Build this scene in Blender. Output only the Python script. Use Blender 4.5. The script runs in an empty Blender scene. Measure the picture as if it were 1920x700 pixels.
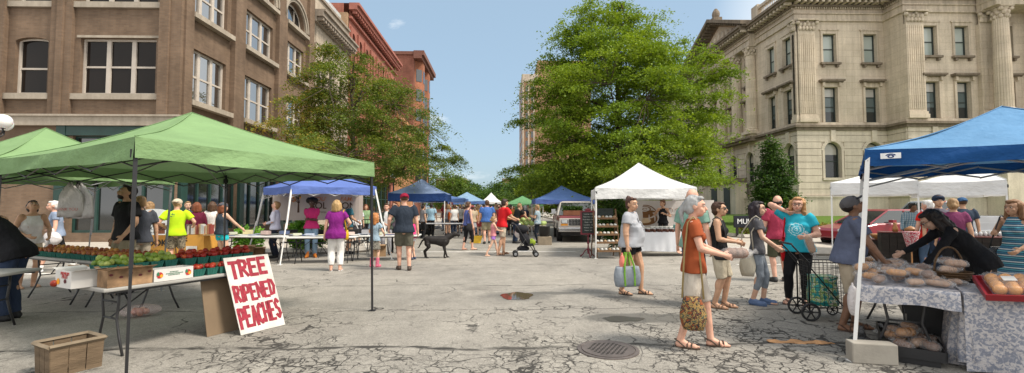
import bpy, math, random
import numpy as np
from mathutils import Vector, Matrix
sc = bpy.context.scene
C = sc.collection
PI = math.pi
R = math.radians
rnd = random.Random(7)

# ---------------------------------------------------------------- camera, sky, sun, exposure
F = 850.0; EYE = 1.57
PITCH = math.atan(38/F); YAW = math.atan(20/F)
cd = bpy.data.cameras.new('camera'); cam = bpy.data.objects.new('camera', cd); C.objects.link(cam)
cam.location = (0, 0, EYE); cam.rotation_euler = (PI/2 + PITCH, 0, -YAW)
cd.sensor_width = 36; cd.lens = F/1920*36; cd.clip_start = .05; cd.clip_end = 3000
sc.camera = cam
SUN_EL, SUN_AZ = R(54), R(112)          # azimuth clockwise from +Y
W = bpy.data.worlds.new('World'); sc.world = W; W.use_nodes = True
nt = W.node_tree; bg = nt.nodes['Background']
sky = nt.nodes.new('ShaderNodeTexSky'); sky.sky_type = 'NISHITA'; sky.sun_disc = False
sky.sun_elevation = SUN_EL; sky.sun_rotation = SUN_AZ; sky.air_density = 1.0; sky.dust_density = 2.2; sky.ozone_density = 2.0; sky.altitude = 100
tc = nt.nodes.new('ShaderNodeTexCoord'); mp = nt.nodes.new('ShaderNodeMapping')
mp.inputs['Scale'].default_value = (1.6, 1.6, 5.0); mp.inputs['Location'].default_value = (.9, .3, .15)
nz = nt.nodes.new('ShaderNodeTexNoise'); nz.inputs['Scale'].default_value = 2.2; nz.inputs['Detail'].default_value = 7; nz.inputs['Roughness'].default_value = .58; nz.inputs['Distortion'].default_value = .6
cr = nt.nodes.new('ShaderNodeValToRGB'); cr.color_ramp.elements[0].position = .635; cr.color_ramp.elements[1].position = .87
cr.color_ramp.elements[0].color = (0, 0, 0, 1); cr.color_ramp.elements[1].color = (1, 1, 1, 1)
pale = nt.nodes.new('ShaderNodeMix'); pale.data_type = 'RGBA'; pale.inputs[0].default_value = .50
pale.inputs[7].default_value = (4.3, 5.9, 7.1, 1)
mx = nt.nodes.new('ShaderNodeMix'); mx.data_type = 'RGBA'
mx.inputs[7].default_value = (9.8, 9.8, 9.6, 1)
nt.links.new(tc.outputs['Generated'], mp.inputs[0]); nt.links.new(mp.outputs[0], nz.inputs[0]); nt.links.new(nz.outputs[0], cr.inputs[0])
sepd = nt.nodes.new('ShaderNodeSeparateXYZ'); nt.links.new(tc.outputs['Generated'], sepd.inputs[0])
def _m(op, a, b, clamp=False):
    m = nt.nodes.new('ShaderNodeMath'); m.operation = op; m.use_clamp = clamp
    for i, x in enumerate((a, b)):
        if isinstance(x, (int, float)): m.inputs[i].default_value = x
        else: nt.links.new(x, m.inputs[i])
    return m.outputs[0]
# broken bright cloud overhead and behind the viewer, clear sky down the street
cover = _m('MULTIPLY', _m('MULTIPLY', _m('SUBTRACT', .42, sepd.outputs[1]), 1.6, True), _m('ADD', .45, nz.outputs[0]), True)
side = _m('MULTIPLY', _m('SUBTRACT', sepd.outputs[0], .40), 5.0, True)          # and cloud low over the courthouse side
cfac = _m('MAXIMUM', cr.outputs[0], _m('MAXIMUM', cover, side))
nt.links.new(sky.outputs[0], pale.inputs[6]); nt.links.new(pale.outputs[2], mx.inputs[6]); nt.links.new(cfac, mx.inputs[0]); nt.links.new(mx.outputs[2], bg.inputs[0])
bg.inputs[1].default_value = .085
sd = bpy.data.lights.new('sun', 'SUN'); so = bpy.data.objects.new('sun', sd); C.objects.link(so)
sd.energy = 2.9; sd.angle = R(13); sd.color = (1, .92, .80)
so.rotation_euler = Vector((math.sin(SUN_AZ)*math.cos(SUN_EL), math.cos(SUN_AZ)*math.cos(SUN_EL), math.sin(SUN_EL))).to_track_quat('Z', 'Y').to_euler()
sc.view_settings.view_transform = 'Standard'; sc.view_settings.look = 'None'; sc.view_settings.gamma = 1
sc.view_settings.exposure = .74
sc.cycles.max_bounces = 6; sc.cycles.diffuse_bounces = 3; sc.cycles.glossy_bounces = 3; sc.cycles.transparent_max_bounces = 12
sc.cycles.use_denoising = True

# pixel of the 1920x700 photograph -> where that ray meets a plane of the world (used to measure the place)
_r = Vector((math.cos(YAW), -math.sin(YAW), 0)); _f = Vector((math.sin(YAW)*math.cos(PITCH), math.cos(YAW)*math.cos(PITCH), math.sin(PITCH)))
_u = Vector((-math.sin(YAW)*math.sin(PITCH), -math.cos(YAW)*math.sin(PITCH), math.cos(PITCH)))
def ray(px, py): return _r*((px-960)/F) + _u*((350-py)/F) + _f
def G(px, py, z=0.0):
    d = ray(px, py); t = (z-EYE)/d.z; return Vector((d.x*t, d.y*t, z))
def D(px, py, Y):
    d = ray(px, py); t = Y/d.y; return Vector((d.x*t, Y, EYE+d.z*t))
def SX(px, py, X):
    d = ray(px, py); t = X/d.x; return Vector((X, d.y*t, EYE+d.z*t))

# ---------------------------------------------------------------- helpers
def tag(o, label=None, cat=None, group=None, kind=None):
    if label: o['label'] = label
    if cat: o['category'] = cat
    if group: o['group'] = group
    if kind: o['kind'] = kind
    return o
def thing(name, label, cat, loc=(0, 0, 0), rz=0, group=None):
    o = bpy.data.objects.new(name, None); C.objects.link(o); o.empty_display_size = .1
    o.location = loc; o.rotation_euler = (0, 0, rz)
    return tag(o, label, cat, group)
def copy_tree(o, parent=None):
    c = o.copy(); C.objects.link(c); c.parent = parent
    for ch in o.children: copy_tree(ch, c)
    return c

class MB:
    def __init__(s): s.v = []; s.f = []; s.m = []; s.k = 0; s.M = None
    def add(s, vs, fs):
        n = len(s.v)
        if s.M is not None: vs = [s.M @ Vector(p) for p in vs]
        s.v.extend([tuple(p) for p in vs]); s.f.extend([tuple(i+n for i in f) for f in fs]); s.m.extend([s.k]*len(fs))
    def box(s, x0, x1, y0, y1, z0, z1):
        s.add([(x0,y0,z0),(x1,y0,z0),(x1,y1,z0),(x0,y1,z0),(x0,y0,z1),(x1,y0,z1),(x1,y1,z1),(x0,y1,z1)],
              [(0,3,2,1),(4,5,6,7),(0,1,5,4),(1,2,6,5),(2,3,7,6),(3,0,4,7)])
    def quad(s, a, b, c, d): s.add([a, b, c, d], [(0,1,2,3)])
    def tube(s, pts, r, n=8, cap=True, sx=1.0):
        pts = [Vector(p) for p in pts]; rr = r if isinstance(r, (list, tuple)) else [r]*len(pts)
        vs = []; fs = []; prev = None
        for i, p in enumerate(pts):
            t = (pts[min(i+1, len(pts)-1)]-pts[max(i-1, 0)])
            if t.length < 1e-9: t = Vector((0,0,1))
            t.normalize()
            if prev is None:
                a = Vector((0,0,1)) if abs(t.z) < .95 else Vector((0,1,0))
                x = t.cross(a).normalized()
            else:
                x = (prev - t*prev.dot(t)); x = x.normalized() if x.length > 1e-6 else t.orthogonal().normalized()
            prev = x; y = t.cross(x)
            for j in range(n):
                a = 2*PI*j/n
                vs.append(p + (x*math.cos(a)*sx + y*math.sin(a))*rr[i])
        for i in range(len(pts)-1):
            for j in range(n):
                k = (j+1) % n
                fs.append((i*n+j, i*n+k, (i+1)*n+k, (i+1)*n+j))
        if cap:
            fs.append(tuple(range(n-1, -1, -1))); m = (len(pts)-1)*n; fs.append(tuple(m+j for j in range(n)))
        s.add(vs, fs)
    def loft(s, rings, cap=True):        # rings of equal length, ccw seen from above
        n = len(rings[0]); vs = [p for r in rings for p in r]; fs = []
        for i in range(len(rings)-1):
            for j in range(n):
                k = (j+1) % n
                fs.append((i*n+j, i*n+k, (i+1)*n+k, (i+1)*n+j))
        if cap:
            fs.append(tuple(range(n-1, -1, -1))); m = (len(rings)-1)*n; fs.append(tuple(m+j for j in range(n)))
        s.add(vs, fs)
    def lathe(s, prof, c=(0, 0, 0), n=16, ax='z', sy=1.0):   # prof: (radius, height)
        rings = []
        for r, h in prof:
            ring = []
            for j in range(n):
                a = 2*PI*j/n
                if ax == 'z': ring.append((c[0]+r*math.cos(a), c[1]+r*math.sin(a)*sy, c[2]+h))
                elif ax == 'x': ring.append((c[0]+h, c[1]+r*math.cos(a), c[2]+r*math.sin(a)))
                else: ring.append((c[0]+r*math.sin(a), c[1]+h, c[2]+r*math.cos(a)))
            rings.append(ring)
        s.loft(rings)
    def ell(s, c, r, n=12, m=8, rot=None):
        c = Vector(c); vs = []; fs = []
        rx, ry, rz = r if isinstance(r, (tuple, list)) else (r, r, r)
        vs.append(Vector((0, 0, -rz)))
        for i in range(1, m):
            t = -PI/2 + PI*i/m
            for j in range(n):
                a = 2*PI*j/n
                vs.append(Vector((rx*math.cos(t)*math.cos(a), ry*math.cos(t)*math.sin(a), rz*math.sin(t))))
        vs.append(Vector((0, 0, rz)))
        if rot is not None: vs = [rot @ p for p in vs]
        vs = [p+c for p in vs]
        for j in range(n): fs.append((0, 1+(j+1) % n, 1+j))
        for i in range(m-2):
            for j in range(n):
                k = (j+1) % n; a = 1+i*n; b = a+n
                fs.append((a+j, a+k, b+k, b+j))
        L = len(vs)-1; a = 1+(m-2)*n
        for j in range(n): fs.append((a+j, a+(j+1) % n, L))
        s.add(vs, fs)
    def capsule(s, a, b, ra, rb, n=10, sx=1.0):
        a = Vector(a); b = Vector(b); d = b-a; L = d.length
        if L < 1e-6: s.ell(a, ra); return
        d /= L; pts = []; rr = []
        for t in (-.98, -.85, -.5, 0): pts.append(a + d*ra*t); rr.append(ra*math.sqrt(max(0, 1-t*t)))
        for t in (0, .5, .85, .98): pts.append(b + d*rb*t); rr.append(rb*math.sqrt(max(0, 1-t*t)))
        s.tube(pts, rr, n, True, sx)
    def mesh(s, name, mats, smooth=False):
        me = bpy.data.meshes.new(name); me.from_pydata(s.v, [], s.f)
        for m in (mats if isinstance(mats, (list, tuple)) else [mats]): me.materials.append(m)
        if any(s.m): me.polygons.foreach_set('material_index', s.m)
        if smooth: me.polygons.foreach_set('use_smooth', [True]*len(s.f))
        me.update(); return me
    def build(s, name, mats, parent=None, smooth=False, label=None, cat=None, group=None, kind=None, bevel=0, loc=None, rz=0):
        o = bpy.data.objects.new(name, s.mesh(name, mats, smooth)); C.objects.link(o)
        if parent is not None: o.parent = parent
        if loc is not None: o.location = loc
        if rz: o.rotation_euler = (0, 0, rz)
        if bevel:
            b = o.modifiers.new('b', 'BEVEL'); b.width = bevel; b.segments = 2; b.limit_method = 'ANGLE'; b.angle_limit = R(40)
        return tag(o, label, cat, group, kind)

def bar(mb, a, b, w, h=None):            # square bar
    mb.tube([a, b], (h or w)/1.414, 4)

# ---------------------------------------------------------------- materials
MATS = {}
def nodes(name):
    m = bpy.data.materials.new(name); m.use_nodes = True
    return m, m.node_tree, m.node_tree.nodes['Principled BSDF']
def N(nt, t, **kw):
    n = nt.nodes.new(t)
    for k, v in kw.items():
        if k in n.inputs: n.inputs[k].default_value = v
        else: setattr(n, k, v)
    return n
def ramp(nt, src, stops):
    c = nt.nodes.new('ShaderNodeValToRGB'); e = c.color_ramp.elements
    while len(e) < len(stops): e.new(.5)
    for i, (p, col) in enumerate(stops): e[i].position = p; e[i].color = (*col, 1) if len(col) == 3 else col
    nt.links.new(src, c.inputs[0]); return c.outputs[0]
def mixc(nt, fac, a, b, blend='MIX'):
    m = nt.nodes.new('ShaderNodeMix'); m.data_type = 'RGBA'; m.blend_type = blend
    for i, x in ((0, fac), (6, a), (7, b)):
        if isinstance(x, (int, float)): m.inputs[i].default_value = x
        elif isinstance(x, tuple): m.inputs[i].default_value = (*x, 1) if len(x) == 3 else x
        else: nt.links.new(x, m.inputs[i])
    return m.outputs[2]
def math_(nt, op, a, b=0.0, c=None, clamp=False):
    m = nt.nodes.new('ShaderNodeMath'); m.operation = op; m.use_clamp = clamp
    for i, x in enumerate((a, b) if c is None else (a, b, c)):
        if isinstance(x, (int, float)): m.inputs[i].default_value = x
        else: nt.links.new(x, m.inputs[i])
    return m.outputs[0]
def coord(nt, scale=(1, 1, 1), loc=(0, 0, 0), kind='Object'):
    t = nt.nodes.new('ShaderNodeTexCoord'); m = nt.nodes.new('ShaderNodeMapping')
    m.inputs['Scale'].default_value = scale; m.inputs['Location'].default_value = loc
    nt.links.new(t.outputs[kind], m.inputs[0]); return m.outputs[0]
def bump(nt, b, h, strength=.3, dist=.01):
    n = nt.nodes.new('ShaderNodeBump'); n.inputs['Strength'].default_value = strength; n.inputs['Distance'].default_value = dist
    nt.links.new(h, n.inputs['Height']); nt.links.new(n.outputs[0], b.inputs['Normal'])
def noise(nt, vec, scale, detail=4, rough=.55, dist=0):
    n = N(nt, 'ShaderNodeTexNoise'); n.inputs['Scale'].default_value = scale; n.inputs['Detail'].default_value = detail
    n.inputs['Roughness'].default_value = rough; n.inputs['Distortion'].default_value = dist
    nt.links.new(vec, n.inputs[0]); return n.outputs[0]
def mat(name, col, rough=.7, var=.18, scale=6, bscale=40, bs=.25, metal=0, spec=.4, dist=.004, stretch=(1, 1, 1), trans=0, sheen=0):
    key = (name, tuple(col), rough, var, scale, bs, metal, trans, stretch, bscale)
    if key in MATS: return MATS[key]
    m, nt, b = nodes(name)
    v = coord(nt, stretch); n = noise(nt, v, scale, 5)
    lo = tuple(c*(1-var) for c in col); hi = tuple(min(1, c*(1+var)) for c in col)
    c = ramp(nt, n, [(.3, lo), (.7, hi)])
    nt.links.new(c, b.inputs['Base Color']); b.inputs['Roughness'].default_value = rough
    b.inputs['Metallic'].default_value = metal; b.inputs['Specular IOR Level'].default_value = spec
    if bs: bump(nt, b, noise(nt, v, bscale, 4), bs, dist)
    if trans:
        out = nt.nodes['Material Output']; t = nt.nodes.new('ShaderNodeBsdfTranslucent'); nt.links.new(c, t.inputs[0])
        s = nt.nodes.new('ShaderNodeMixShader'); s.inputs[0].default_value = trans
        nt.links.new(b.outputs[0], s.inputs[1]); nt.links.new(t.outputs[0], s.inputs[2]); nt.links.new(s.outputs[0], out.inputs[0])
    MATS[key] = m; return m
def cloth(name, col, rough=.85): return mat(name, col, rough, .16, 6, 13, .9, 0, .2, .03, (1, 1, .6))
def skin(col): return mat('skin', col, .55, .17, 9, 60, .15, 0, .3)
def brick(name, c1, c2, mortar, sc_=1.0, weather=.35):
    if name in MATS: return MATS[name]
    m, nt, b = nodes(name)
    t = nt.nodes.new('ShaderNodeTexCoord'); sep = nt.nodes.new('ShaderNodeSeparateXYZ'); nt.links.new(t.outputs['Object'], sep.inputs[0])
    cmb = nt.nodes.new('ShaderNodeCombineXYZ'); nt.links.new(math_(nt, 'ADD', sep.outputs[0], sep.outputs[1]), cmb.inputs[0]); nt.links.new(sep.outputs[2], cmb.inputs[1])
    br = nt.nodes.new('ShaderNodeTexBrick'); nt.links.new(cmb.outputs[0], br.inputs[0])
    br.inputs['Color1'].default_value = (*c1, 1); br.inputs['Color2'].default_value = (*c2, 1); br.inputs['Mortar'].default_value = (*mortar, 1)
    br.inputs['Scale'].default_value = 1; br.inputs['Brick Width'].default_value = .215*sc_; br.inputs['Row Height'].default_value = .075*sc_; br.inputs['Mortar Size'].default_value = .008*sc_; br.inputs['Mortar Smooth'].default_value = .3
    n = noise(nt, t.outputs['Object'], .6, 7, .6); n2 = noise(nt, coord(nt, (2.5, 2.5, .18)), 1.4, 5)
    c = mixc(nt, 1.0, br.outputs[0], ramp(nt, n, [(.3, (1-weather,)*3), (.7, (1.1, 1.1, 1.1))]), 'MULTIPLY')
    c = mixc(nt, .5, c, ramp(nt, n2, [(.3, (.7, .68, .66)), (.65, (1.05, 1.05, 1.05))]), 'MULTIPLY')
    nt.links.new(c, b.inputs['Base Color']); b.inputs['Roughness'].default_value = .9; b.inputs['Specular IOR Level'].default_value = .2
    bump(nt, b, br.outputs[1], -.3, .01)
    MATS[name] = m; return m
def stone(name, col, block=(0, 0), streak=.35):
    if name in MATS: return MATS[name]
    m, nt, b = nodes(name)
    t = nt.nodes.new('ShaderNodeTexCoord')
    n = noise(nt, t.outputs['Object'], .7, 8, .6); n2 = noise(nt, coord(nt, (3, 3, .15)), 1.2, 6, .6); n3 = noise(nt, t.outputs['Object'], 12, 4)
    c = mixc(nt, 1.0, ramp(nt, n, [(.3, tuple(x*.82 for x in col)), (.7, tuple(x*1.1 for x in col))]), ramp(nt, n3, [(.3, (.9,)*3), (.7, (1.06,)*3)]), 'MULTIPLY')
    c = mixc(nt, streak, c, ramp(nt, n2, [(.32, (.45, .42, .38)), (.6, (1.05, 1.05, 1.05))]), 'MULTIPLY')
    if block[0]:
        sep = nt.nodes.new('ShaderNodeSeparateXYZ'); nt.links.new(t.outputs['Object'], sep.inputs[0])
        cmb = nt.nodes.new('ShaderNodeCombineXYZ'); nt.links.new(math_(nt, 'ADD', sep.outputs[0], sep.outputs[1]), cmb.inputs[0]); nt.links.new(sep.outputs[2], cmb.inputs[1])
        br = nt.nodes.new('ShaderNodeTexBrick'); nt.links.new(cmb.outputs[0], br.inputs[0])
        br.inputs['Color1'].default_value = (1, 1, 1, 1); br.inputs['Color2'].default_value = (.93, .925, .91, 1); br.inputs['Mortar'].default_value = (.77, .74, .70, 1)
        br.inputs['Scale'].default_value = 1; br.inputs['Brick Width'].default_value = block[0]; br.inputs['Row Height'].default_value = block[1]; br.inputs['Mortar Size'].default_value = .012
        c = mixc(nt, 1.0, c, br.outputs[0], 'MULTIPLY')
    nt.links.new(c, b.inputs['Base Color']); b.inputs['Roughness'].default_value = .88; b.inputs['Specular IOR Level'].default_value = .2
    bump(nt, b, n3, .25, .01); MATS[name] = m; return m
def glass(name='window_glass', col=(.02, .025, .028), rough=.04):
    if name in MATS: return MATS[name]
    m, nt, b = nodes(name); b.inputs['Base Color'].default_value = (*col, 1); b.inputs['Roughness'].default_value = rough
    b.inputs['Specular IOR Level'].default_value = .8; b.inputs['IOR'].default_value = 1.75
    v = coord(nt); bump(nt, b, noise(nt, v, .9, 2), .04, .05)
    MATS[name] = m; return m
WORK = bpy.data.scenes.new('workbench')      # a scene of its own, so that evaluating one mesh stays quick
def evaluated(o):
    WORK.collection.objects.link(o); vl = WORK.view_layers[0]; vl.update(); dg = vl.depsgraph; dg.update()
    me = bpy.data.meshes.new_from_object(o.evaluated_get(dg), depsgraph=dg); WORK.collection.objects.unlink(o); return me
def text(name, s, size, M, m, parent=None, ext=.002, align='CENTER', bold=0, sx=1.0, shear=0):
    cu = bpy.data.curves.new(name, 'FONT'); cu.body = s; cu.size = size; cu.extrude = ext; cu.align_x = align; cu.align_y = 'CENTER'; cu.offset = bold; cu.shear = shear
    o = bpy.data.objects.new(name, cu); me = evaluated(o); bpy.data.objects.remove(o)
    me.materials.clear(); me.materials.append(m)
    o = bpy.data.objects.new(name, me); C.objects.link(o)
    if parent is not None: o.parent = parent
    o.matrix_local = M @ Matrix.Diagonal((sx, 1, 1, 1)); return o
def frame(o, x, z):    # matrix with local x, local y (=z arg), origin o ; text lies in x/y plane
    x = Vector(x).normalized(); z = Vector(z).normalized(); n = x.cross(z)
    M = Matrix.Identity(4)
    for i in range(3): M[i][0] = x[i]; M[i][1] = z[i]; M[i][2] = n[i]; M[i][3] = o[i]
    return M
# folded / wrinkled displacement made of a few sine waves
def waves(P, seed, freq, k=6, an=(1, 1, 1)):
    rs = np.random.RandomState(seed); out = np.zeros(len(P))
    for i in range(k):
        d = rs.normal(size=3)*np.array(an); d /= np.linalg.norm(d)+1e-9; f = freq*(.6+1.4*rs.rand()); out += np.sin(P@d*f + rs.rand()*7 + 1.5*np.sin(P@rs.normal(size=3)*freq*.35))
    return out/k
# ================================================================ ground
def asphalt():
    m, nt, b = nodes('asphalt')
    t = nt.nodes.new('ShaderNodeTexCoord'); o = t.outputs['Object']
    sep = nt.nodes.new('ShaderNodeSeparateXYZ'); nt.links.new(o, sep.inputs[0])
    fine = noise(nt, o, 90, 3, .7); mid = noise(nt, o, 2.2, 6, .65); big = noise(nt, o, .28, 4, .5)
    c = mixc(nt, 1.0, ramp(nt, mid, [(.3, (.26, .242, .215)), (.7, (.36, .337, .30))]), ramp(nt, fine, [(.32, (.55,)*3), (.6, (1.12,)*3)]), 'MULTIPLY')
    c = mixc(nt, 1.0, c, ramp(nt, big, [(.35, (.82, .82, .82)), (.65, (1.08, 1.07, 1.05))]), 'MULTIPLY')
    grit = N(nt, 'ShaderNodeTexVoronoi'); grit.inputs['Scale'].default_value = 55; nt.links.new(o, grit.inputs[0])
    c = mixc(nt, .6, c, ramp(nt, grit.outputs['Color'], [(.2, (.72,)*3), (.8, (1.2,)*3)]), 'MULTIPLY')
    # distorted coordinates for cracks
    def crack(scale, width, seed, dist=.35, smooth_=False):
        nn = N(nt, 'ShaderNodeTexNoise'); nn.inputs['Scale'].default_value = scale*1.3; nn.inputs['Detail'].default_value = 4
        mpn = nt.nodes.new('ShaderNodeMapping'); mpn.inputs['Location'].default_value = (seed, seed*.7, 0); nt.links.new(o, mpn.inputs[0]); nt.links.new(mpn.outputs[0], nn.inputs[0])
        va = nt.nodes.new('ShaderNodeVectorMath'); va.operation = 'SCALE'; nt.links.new(nn.outputs[1], va.inputs[0]); va.inputs['Scale'].default_value = dist/scale*2.2
        vb = nt.nodes.new('ShaderNodeVectorMath'); vb.operation = 'ADD'; nt.links.new(mpn.outputs[0], vb.inputs[0]); nt.links.new(va.outputs[0], vb.inputs[1])
        vo = N(nt, 'ShaderNodeTexVoronoi'); vo.feature = 'DISTANCE_TO_EDGE'; vo.inputs['Scale'].default_value = scale; nt.links.new(vb.outputs[0], vo.inputs[0])
        wn = noise(nt, o, 3.1, 4, .6)
        w = math_(nt, 'MULTIPLY', width*scale, ramp(nt, wn, [(.35, (.25,)*3), (.7, (1.7,)*3)]))
        return math_(nt, 'SUBTRACT', 1.0, math_(nt, 'DIVIDE', vo.outputs[0], w, clamp=True), clamp=True)
    # where alligator cracking lives: near the viewer, heavier to the right, and patchy elsewhere
    dn = noise(nt, o, .55, 4, .6)
    near = nt.nodes.new('ShaderNodeMapRange'); nt.links.new(math_(nt, 'SUBTRACT', sep.outputs[1], math_(nt, 'MULTIPLY', sep.outputs[0], .35)), near.inputs[0])
    near.inputs[1].default_value = 9.6; near.inputs[2].default_value = 3.0; near.inputs[3].default_value = -.09; near.inputs[4].default_value = .185
    area = math_(nt, 'MULTIPLY', math_(nt, 'SUBTRACT', math_(nt, 'ADD', dn, near.outputs[0]), .535), 9.0, clamp=True)
    k1 = math_(nt, 'MULTIPLY', crack(4.2, .0115, 3.1, .5), area)
    k2 = math_(nt, 'MULTIPLY', crack(2.0, .017, 7.7, .6), math_(nt, 'MULTIPLY', math_(nt, 'SUBTRACT', math_(nt, 'ADD', noise(nt, o, .4, 3), near.outputs[0]), .50), 7.0, clamp=True))
    k3 = math_(nt, 'MULTIPLY', crack(.33, .020, 1.9, .55), ramp(nt, noise(nt, o, .8, 3), [(.42, (0,)*3), (.6, (.9,)*3)]))
    k4 = math_(nt, 'MULTIPLY', crack(8.5, .009, 5.1, .5), math_(nt, 'MULTIPLY', area, ramp(nt, noise(nt, o, 1.3, 3), [(.44, (0,)*3), (.56, (.9,)*3)])))
    k = math_(nt, 'MAXIMUM', math_(nt, 'MAXIMUM', k1, k2), math_(nt, 'MAXIMUM', k3, k4))
    # long seams across the street (paving joints), wandering a little
    wob = math_(nt, 'MULTIPLY', math_(nt, 'SUBTRACT', noise(nt, o, .35, 5, .6), .5), 1.0)
    for yy, wd in ((5.15, .075), (7.0, .025), (9.15, .03), (12.3, .03), (17.8, .04)):
        d = math_(nt, 'ABSOLUTE', math_(nt, 'SUBTRACT', math_(nt, 'ADD', sep.outputs[1], wob), yy))
        s = math_(nt, 'SUBTRACT', 1.0, math_(nt, 'DIVIDE', d, wd, clamp=True), clamp=True)
        s = math_(nt, 'MULTIPLY', s, ramp(nt, noise(nt, coord(nt, (1, 4, 1)), 2.4, 5, .7), [(.38, (.1,)*3), (.6, (1,)*3)]))
        k = math_(nt, 'MAXIMUM', k, s)
    # dirt that gathers around the worst cracking
    stain = math_(nt, 'MULTIPLY', area, ramp(nt, noise(nt, o, 1.7, 6, .7), [(.48, (0,)*3), (.7, (.75,)*3)]))
    c = mixc(nt, math_(nt, 'MULTIPLY', stain, .6), c, (.12, .11, .10))
    c = mixc(nt, ramp(nt, k, [(.05, (0,)*3), (.55, (.93,)*3)]), c, (.028, .026, .024))
    # old oil drips and tar smears
    oil = ramp(nt, noise(nt, coord(nt, (1, .6, 1), (4, 9, 0)), .9, 7, .72, .4), [(.56, (0,)*3), (.70, (.55,)*3)]); c = mixc(nt, oil, c, (.13, .12, .105))
    spots = N(nt, 'ShaderNodeTexVoronoi'); spots.inputs['Scale'].default_value = 3.2; nt.links.new(o, spots.inputs[0])
    c = mixc(nt, ramp(nt, spots.outputs['Distance'], [(.05, (.5,)*3), (.11, (0,)*3)]), c, (.07, .065, .06))
    # damp patches
    def damp(cx, cy, rx, ry):
        dx = math_(nt, 'DIVIDE', math_(nt, 'SUBTRACT', sep.outputs[0], cx), rx); dy = math_(nt, 'DIVIDE', math_(nt, 'SUBTRACT', sep.outputs[1], cy), ry)
        rr = math_(nt, 'ADD', math_(nt, 'MULTIPLY', dx, dx), math_(nt, 'MULTIPLY', dy, dy))
        rr = math_(nt, 'ADD', rr, math_(nt, 'MULTIPLY', math_(nt, 'SUBTRACT', noise(nt, o, 4, 4), .5), 1.3))
        return math_(nt, 'SUBTRACT', 1.0, math_(nt, 'DIVIDE', rr, 1.0, clamp=True), clamp=True)
    dm = math_(nt, 'MAXIMUM', damp(1.95, 6.45, .95, .32), math_(nt, 'MULTIPLY', damp(.3, 8.05, .75, .5), .45))
    dm = math_(nt, 'MAXIMUM', dm, math_(nt, 'MULTIPLY', damp(.85, 8.3, .6, .18), .8))
    dmf = ramp(nt, dm, [(.02, (0,)*3), (.45, (1,)*3)])
    c = mixc(nt, math_(nt, 'MULTIPLY', dmf, .8), c, (.10, .095, .085))
    nt.links.new(c, b.inputs['Base Color'])
    nt.links.new(math_(nt, 'SUBTRACT', .92, math_(nt, 'MULTIPLY', dmf, .3)), b.inputs['Roughness']); b.inputs['Specular IOR Level'].default_value = .3
    h = math_(nt, 'SUBTRACT', math_(nt, 'MULTIPLY', fine, .25), k); bump(nt, b, h, .6, .012)
    return m
ASPH = asphalt()
g = MB(); g.quad((-400, -60, 0), (400, -60, 0), (400, 900, 0), (-400, 900, 0)); g.build('street', ASPH, kind='structure')
CONC = mat('sidewalk_concrete', (.42, .38, .33), .9, .12, 1.2, 60, .3)
CURB = mat('kerb_concrete', (.38, .35, .31), .9, .2, 2.5, 50, .4)
def slab(name, pts, z0, z1, m):
    s = MB(); n = len(pts)
    s.add([(x, y, z0) for x, y in pts]+[(x, y, z1) for x, y in pts], [tuple(range(n-1, -1, -1)), tuple(n+i for i in range(n))]+[(i, (i+1) % n, n+(i+1) % n, n+i) for i in range(n)])
    return s.build(name, m, kind='structure')
slab('sidewalk', [(-60, 15.5), (-5.4, 15.5), (-4.9, 16.1), (-4.9, 90), (-60, 90)], -.05, .13, CONC)
k = MB(); k.M = None
for (a, b) in (((-60, 15.35), (-5.35, 15.35)), ((-5.35, 15.35), (-4.75, 16.0)), ((-4.75, 16.0), (-4.75, 90))):
    a = Vector((*a, .07)); b = Vector((*b, .07)); k.tube([a, b], .105, 4)
k.build('kerb', CURB, kind='structure')
slab('sidewalk', [(7.6, 14.6), (80, 14.6), (80, 20.7), (11.3, 20.7), (11.3, 90), (6.5, 90), (6.5, 16)], -.05, .125, CONC)
k = MB()
for (a, b) in (((7.5, 14.45), (80, 14.45)), ((7.5, 14.45), (6.35, 15.9)), ((6.35, 15.9), (6.35, 90))):
    k.tube([Vector((*a, .07)), Vector((*b, .07))], .105, 4)
for (a, b) in (((11.2, 20.8), (80, 20.8)), ((11.2, 20.8), (11.2, 60))):
    k.tube([Vector((*a, .17)), Vector((*b, .17))], .13, 4)
k.build('kerb', CURB, kind='structure')
# lawn bank rising to the courthouse
LAWN = mat('lawn_grass', (.10, .16, .03), .95, .35, 5, 120, .8, 0, .1, .03)
l = MB(); NX, NY = 60, 14
def lz(y): return .14 + .72*max(0, min(1, (y-20.9)/12.5))**.8
vs = [(11.2+i*69/NX, 20.9+j*44/NY, lz(20.9+j*44/NY)) for j in range(NY+1) for i in range(NX+1)]
l.add(vs, [(j*(NX+1)+i, j*(NX+1)+i+1, (j+1)*(NX+1)+i+1, (j+1)*(NX+1)+i) for j in range(NY) for i in range(NX)])
l.add([(11.2,20.9,-.02),(80.2,20.9,-.02),(80.2,20.9,.14),(11.2,20.9,.14)],[(0,1,2,3)])
for j in range(NY):
    y0,y1=20.9+j*44/NY,20.9+(j+1)*44/NY
    l.add([(11.2,y0,-.02),(11.2,y0,lz(y0)),(11.2,y1,lz(y1)),(11.2,y1,-.02)],[(0,1,2,3)])
l.build('lawn', LAWN, kind='structure')
LINE = mat('worn_road_paint', (.62, .6, .56), .8, .3, 7, 50, .3)
p = MB()
for (x0, x1, y, w) in ((-12, -7.9, 10.9, .12), (-2.8, 2.6, 15.9, .10), (6.4, 9.5, 12.2, .10)):
    p.box(x0, x1, y, y+w, -.02, .004)
p.build('road_marking', LINE, kind='structure')
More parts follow.
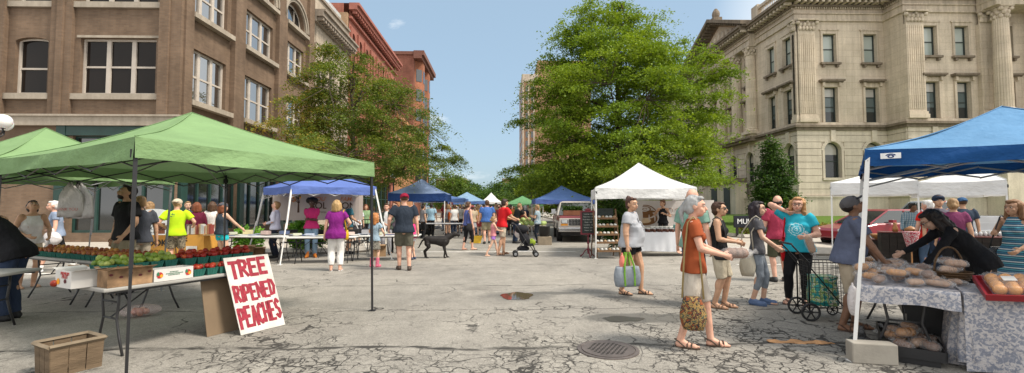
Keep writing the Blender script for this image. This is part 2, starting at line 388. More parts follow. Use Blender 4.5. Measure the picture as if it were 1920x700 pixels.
# puddle
rs = random.Random(3)
pts = []
for i in range(40):
    a = 2*PI*i/40; r_ = 1 + .10*math.sin(2*a+1) + .08*math.sin(5*a) + .04*rs.uniform(-1, 1)
    pts.append((.275+.26*r_*math.cos(a), 8.06+.36*r_*math.sin(a), .005))
wm, nt_, b_ = nodes('puddle_water'); b_.inputs['Base Color'].default_value = (.075, .055, .04, 1); b_.inputs['Roughness'].default_value = .04; b_.inputs['Specular IOR Level'].default_value = .5; b_.inputs['IOR'].default_value = 1.36
w = MB(); w.add(pts, [tuple(range(40))]); w.build('puddle', wm, kind='structure')
w = MB(); pts = []
for i in range(40):
    a = 2*PI*i/40; r_ = 1 + .10*math.sin(3*a+2) + .09*math.sin(5*a) + .04*rs.uniform(-1, 1)
    pts.append((1.70+.28*r_*math.cos(a), 6.38+.15*r_*math.sin(a), .005))
wm2, nt_, b_ = nodes('puddle_water_shallow'); b_.inputs['Base Color'].default_value = (.05, .047, .04, 1); b_.inputs['Roughness'].default_value = .38
w.add(pts, [tuple(range(40))]); w.build('puddle', wm2, kind='structure')

# ================================================================ facades
class Fac:
    def __init__(s, o, u, n): s.o = Vector((*o, 0)); s.u = Vector((*u, 0)); s.n = Vector((*n, 0))
    def p(s, u, v, w=0.0): return s.o + s.u*u + s.n*w + Vector((0, 0, v))
def fbox(mb, f, u0, u1, v0, v1, w0, w1):
    P = [f.p(u, v, w) for v in (v0, v1) for (u, w) in ((u0, w0), (u1, w0), (u1, w1), (u0, w1))]
    mb.add(P, [(0,3,2,1),(4,5,6,7),(0,1,5,4),(1,2,6,5),(2,3,7,6),(3,0,4,7)])
def fwall(mb, f, u0, u1, v0, v1, holes, depth=.35):
    """front skin with openings; hole = (u0,u1,v0,v1,arch_rise)"""
    us = sorted({u0, u1} | {h[0] for h in holes} | {h[1] for h in holes}); vs = sorted({v0, v1} | {h[2] for h in holes} | {h[3] for h in holes})
    us = [u for u in us if u0-1e-6 <= u <= u1+1e-6]; vs = [v for v in vs if v0-1e-6 <= v <= v1+1e-6]
    for i in range(len(us)-1):
        for j in range(len(vs)-1):
            cu, cv = (us[i]+us[i+1])/2, (vs[j]+vs[j+1])/2
            if any(h[0] < cu < h[1] and h[2] < cv < h[3] for h in holes): continue
            mb.quad(f.p(us[i], vs[j]), f.p(us[i+1], vs[j]), f.p(us[i+1], vs[j+1]), f.p(us[i], vs[j+1]))
    for h in holes:
        a, b, c, d, rise = h; e = d-rise
        q = [(a, e), (a, c), (b, c), (b, e)]
        if rise > 0:
            n = 16; cu = (a+b)/2; rw = (b-a)/2
            arc = [(cu+rw*math.cos(PI*k/n), e+rise*math.sin(PI*k/n)) for k in range(n+1)]
            for k in range(n):
                (x0, y0), (x1, y1) = arc[k], arc[k+1]
                mb.quad(f.p(x0, y0), f.p(x0, d), f.p(x1, d), f.p(x1, y1))
            q = q + arc[1:]
        else: q = q + [(a, e)]
        for k in range(len(q)-1):
            (x0, y0), (x1, y1) = q[k], q[k+1]
            mb.quad(f.p(x0, y0), f.p(x1, y1), f.p(x1, y1, -depth), f.p(x0, y0, -depth))
def hung(f, a, b, c, d, n, parent, fm, pm, depth=.22, rise=0, fr=.07, mid=.5, lights=1, transom=0):
    """bank of n sash windows in an opening, frame mesh and pane sub-part"""
    w = MB(); g_ = MB(); wd = (b-a)/n; w0 = -depth; e = d-rise
    for i in range(n):
        x0, x1 = a+i*wd, a+(i+1)*wd
        fbox(w, f, x0, x0+fr, c, d, w0-.05, w0+.06); fbox(w, f, x1-fr, x1, c, d, w0-.05, w0+.06)
        fbox(w, f, x0+fr, x1-fr, c, c+fr, w0-.05, w0+.05)
        if not rise: fbox(w, f, x0+fr, x1-fr, d-fr, d, w0-.05, w0+.05)
        m_ = c+(e-c)*mid; fbox(w, f, x0+fr, x1-fr, m_-fr*.45, m_+fr*.45, w0-.03, w0+.035)
        if transom: fbox(w, f, x0+fr, x1-fr, e-transom-.03, e-transom+.03, w0-.03, w0+.035)
        for k in range(1, lights): xx = x0+wd*k/lights; fbox(w, f, xx-.018, xx+.018, c+fr, d, w0-.02, w0+.028)
    if rise:
        N_ = 14; cu = (a+b)/2; rw = (b-a)/2
        for k in range(N_):
            t0, t1 = PI*k/N_, PI*(k+1)/N_
            P = [(cu+r_*rw*math.cos(t), e+max(0, rise-(0 if r_ == 1 else fr))*math.sin(t)) for t, r_ in ((t0, 1), (t1, 1), (t1, 1-fr/rw), (t0, 1-fr/rw))]
            w.quad(*[f.p(x, y, w0+.055) for x, y in P])
    g_.k = 0; g_.quad(f.p(a, c, w0-.01), f.p(b, c, w0-.01), f.p(b, d, w0-.01), f.p(a, d, w0-.01))
    wo = w.build('window', fm, parent); g_.build('pane', pm, wo); return wo
def roofbox(mb, x0, x1, y0, y1, z0, z1): mb.box(x0, x1, y0, y1, z0, z1)

# ---- corner building of brown brick
XC = -13.46
BR = brick('brown_brick', (.235, .158, .106), (.185, .124, .085), (.19, .148, .112))
LIME = stone('limestone_trim', (.40, .345, .28), (0, 0), .3)
WFR = mat('window_frame_paint', (.50, .44, .38), .6, .1, 3, 40, .1)
GL = glass()
bb = thing('brick_building', 'brown brick corner building with limestone sills and big triple windows', 'building', (0, 0, 0))
F1 = Fac((XC, 19.0), (-1, 0), (0, -1)); F2 = Fac((XC, 19.0), (0, 1), (1, 0)); TOP = 19.0
front = []; side = []
for r_ in range(3):
    v0, v1 = ((6.24, 8.6), (10.1, 12.3), (13.6, 15.6))[r_]
    front += [(.95, 4.05, v0, v1, 0, 3)]
    for u in (5.35, 8.15): front += [(u, u+1.35, v0, v1, .18, 1)]
    front += [(10.6, 13.7, v0, v1, 0, 3), (15.1, 16.4, v0, v1, .18, 1), (17.6, 18.9, v0, v1, .18, 1)]
for bay in ((.5, 3.45), (4.45, 7.85), (8.95, 12.0)):
    a, b = bay; side += [(a+.1, b-.25, 6.15, 8.5, 0, 3), (a+.1, b-.25, 9.98, 12.05, 0, 3)]
    side += [(a+.1, b-.25, 13.2, 13.4+(b-a-.35)/2, (b-a-.35)/2, 0)]
GF = [(0.35, 4.35, .4, 4.3, 0, 0)]
store_f = [(.45, 4.2, .5, 4.5, 0, 0)]
store_s = [(.7, 4.3, .5, 4.3, 0, 0), (4.9, 8.6, .5, 4.3, 0, 0), (9.2, 12.4, .5, 4.3, 0, 0)]
w = MB(); fwall(w, F1, 0, 30, 0, TOP, [h[:5] for h in front]+[h[:5] for h in store_f], .35); fwall(w, F2, 0, 13.1, 0, TOP, [h[:5] for h in side]+[h[:5] for h in store_s], .35)
w.quad((XC, 19, TOP), (XC, 32.1, TOP), (XC-30, 32.1, TOP), (XC-30, 19, TOP))
# pilasters and recess bands
for (a, b) in ((0, .75), (4.3, 5.15), (7.0, 7.25), (9.75, 10.3), (14.0, 14.8)):
    fbox(w, F1, a+(-.16 if a == 0 else 0), b, 5.3, TOP-.6, 0.002, .16); fbox(w, F1, a+.3, b-.05 if a == 0 else b-.3, 5.3, TOP-.6, .16, .24)
for (a, b) in ((-.0, .5), (3.5, 4.4), (7.9, 8.9), (12.1, 13.1)):
    fbox(w, F2, a, b, 5.3, 13.2, .002, .25); fbox(w, F2, a+.08, b-.12, 13.2, TOP-.6, .002, .2)
w.build('wall', BR, bb)
t = MB()
fbox(t, F1, -.2, 30, 4.9, 5.27, 0.003, .2); fbox(t, F1, -.24, 30, 5.27, 5.35, 0.003, .27); fbox(t, F2, -.2, 13.1, 4.9, 5.27, .003, .27); fbox(t, F2, -.2, 13.1, 5.27, 5.35, .003, .32)
for h in front: fbox(t, F1, h[0]-.3, h[1]+.35, h[2]-.24, h[2], -.3, .12)
for h in side: fbox(t, F2, h[0]-.12, h[1]+.22, h[2]-.22, h[2], -.3, .3)
for h in front:
    if h[5] == 3: fbox(t, F1, h[0]-.12, h[1]+.12, h[3], h[3]+.10, .003, .05)
t.build('trim', LIME, bb)
t = MB()
for h in side:
    if h[5] == 0:
        cu, rw = (h[0]+h[1])/2, (h[1]-h[0])/2; e = h[3]-h[4]
        for (ra, rb, pr) in ((1.06, 1.18, .12), (1.18, 1.27, .2)):
            for k_ in range(20):
                t0, t1 = PI*k_/20, PI*(k_+1)/20
                P = [(cu+r_*rw*math.cos(tt), e+r_*rw*math.sin(tt)) for tt, r_ in ((t0, ra), (t1, ra), (t1, rb), (t0, rb))]
                t.add([F2.p(x, y, pr) for x, y in P]+[F2.p(x, y, 0) for x, y in P], [(0,1,2,3),(4,7,6,5),(0,4,5,1),(2,6,7,3)])
t.build('arch_moulding', LIME, bb)
GL2 = glass('dark_window_glass', (.016, .012, .010), .06); GL2.node_tree.nodes['Principled BSDF'].inputs['Specular IOR Level'].default_value = .10
GLS = glass('coated_window_glass', (.015, .018, .02), .03); GLS.node_tree.nodes['Principled BSDF'].inputs['IOR'].default_value = 3.0
for h in front: hung(F1, h[0], h[1], h[2], h[3], h[5], bb, WFR, GL2, .22, h[4], .085)
for h in side:
    if h[5]: hung(F2, h[0], h[1], h[2], h[3], h[5], bb, WFR, GLS, .22, 0, .09)
    else: hung(F2, h[0], h[1], h[2], h[3], 1, bb, WFR, GLS, .3, h[4], .16, .02, 3)
# cornice above the frame of the picture, and storefronts
t = MB(); fbox(t, F1, -.6, 30, TOP-.6, TOP+.5, 0.003, .6); fbox(t, F2, -.6, 13.1, TOP-.6, TOP+.5, .003, .6); t.build('cornice', LIME, bb)
DKG = mat('dark_green_paint', (.018, .05, .042), .45, .15, 3, 30, .1); SHG = glass('shop_glass', (.012, .013, .013), .06)
for f, hs in ((F1, store_f), (F2, store_s)):
    for h in hs:
        s_ = MB(); a, b, c_, d_ = h[:4]; n_ = 4
        for i in range(n_+1): x = a+(b-a)*i/n_; fbox(s_, f, x-.05, x+.05, c_, d_, -.28, -.12)
        for v in (c_, 3.2, d_-.08): fbox(s_, f, a, b, v, v+.1, -.27, -.13)
        so_ = s_.build('shop_window', DKG, bb); gg = MB(); gg.quad(f.p(a, c_, -.2), f.p(b, c_, -.2), f.p(b, d_, -.2), f.p(a, d_, -.2)); gg.build('pane', SHG, so_)
t = MB()
for u in (.2, 4.6): fbox(t, F1, u-.18, u+.18, .13, 4.9, .003, .12)
for u in (.35, 4.6, 8.9, 12.7): fbox(t, F2, u-.2, u+.2, .13, 4.9, .003, .15)
fbox(t, F1, 0, 4.7, 4.5, 4.88, .003, .10); fbox(t, F2, 0, 13, 4.35, 4.88, .003, .12)
t.build('shopfront_post', DKG, bb)
BL = mat('grey_blind', (.35, .36, .36), .8, .1, 2, 60, .2)
bl = MB(); fbox(bl, F2, .8, 4.2, 3.35, 4.2, -.19, -.17); fbox(bl, F2, 5, 8.5, 3.35, 4.2, -.19, -.17); bl.build('transom_panel', BL, bb)

# ---- limestone building
b2 = thing('limestone_building', 'pale limestone building with a dentilled cornice and glass roof railing', 'building')
ST2 = stone('cream_limestone', (.47, .40, .32), (.9, .4), .25)
F3 = Fac((XC, 32.1), (0, 1), (1, 0)); hs = [(u, u+1.25, v, v+h_, 0) for v, h_ in ((6.1, 2.3), (10.1, 2.2)) for u in (.9, 3.2, 5.5)]
w = MB(); fwall(w, F3, 0, 7.6, 0, 17, hs+[(.6, 7.0, .6, 4.2, 0)], .35); w.quad((XC, 32.1, 17), (XC, 39.7, 17), (XC-20, 39.7, 17), (XC-20, 32.1, 17))
fbox(w, F3, 0, 7.6, 13.0, 13.15, .003, .08); fbox(w, F3, .5, 7.1, 13.5, 14.6, .003, .06); w.build('wall', ST2, b2)
t = MB(); fbox(t, F3, .0, 7.6, 15.2, 15.55, .003, .75); fbox(t, F3, .0, 7.6, 15.55, 15.7, .003, .9); fbox(t, F3, 0, 7.6, 14.85, 15.2, .003, .25); fbox(t, F3, 0, 7.6, 16.95, 17.15, -.4, .15)
for i in range(16): u = .15+i*.47; fbox(t, F3, u, u+.22, 14.95, 15.2, .25, .68)
fbox(t, F3, 0, 7.6, 4.5, 4.9, .003, .2); t.build('cornice', stone('weathered_cornice', (.33, .28, .23), (0, 0), .5), b2)
for h in hs: hung(F3, *h[:4], 1, b2, WFR, GL, .25)
hung(F3, .6, 7.0, .6, 4.2, 4, b2, DKG, SHG, .25)
RAILG, nt_, b_ = nodes('railing_glass'); b_.inputs['Base Color'].default_value = (.7, .78, .8, 1); b_.inputs['Roughness'].default_value = .1; b_.inputs['Alpha'].default_value = .45
t = MB(); fbox(t, F3, .1, 7.5, 17.2, 18.3, -.6, -.57); t.build('roof_railing', RAILG, b2)
# ---- red building
b3 = thing('red_stone_building', 'salmon red stone building with round arched top windows', 'building')
RED = brick('salmon_stone', (.40, .15, .11), (.36, .135, .10), (.30, .13, .10), 2.0, .25)
F4 = Fac((XC, 39.7), (0, 1), (1, 0)); hs = []
for i in range(8):
    u = .8+i*2.05; hs += [(u, u+1.0, 6.3, 8.9, 0), (u, u+1.0, 10.2, 12.7, 0), (u, u+1.0, 14.2, 17.3, .5)]
w = MB(); fwall(w, F4, 0, 17.4, 0, 19.6, hs+[(1, 16, .6, 4.2, 0)], .4); w.quad((XC, 39.7, 19.6), (XC, 57.1, 19.6), (XC-20, 57.1, 19.6), (XC-20, 39.7, 19.6))
w.box(XC-20, XC-.5, 39.69, 39.72, 10, 19.6); 
for i in range(9): u = .2+i*2.05; fbox(w, F4, u, u+.3, 5.2, 17.6, .003, .16)
w.build('wall', RED, b3)
t = MB(); fbox(t, F4, -.1, 17.5, 19.0, 19.35, .003, .7); fbox(t, F4, -.1, 17.5, 19.35, 19.6, .003, .9); fbox(t, F4, -.1, 17.5, 18.2, 18.4, .003, .25); fbox(t, F4, 0, 17.4, 13.2, 13.5, .003, .3); fbox(t, F4, 0, 17.4, 4.6, 5.1, .003, .3)
for i in range(34): u = .1+i*.51; fbox(t, F4, u, u+.2, 18.7, 19.0, .25, .6)
t.build('cornice', mat('red_terracotta', (.33, .12, .09), .85, .2, 2, 30, .3), b3)
TANB = brick('tan_brick', (.42, .27, .16), (.36, .22, .13), (.33, .25, .18))
t = MB(); t.box(XC-1.4, XC-.05, 39.3, 39.68, 14.2, 18.6); t.build('brick_pier', TANB, b3)
DARKF = mat('dark_window_frame', (.05, .035, .03), .6)
for h in hs: hung(F4, *h[:4], 1, b3, DARKF, GL, .3, h[4])
hung(F4, 1, 16, .6, 4.2, 8, b3, DKG, SHG, .25)
# ---- orange low building and the tall one beyond
b4 = thing('orange_brick_building', 'orange brick building low behind the left street tree', 'building')
ORB = brick('orange_brick', (.50, .24, .11), (.44, .2, .09), (.4, .25, .15), 1.5)
F5 = Fac((XC, 57.1), (0, 1), (1, 0)); hs = [(.8+i*2.3, 2.0+i*2.3, v, v+2.2, 0) for i in range(5) for v in (5.6, 9.2)]
w = MB(); fwall(w, F5, 0, 12, 0, 13.4, hs, .35); w.quad((XC, 57.1, 13.4), (XC, 69, 13.4), (XC-20, 69, 13.4), (XC-20, 57.1, 13.4)); fbox(w, F5, 0, 12, 12.9, 13.4, .003, .4); w.build('wall', ORB, b4)
for h in hs: hung(F5, *h[:4], 1, b4, WFR, GL, .25)
b5 = thing('bay_fronted_building', 'tall dark red brick building with stacked bay windows and a sloping cornice', 'building')
DRB = brick('dark_red_brick', (.27, .105, .075), (.22, .085, .06), (.20, .11, .08), 1.6)
w = MB(); w.box(XC-22, XC, 69.0, 81, 0, 25.2)
w.build('wall', DRB, b5)
F6 = Fac((XC, 69.0), (0, 1), (1, 0))
OB2 = brick('rust_brick', (.40, .16, .09), (.34, .13, .075), (.3, .15, .1), 1.6)
for (ua, ub, pr) in ((1.0, 4.2, 1.1), (6.5, 9.7, 1.1)):
    t = MB(); n = 7
    for i in range(n):
        z0 = 4.8+i*2.9
        pass
    prof = [(ua, 0), (ua+.8, pr), (ub-.8, pr), (ub, 0)]
    P = [F6.p(u, 0, w_) for u, w_ in prof]
    t.loft([[Vector((p_.x, p_.y, z)) for p_ in P] for z in (4.6, 24.4)]); bo = t.build('bay', OB2, b5)
    for i in range(6):
        g_ = MB(); z = 5.6+i*3.1
        g_.box(*sorted((F6.p(ua+1.1, 0, pr).x, F6.p(ua+1.1, 0, pr).x+.04)), 69+ua+1.1, 69+ub-1.1, z, z+1.9)
        a = F6.p(ua+.12, z, .17+.04); c_ = F6.p(ua+.68, z, pr-.17+.04); g_.quad(a+Vector((.0, -.04, 0)), c_+Vector((0, -.04, 0)), c_+Vector((0, -.04, 1.9)), a+Vector((0, -.04, 1.9)))
        g_.build('window', GL, bo)
t = MB(); fbox(t, F6, -.3, 12.2, 24.3, 24.8, .003, 1.25); fbox(t, F6, -.3, 12.2, 24.8, 25.5, .003, 1.6); t.box(XC-22, XC, 68.8, 69, 24.9, 25.4); t.build('cornice', mat('brown_cornice', (.16, .07, .05), .8), b5)
for i in range(6):
    for u in (4.7, 10.3): g_ = MB(); fbox(g_, F6, u, u+1.1, 5.6+i*3.1, 7.5+i*3.1, .003, .05); g_.build('window', GL, b5)
# ---- far brick tower right of the street
tw = thing('brick_tower', 'tall tan brick tower with pale stone top, rising behind the big tree', 'tower')
TWB = brick('tower_brick', (.38, .215, .13), (.33, .185, .11), (.33, .23, .16), 2.4, .2)
w = MB(); w.box(7.0, 30, 150, 175, 0, 43.5); w.box(12.2, 30, 151, 175, 43.5, 51); w.build('wall', TWB, tw)
t = MB(); t.box(6.9, 12.3, 149.9, 150, 43.6, 46); t.box(6.85, 7.0, 149.9, 175.1, 43.6, 46); t.box(7, 12.2, 150, 151, 43.5, 45.6)
for x in (7.0, 8.8, 10.6): t.box(x, x+.5, 149.6, 149.98, 10, 43.6)
t.build('stone_parapet', stone('tower_stone', (.5, .42, .34), (0, 0), .2), tw)
Ft = Fac((7.0, 150), (1, 0), (0, -1)); Fs = Fac((7.0, 150), (0, 1), (-1, 0))
for i in range(12):
    for u in (1.2, 3.0): 
        g_ = MB(); fbox(g_, Ft, u-.45+.3, u+.75, 6+i*3.1, 8+i*3.1, .003, .06); g_.build('window', GL, tw)
    for u in (3, 8, 13, 18): g_ = MB(); fbox(g_, Fs, u, u+1.6, 6+i*3.1, 8+i*3.1, .003, .06); g_.build('window', GL, tw)
# low far buildings closing the street
for (nm, x0, x1, y, h_, m_, lab) in (('flat_roofed_building', -17, -9.5, 118, 8.6, DRB, 'low brown brick building with flat roof, left of the street end'),
                                ('far_brick_block', .5, 9, 190, 13.0, TANB, 'far brick block closing the street between the trees')):
    t_ = thing(nm, lab, 'building'); w = MB(); w.box(x0, x1, y, y+15, 0, h_); w.build('wall', m_, t_)
    w = MB(); w.box(x0-.2, x1+.2, y-.2, y+15.2, h_, h_+.5); w.build('parapet', LIME, t_)
    for i in range(4): g_ = MB(); x = x0+.7+i*(x1-x0-1)/4; g_.box(x, x+1.1, y-.05, y-.01, h_-3.2, h_-1.4); g_.build('window', GL, t_)

# ================================================================ courthouse
ch = thing('courthouse', 'sandstone courthouse with columns, pediment and arched ground-floor windows', 'building')
SAND = stone('sandstone', (.64, .545, .425), (1.3, .52), .3)
SANDR = stone('sandstone_lower', (.64, .56, .45), (0, 0), .3)
SANDT = stone('sandstone_trim', (.59, .50, .39), (0, 0), .55)
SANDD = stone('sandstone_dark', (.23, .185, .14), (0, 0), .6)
CX = 23.35
FA = Fac((CX, 35.0), (1, 0), (0, -1)); FB = Fac((30.55, 33.2), (1, 0), (0, -1)); FS = Fac((CX, 35.0), (0, 1), (-1, 0)); FBs = Fac((30.55, 33.2), (0, 1), (-1, 0))
CWF = mat('bronze_window_frame', (.035, .045, .04), .5, .1, 3, 30, .1)
def panes(name, stops, rough=.12):
    m, nt, b = nodes(name); sep = nt.nodes.new('ShaderNodeSeparateXYZ'); t = nt.nodes.new('ShaderNodeTexCoord'); nt.links.new(t.outputs['Object'], sep.inputs[0])
    c_ = nt.nodes.new('ShaderNodeValToRGB'); c_.color_ramp.interpolation = 'CONSTANT'; e = c_.color_ramp.elements
    while len(e) < len(stops): e.new(.5)
    for i, (p_, col) in enumerate(stops): e[i].position = p_; e[i].color = (*col, 1)
    nt.links.new(math_(nt, 'DIVIDE', sep.outputs[2], 20.0), c_.inputs[0]); nt.links.new(c_.outputs[0], b.inputs['Base Color'])
    b.inputs['Roughness'].default_value = rough; b.inputs['Specular IOR Level'].default_value = .7; return m
PUP = panes('blind_behind_glass', [(0, (.33, .38, .34)), (.705, (.42, .46, .42))])
PMA = panes('half_blind_glass', [(0, (.03, .035, .035)), (.455, (.10, .13, .13)), (.515, (.45, .43, .39))])
PAR = panes('arch_blind_glass', [(0, (.03, .033, .035)), (.285, (.42, .39, .34))])
GLD = glass('basement_glass', (.012, .014, .014), .15)
def band(mb, v0, v1, pr, A=None):   # horizontal moulding following the plan: side, front A, bay return, bay, portico
    fbox(mb, FS, -pr, 5.4, v0, v1, .003, pr); fbox(mb, FS, 5.4, 18, v0, v1, .003, pr+.55); fbox(mb, FS, 18, 30, v0, v1, .003, pr)
    fbox(mb, FA, .003, 7.2-pr, v0, v1, .003, pr); fbox(mb, FBs, -pr, 1.8, v0, v1, .003, pr); fbox(mb, FB, .003, 22, v0, v1, .003, pr)
up, ma, ar, ba = (13.0, 15.35), (8.25, 11.05), (3.85, 6.65), (.95, 2.07)
Ax = (2.75, 6.05); Bx = (2.0, 4.45, 7.9, 10.6, 13.3)
Sx = (.85, 3.2, 6.8, 9.8, 12.9, 16.0, 20.2, 24)
def holes_for(xs, wd=1.08):
    r_ = []
    for x in xs: r_ += [(x-wd/2, x+wd/2, up[0], up[1], 0, 'u'), (x-wd/2, x+wd/2, ma[0], ma[1], 0, 'm'), (x-.67, x+.67, ar[0], ar[1], .66, 'a'), (x-.72, x+.72, ba[0], ba[1], 0, 'b')]
    return r_
HA, HB, HS = holes_for(Ax), holes_for(Bx), holes_for([Sx[0]+.15]+list(Sx[1:]))
wu, wl = MB(), MB()
for f, hs, L in ((FA, HA, 7.2), (FB, HB, 22), (FS, HS, 30)):
    fwall(wu, f, 0, L, 7.9, 18.2, [h[:5] for h in hs if h[2] > 7.9], .45)
    fwall(wl, f, 0, L, 0, 7.9, [h[:5] for h in hs if h[2] < 7.9], .5)
fwall(wu, FBs, 0, 1.8, 7.9, 18.2, [], .4); fwall(wl, FBs, 0, 1.8, 0, 7.9, [], .4)
wu.quad((CX, 35, 18.2), (60, 35, 18.2), (60, 65, 18.2), (CX, 65, 18.2)); wu.quad((30.55, 33.2, 18.2), (60, 33.2, 18.2), (60, 35, 18.2), (30.55, 35, 18.2))
wu.build('wall', SAND, ch)
# rusticated courses of the ground floor: raised blocks between grooves, left out at the openings
for f, hs, L in ((FA, HA, 7.2), (FBs, [], 1.8), (FB, HB, 22), (FS, HS, 30)):
    v = 2.45
    while v < 7.3:
        segs = [(-.08 if f is FS or f is FA else 0, L)]
        for h in hs:
            if h[5] == 'a' and h[2]-.1 < v+.5 and v < h[3]-.2:
                e = h[3]-h[4]; m_ = .25
                ns = []
                for (a, b) in segs:
                    if a < h[0]-m_ < b or a < h[1]+m_ < b: ns += [(a, h[0]-m_), (h[1]+m_, b)]
                    else: ns.append((a, b))
                segs = ns
        for a, b in segs:
            if b-a > .1: fbox(wl, f, a, b, v, v+.49, .003, .075)
        v += .53
wl.build('lower_wall', SANDR, ch)
t = MB()
for f, hs in ((FA, HA), (FB, HB), (FS, HS)):
    for h in hs:
        if h[5] == 'a':
            cu, rw = (h[0]+h[1])/2, (h[1]-h[0])/2; e = h[3]-h[4]
            for k_ in range(14):
                t0, t1 = PI*k_/14, PI*(k_+1)/14-.015
                P = [(cu+r_*rw*math.cos(tt), e+r_*rw*math.sin(tt)) for tt, r_ in ((t0, 1.02), (t1, 1.02), (t1, 1.38), (t0, 1.38))]
                t.add([f.p(x, y, .09) for x, y in P]+[f.p(x, y, .0) for x, y in P], [(0,1,2,3),(4,7,6,5),(0,4,5,1),(2,6,7,3),(0,3,7,4),(1,2,6,5)])
            fbox(t, f, cu-.2, cu+.2, e+rw*1.05, 7.6, .09, .2); fbox(t, f, h[0]-.18, h[0], h[2]-.2, e, .08, .1); fbox(t, f, h[1], h[1]+.18, h[2]-.2, e, .08, .1)
            fbox(t, f, h[0]-.2, h[1]+.2, h[2]-.2, h[2], -.3, .16)
band(t, .4, 2.3, .18); band(t, 2.3, 2.42, .26)
t.build('arch_surround', SANDR, ch)
t = MB()
for f, hs in ((FA, HA), (FB, HB), (FS, HS)):
    for h in hs:
        a, b, c_, d_ = h[:4]
        if h[5] == 'u':
            for q in (a-.16, b): fbox(t, f, q, q+.16, c_, d_+.25, .003, .08)
            fbox(t, f, a-.26, b+.26, d_+.25, d_+.36, .003, .12); fbox(t, f, a-.16+.16, b, d_, d_+.25, .003, .06)
        if h[5] == 'm':
            for q in (a-.18, b): fbox(t, f, q, q+.18, c_, d_+.35, .003, .09)
            fbox(t, f, a, b, d_, d_+.38, .003, .07)
            for q in (a-.2, b+.02): fbox(t, f, q, q+.18, d_+.05, d_+.42, .09, .25)
band(t, 7.98, 8.2, .22); band(t, 16.35, 16.5, .14); band(t, 16.5, 16.9, .10); band(t, 16.9, 17.0, .2); band(t, 17.0, 17.45, .06)
t.build('window_surround', SANDT, ch)
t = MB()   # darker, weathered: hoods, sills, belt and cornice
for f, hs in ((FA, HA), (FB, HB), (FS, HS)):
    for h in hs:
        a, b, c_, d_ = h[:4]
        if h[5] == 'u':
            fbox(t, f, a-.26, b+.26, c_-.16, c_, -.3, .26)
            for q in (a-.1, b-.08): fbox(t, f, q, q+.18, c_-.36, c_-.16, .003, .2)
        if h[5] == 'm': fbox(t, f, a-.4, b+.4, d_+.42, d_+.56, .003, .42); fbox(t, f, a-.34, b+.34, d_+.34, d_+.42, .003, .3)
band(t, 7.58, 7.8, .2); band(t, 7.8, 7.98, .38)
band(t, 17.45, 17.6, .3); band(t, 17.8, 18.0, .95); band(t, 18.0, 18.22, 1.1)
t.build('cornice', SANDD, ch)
t = MB()
for f, L, off in ((FA, 7.2, 0), (FBs, 1.8, 0), (FB, 22, 0), (FS, 5.4, 0), (FS, 18, .55)):
    u = -.2 if off == 0 else 5.4
    while u < L:
        fbox(t, f, u, u+.2, 17.6, 17.8, .3+off, .85+off); u += .48
    u = 0 if off == 0 else 5.4
    while u < L: fbox(t, f, u, u+.09, 17.3, 17.45, .05+off, .2+off); u += .19
t.build('modillions', SANDT, ch)
for f, hs in ((FA, HA), (FB, HB), (FS, HS)):
    for h in hs:
        if h[5] == 'u': hung(f, *h[:4], 1, ch, CWF, PUP, .3, 0, .085)
        elif h[5] == 'm': hung(f, *h[:4], 1, ch, CWF, PMA, .32, 0, .085, .45, 1, .75)
        elif h[5] == 'a': hung(f, *h[:4], 1, ch, CWF, PAR, .35, h[4], .09, .62)
        else: hung(f, *h[:4], 1, ch, CWF, GLD, .35, 0, .08, .5, 4)
# capital: bell with two rows of curling leaves, volutes and abacus
def capital(mb, f, u, w, r_, v0, h_, square=False):
    c0 = f.p(u, v0, w)
    if square:
        fbox(mb, f, u-r_*.98, u+r_*.98, v0, v0+h_, w-r_*.2, w)
        fbox(mb, f, u-r_*1.3, u+r_*1.3, v0+h_*.88, v0+h_, w-r_*.2, w+.3)
        for row, (vz, n_, s_) in enumerate(((.12, 5, .13), (.42, 4, .15))):
            for i in range(n_): mb.ell(f.p(u+(i-(n_-1)/2)*2*r_/n_, v0+h_*(vz+.16), w+.06), (s_*1.1, s_*.8, h_*.2), 6, 5)
        for sgn in (-1, 1): mb.ell(f.p(u+sgn*r_*1.12, v0+h_*.72, w+.12), (.15, .15, .16), 8, 6)
        mb.ell(f.p(u, v0+h_*.78, w+.12), (.12, .12, .13), 6, 5)
    else:
        mb.lathe([(r_*.85, 0), (r_*.9, h_*.3), (r_*1.0, h_*.7), (r_*1.15, h_*.88)], c0, 14)
        for vz, n_, s_ in ((.2, 8, .13), (.5, 8, .14)):
            for i in range(n_):
                a = 2*PI*(i+(.5 if vz > .3 else 0))/n_; mb.ell(c0+Vector((math.cos(a)*r_*.98, math.sin(a)*r_*.98, h_*vz)), (s_, s_, h_*.18), 6, 5)
        for sx_ in (-1, 1):
            for sy_ in (-1, 1): mb.ell(c0+Vector((sx_*r_*.92, sy_*r_*.92, h_*.75)), (.16, .16, .16), 8, 6)
        q = r_*1.22; mb.box(c0.x-q, c0.x+q, c0.y-q, c0.y+q, c0.z+h_*.9, c0.z+h_)
def fluted(mb, c0, r0, r1, h_, n_=20):
    rings = []
    for k_ in range(9):
        t_ = k_/8; r_ = r0+(r1-r0)*t_**1.3; rings.append([c0+Vector((math.cos(a)*rr, math.sin(a)*rr, h_*t_)) for i in range(n_*3) for a in (2*PI*i/(n_*3),) for rr in (r_*(.93 if i % 3 == 0 else 1),)])
    mb.loft(rings)
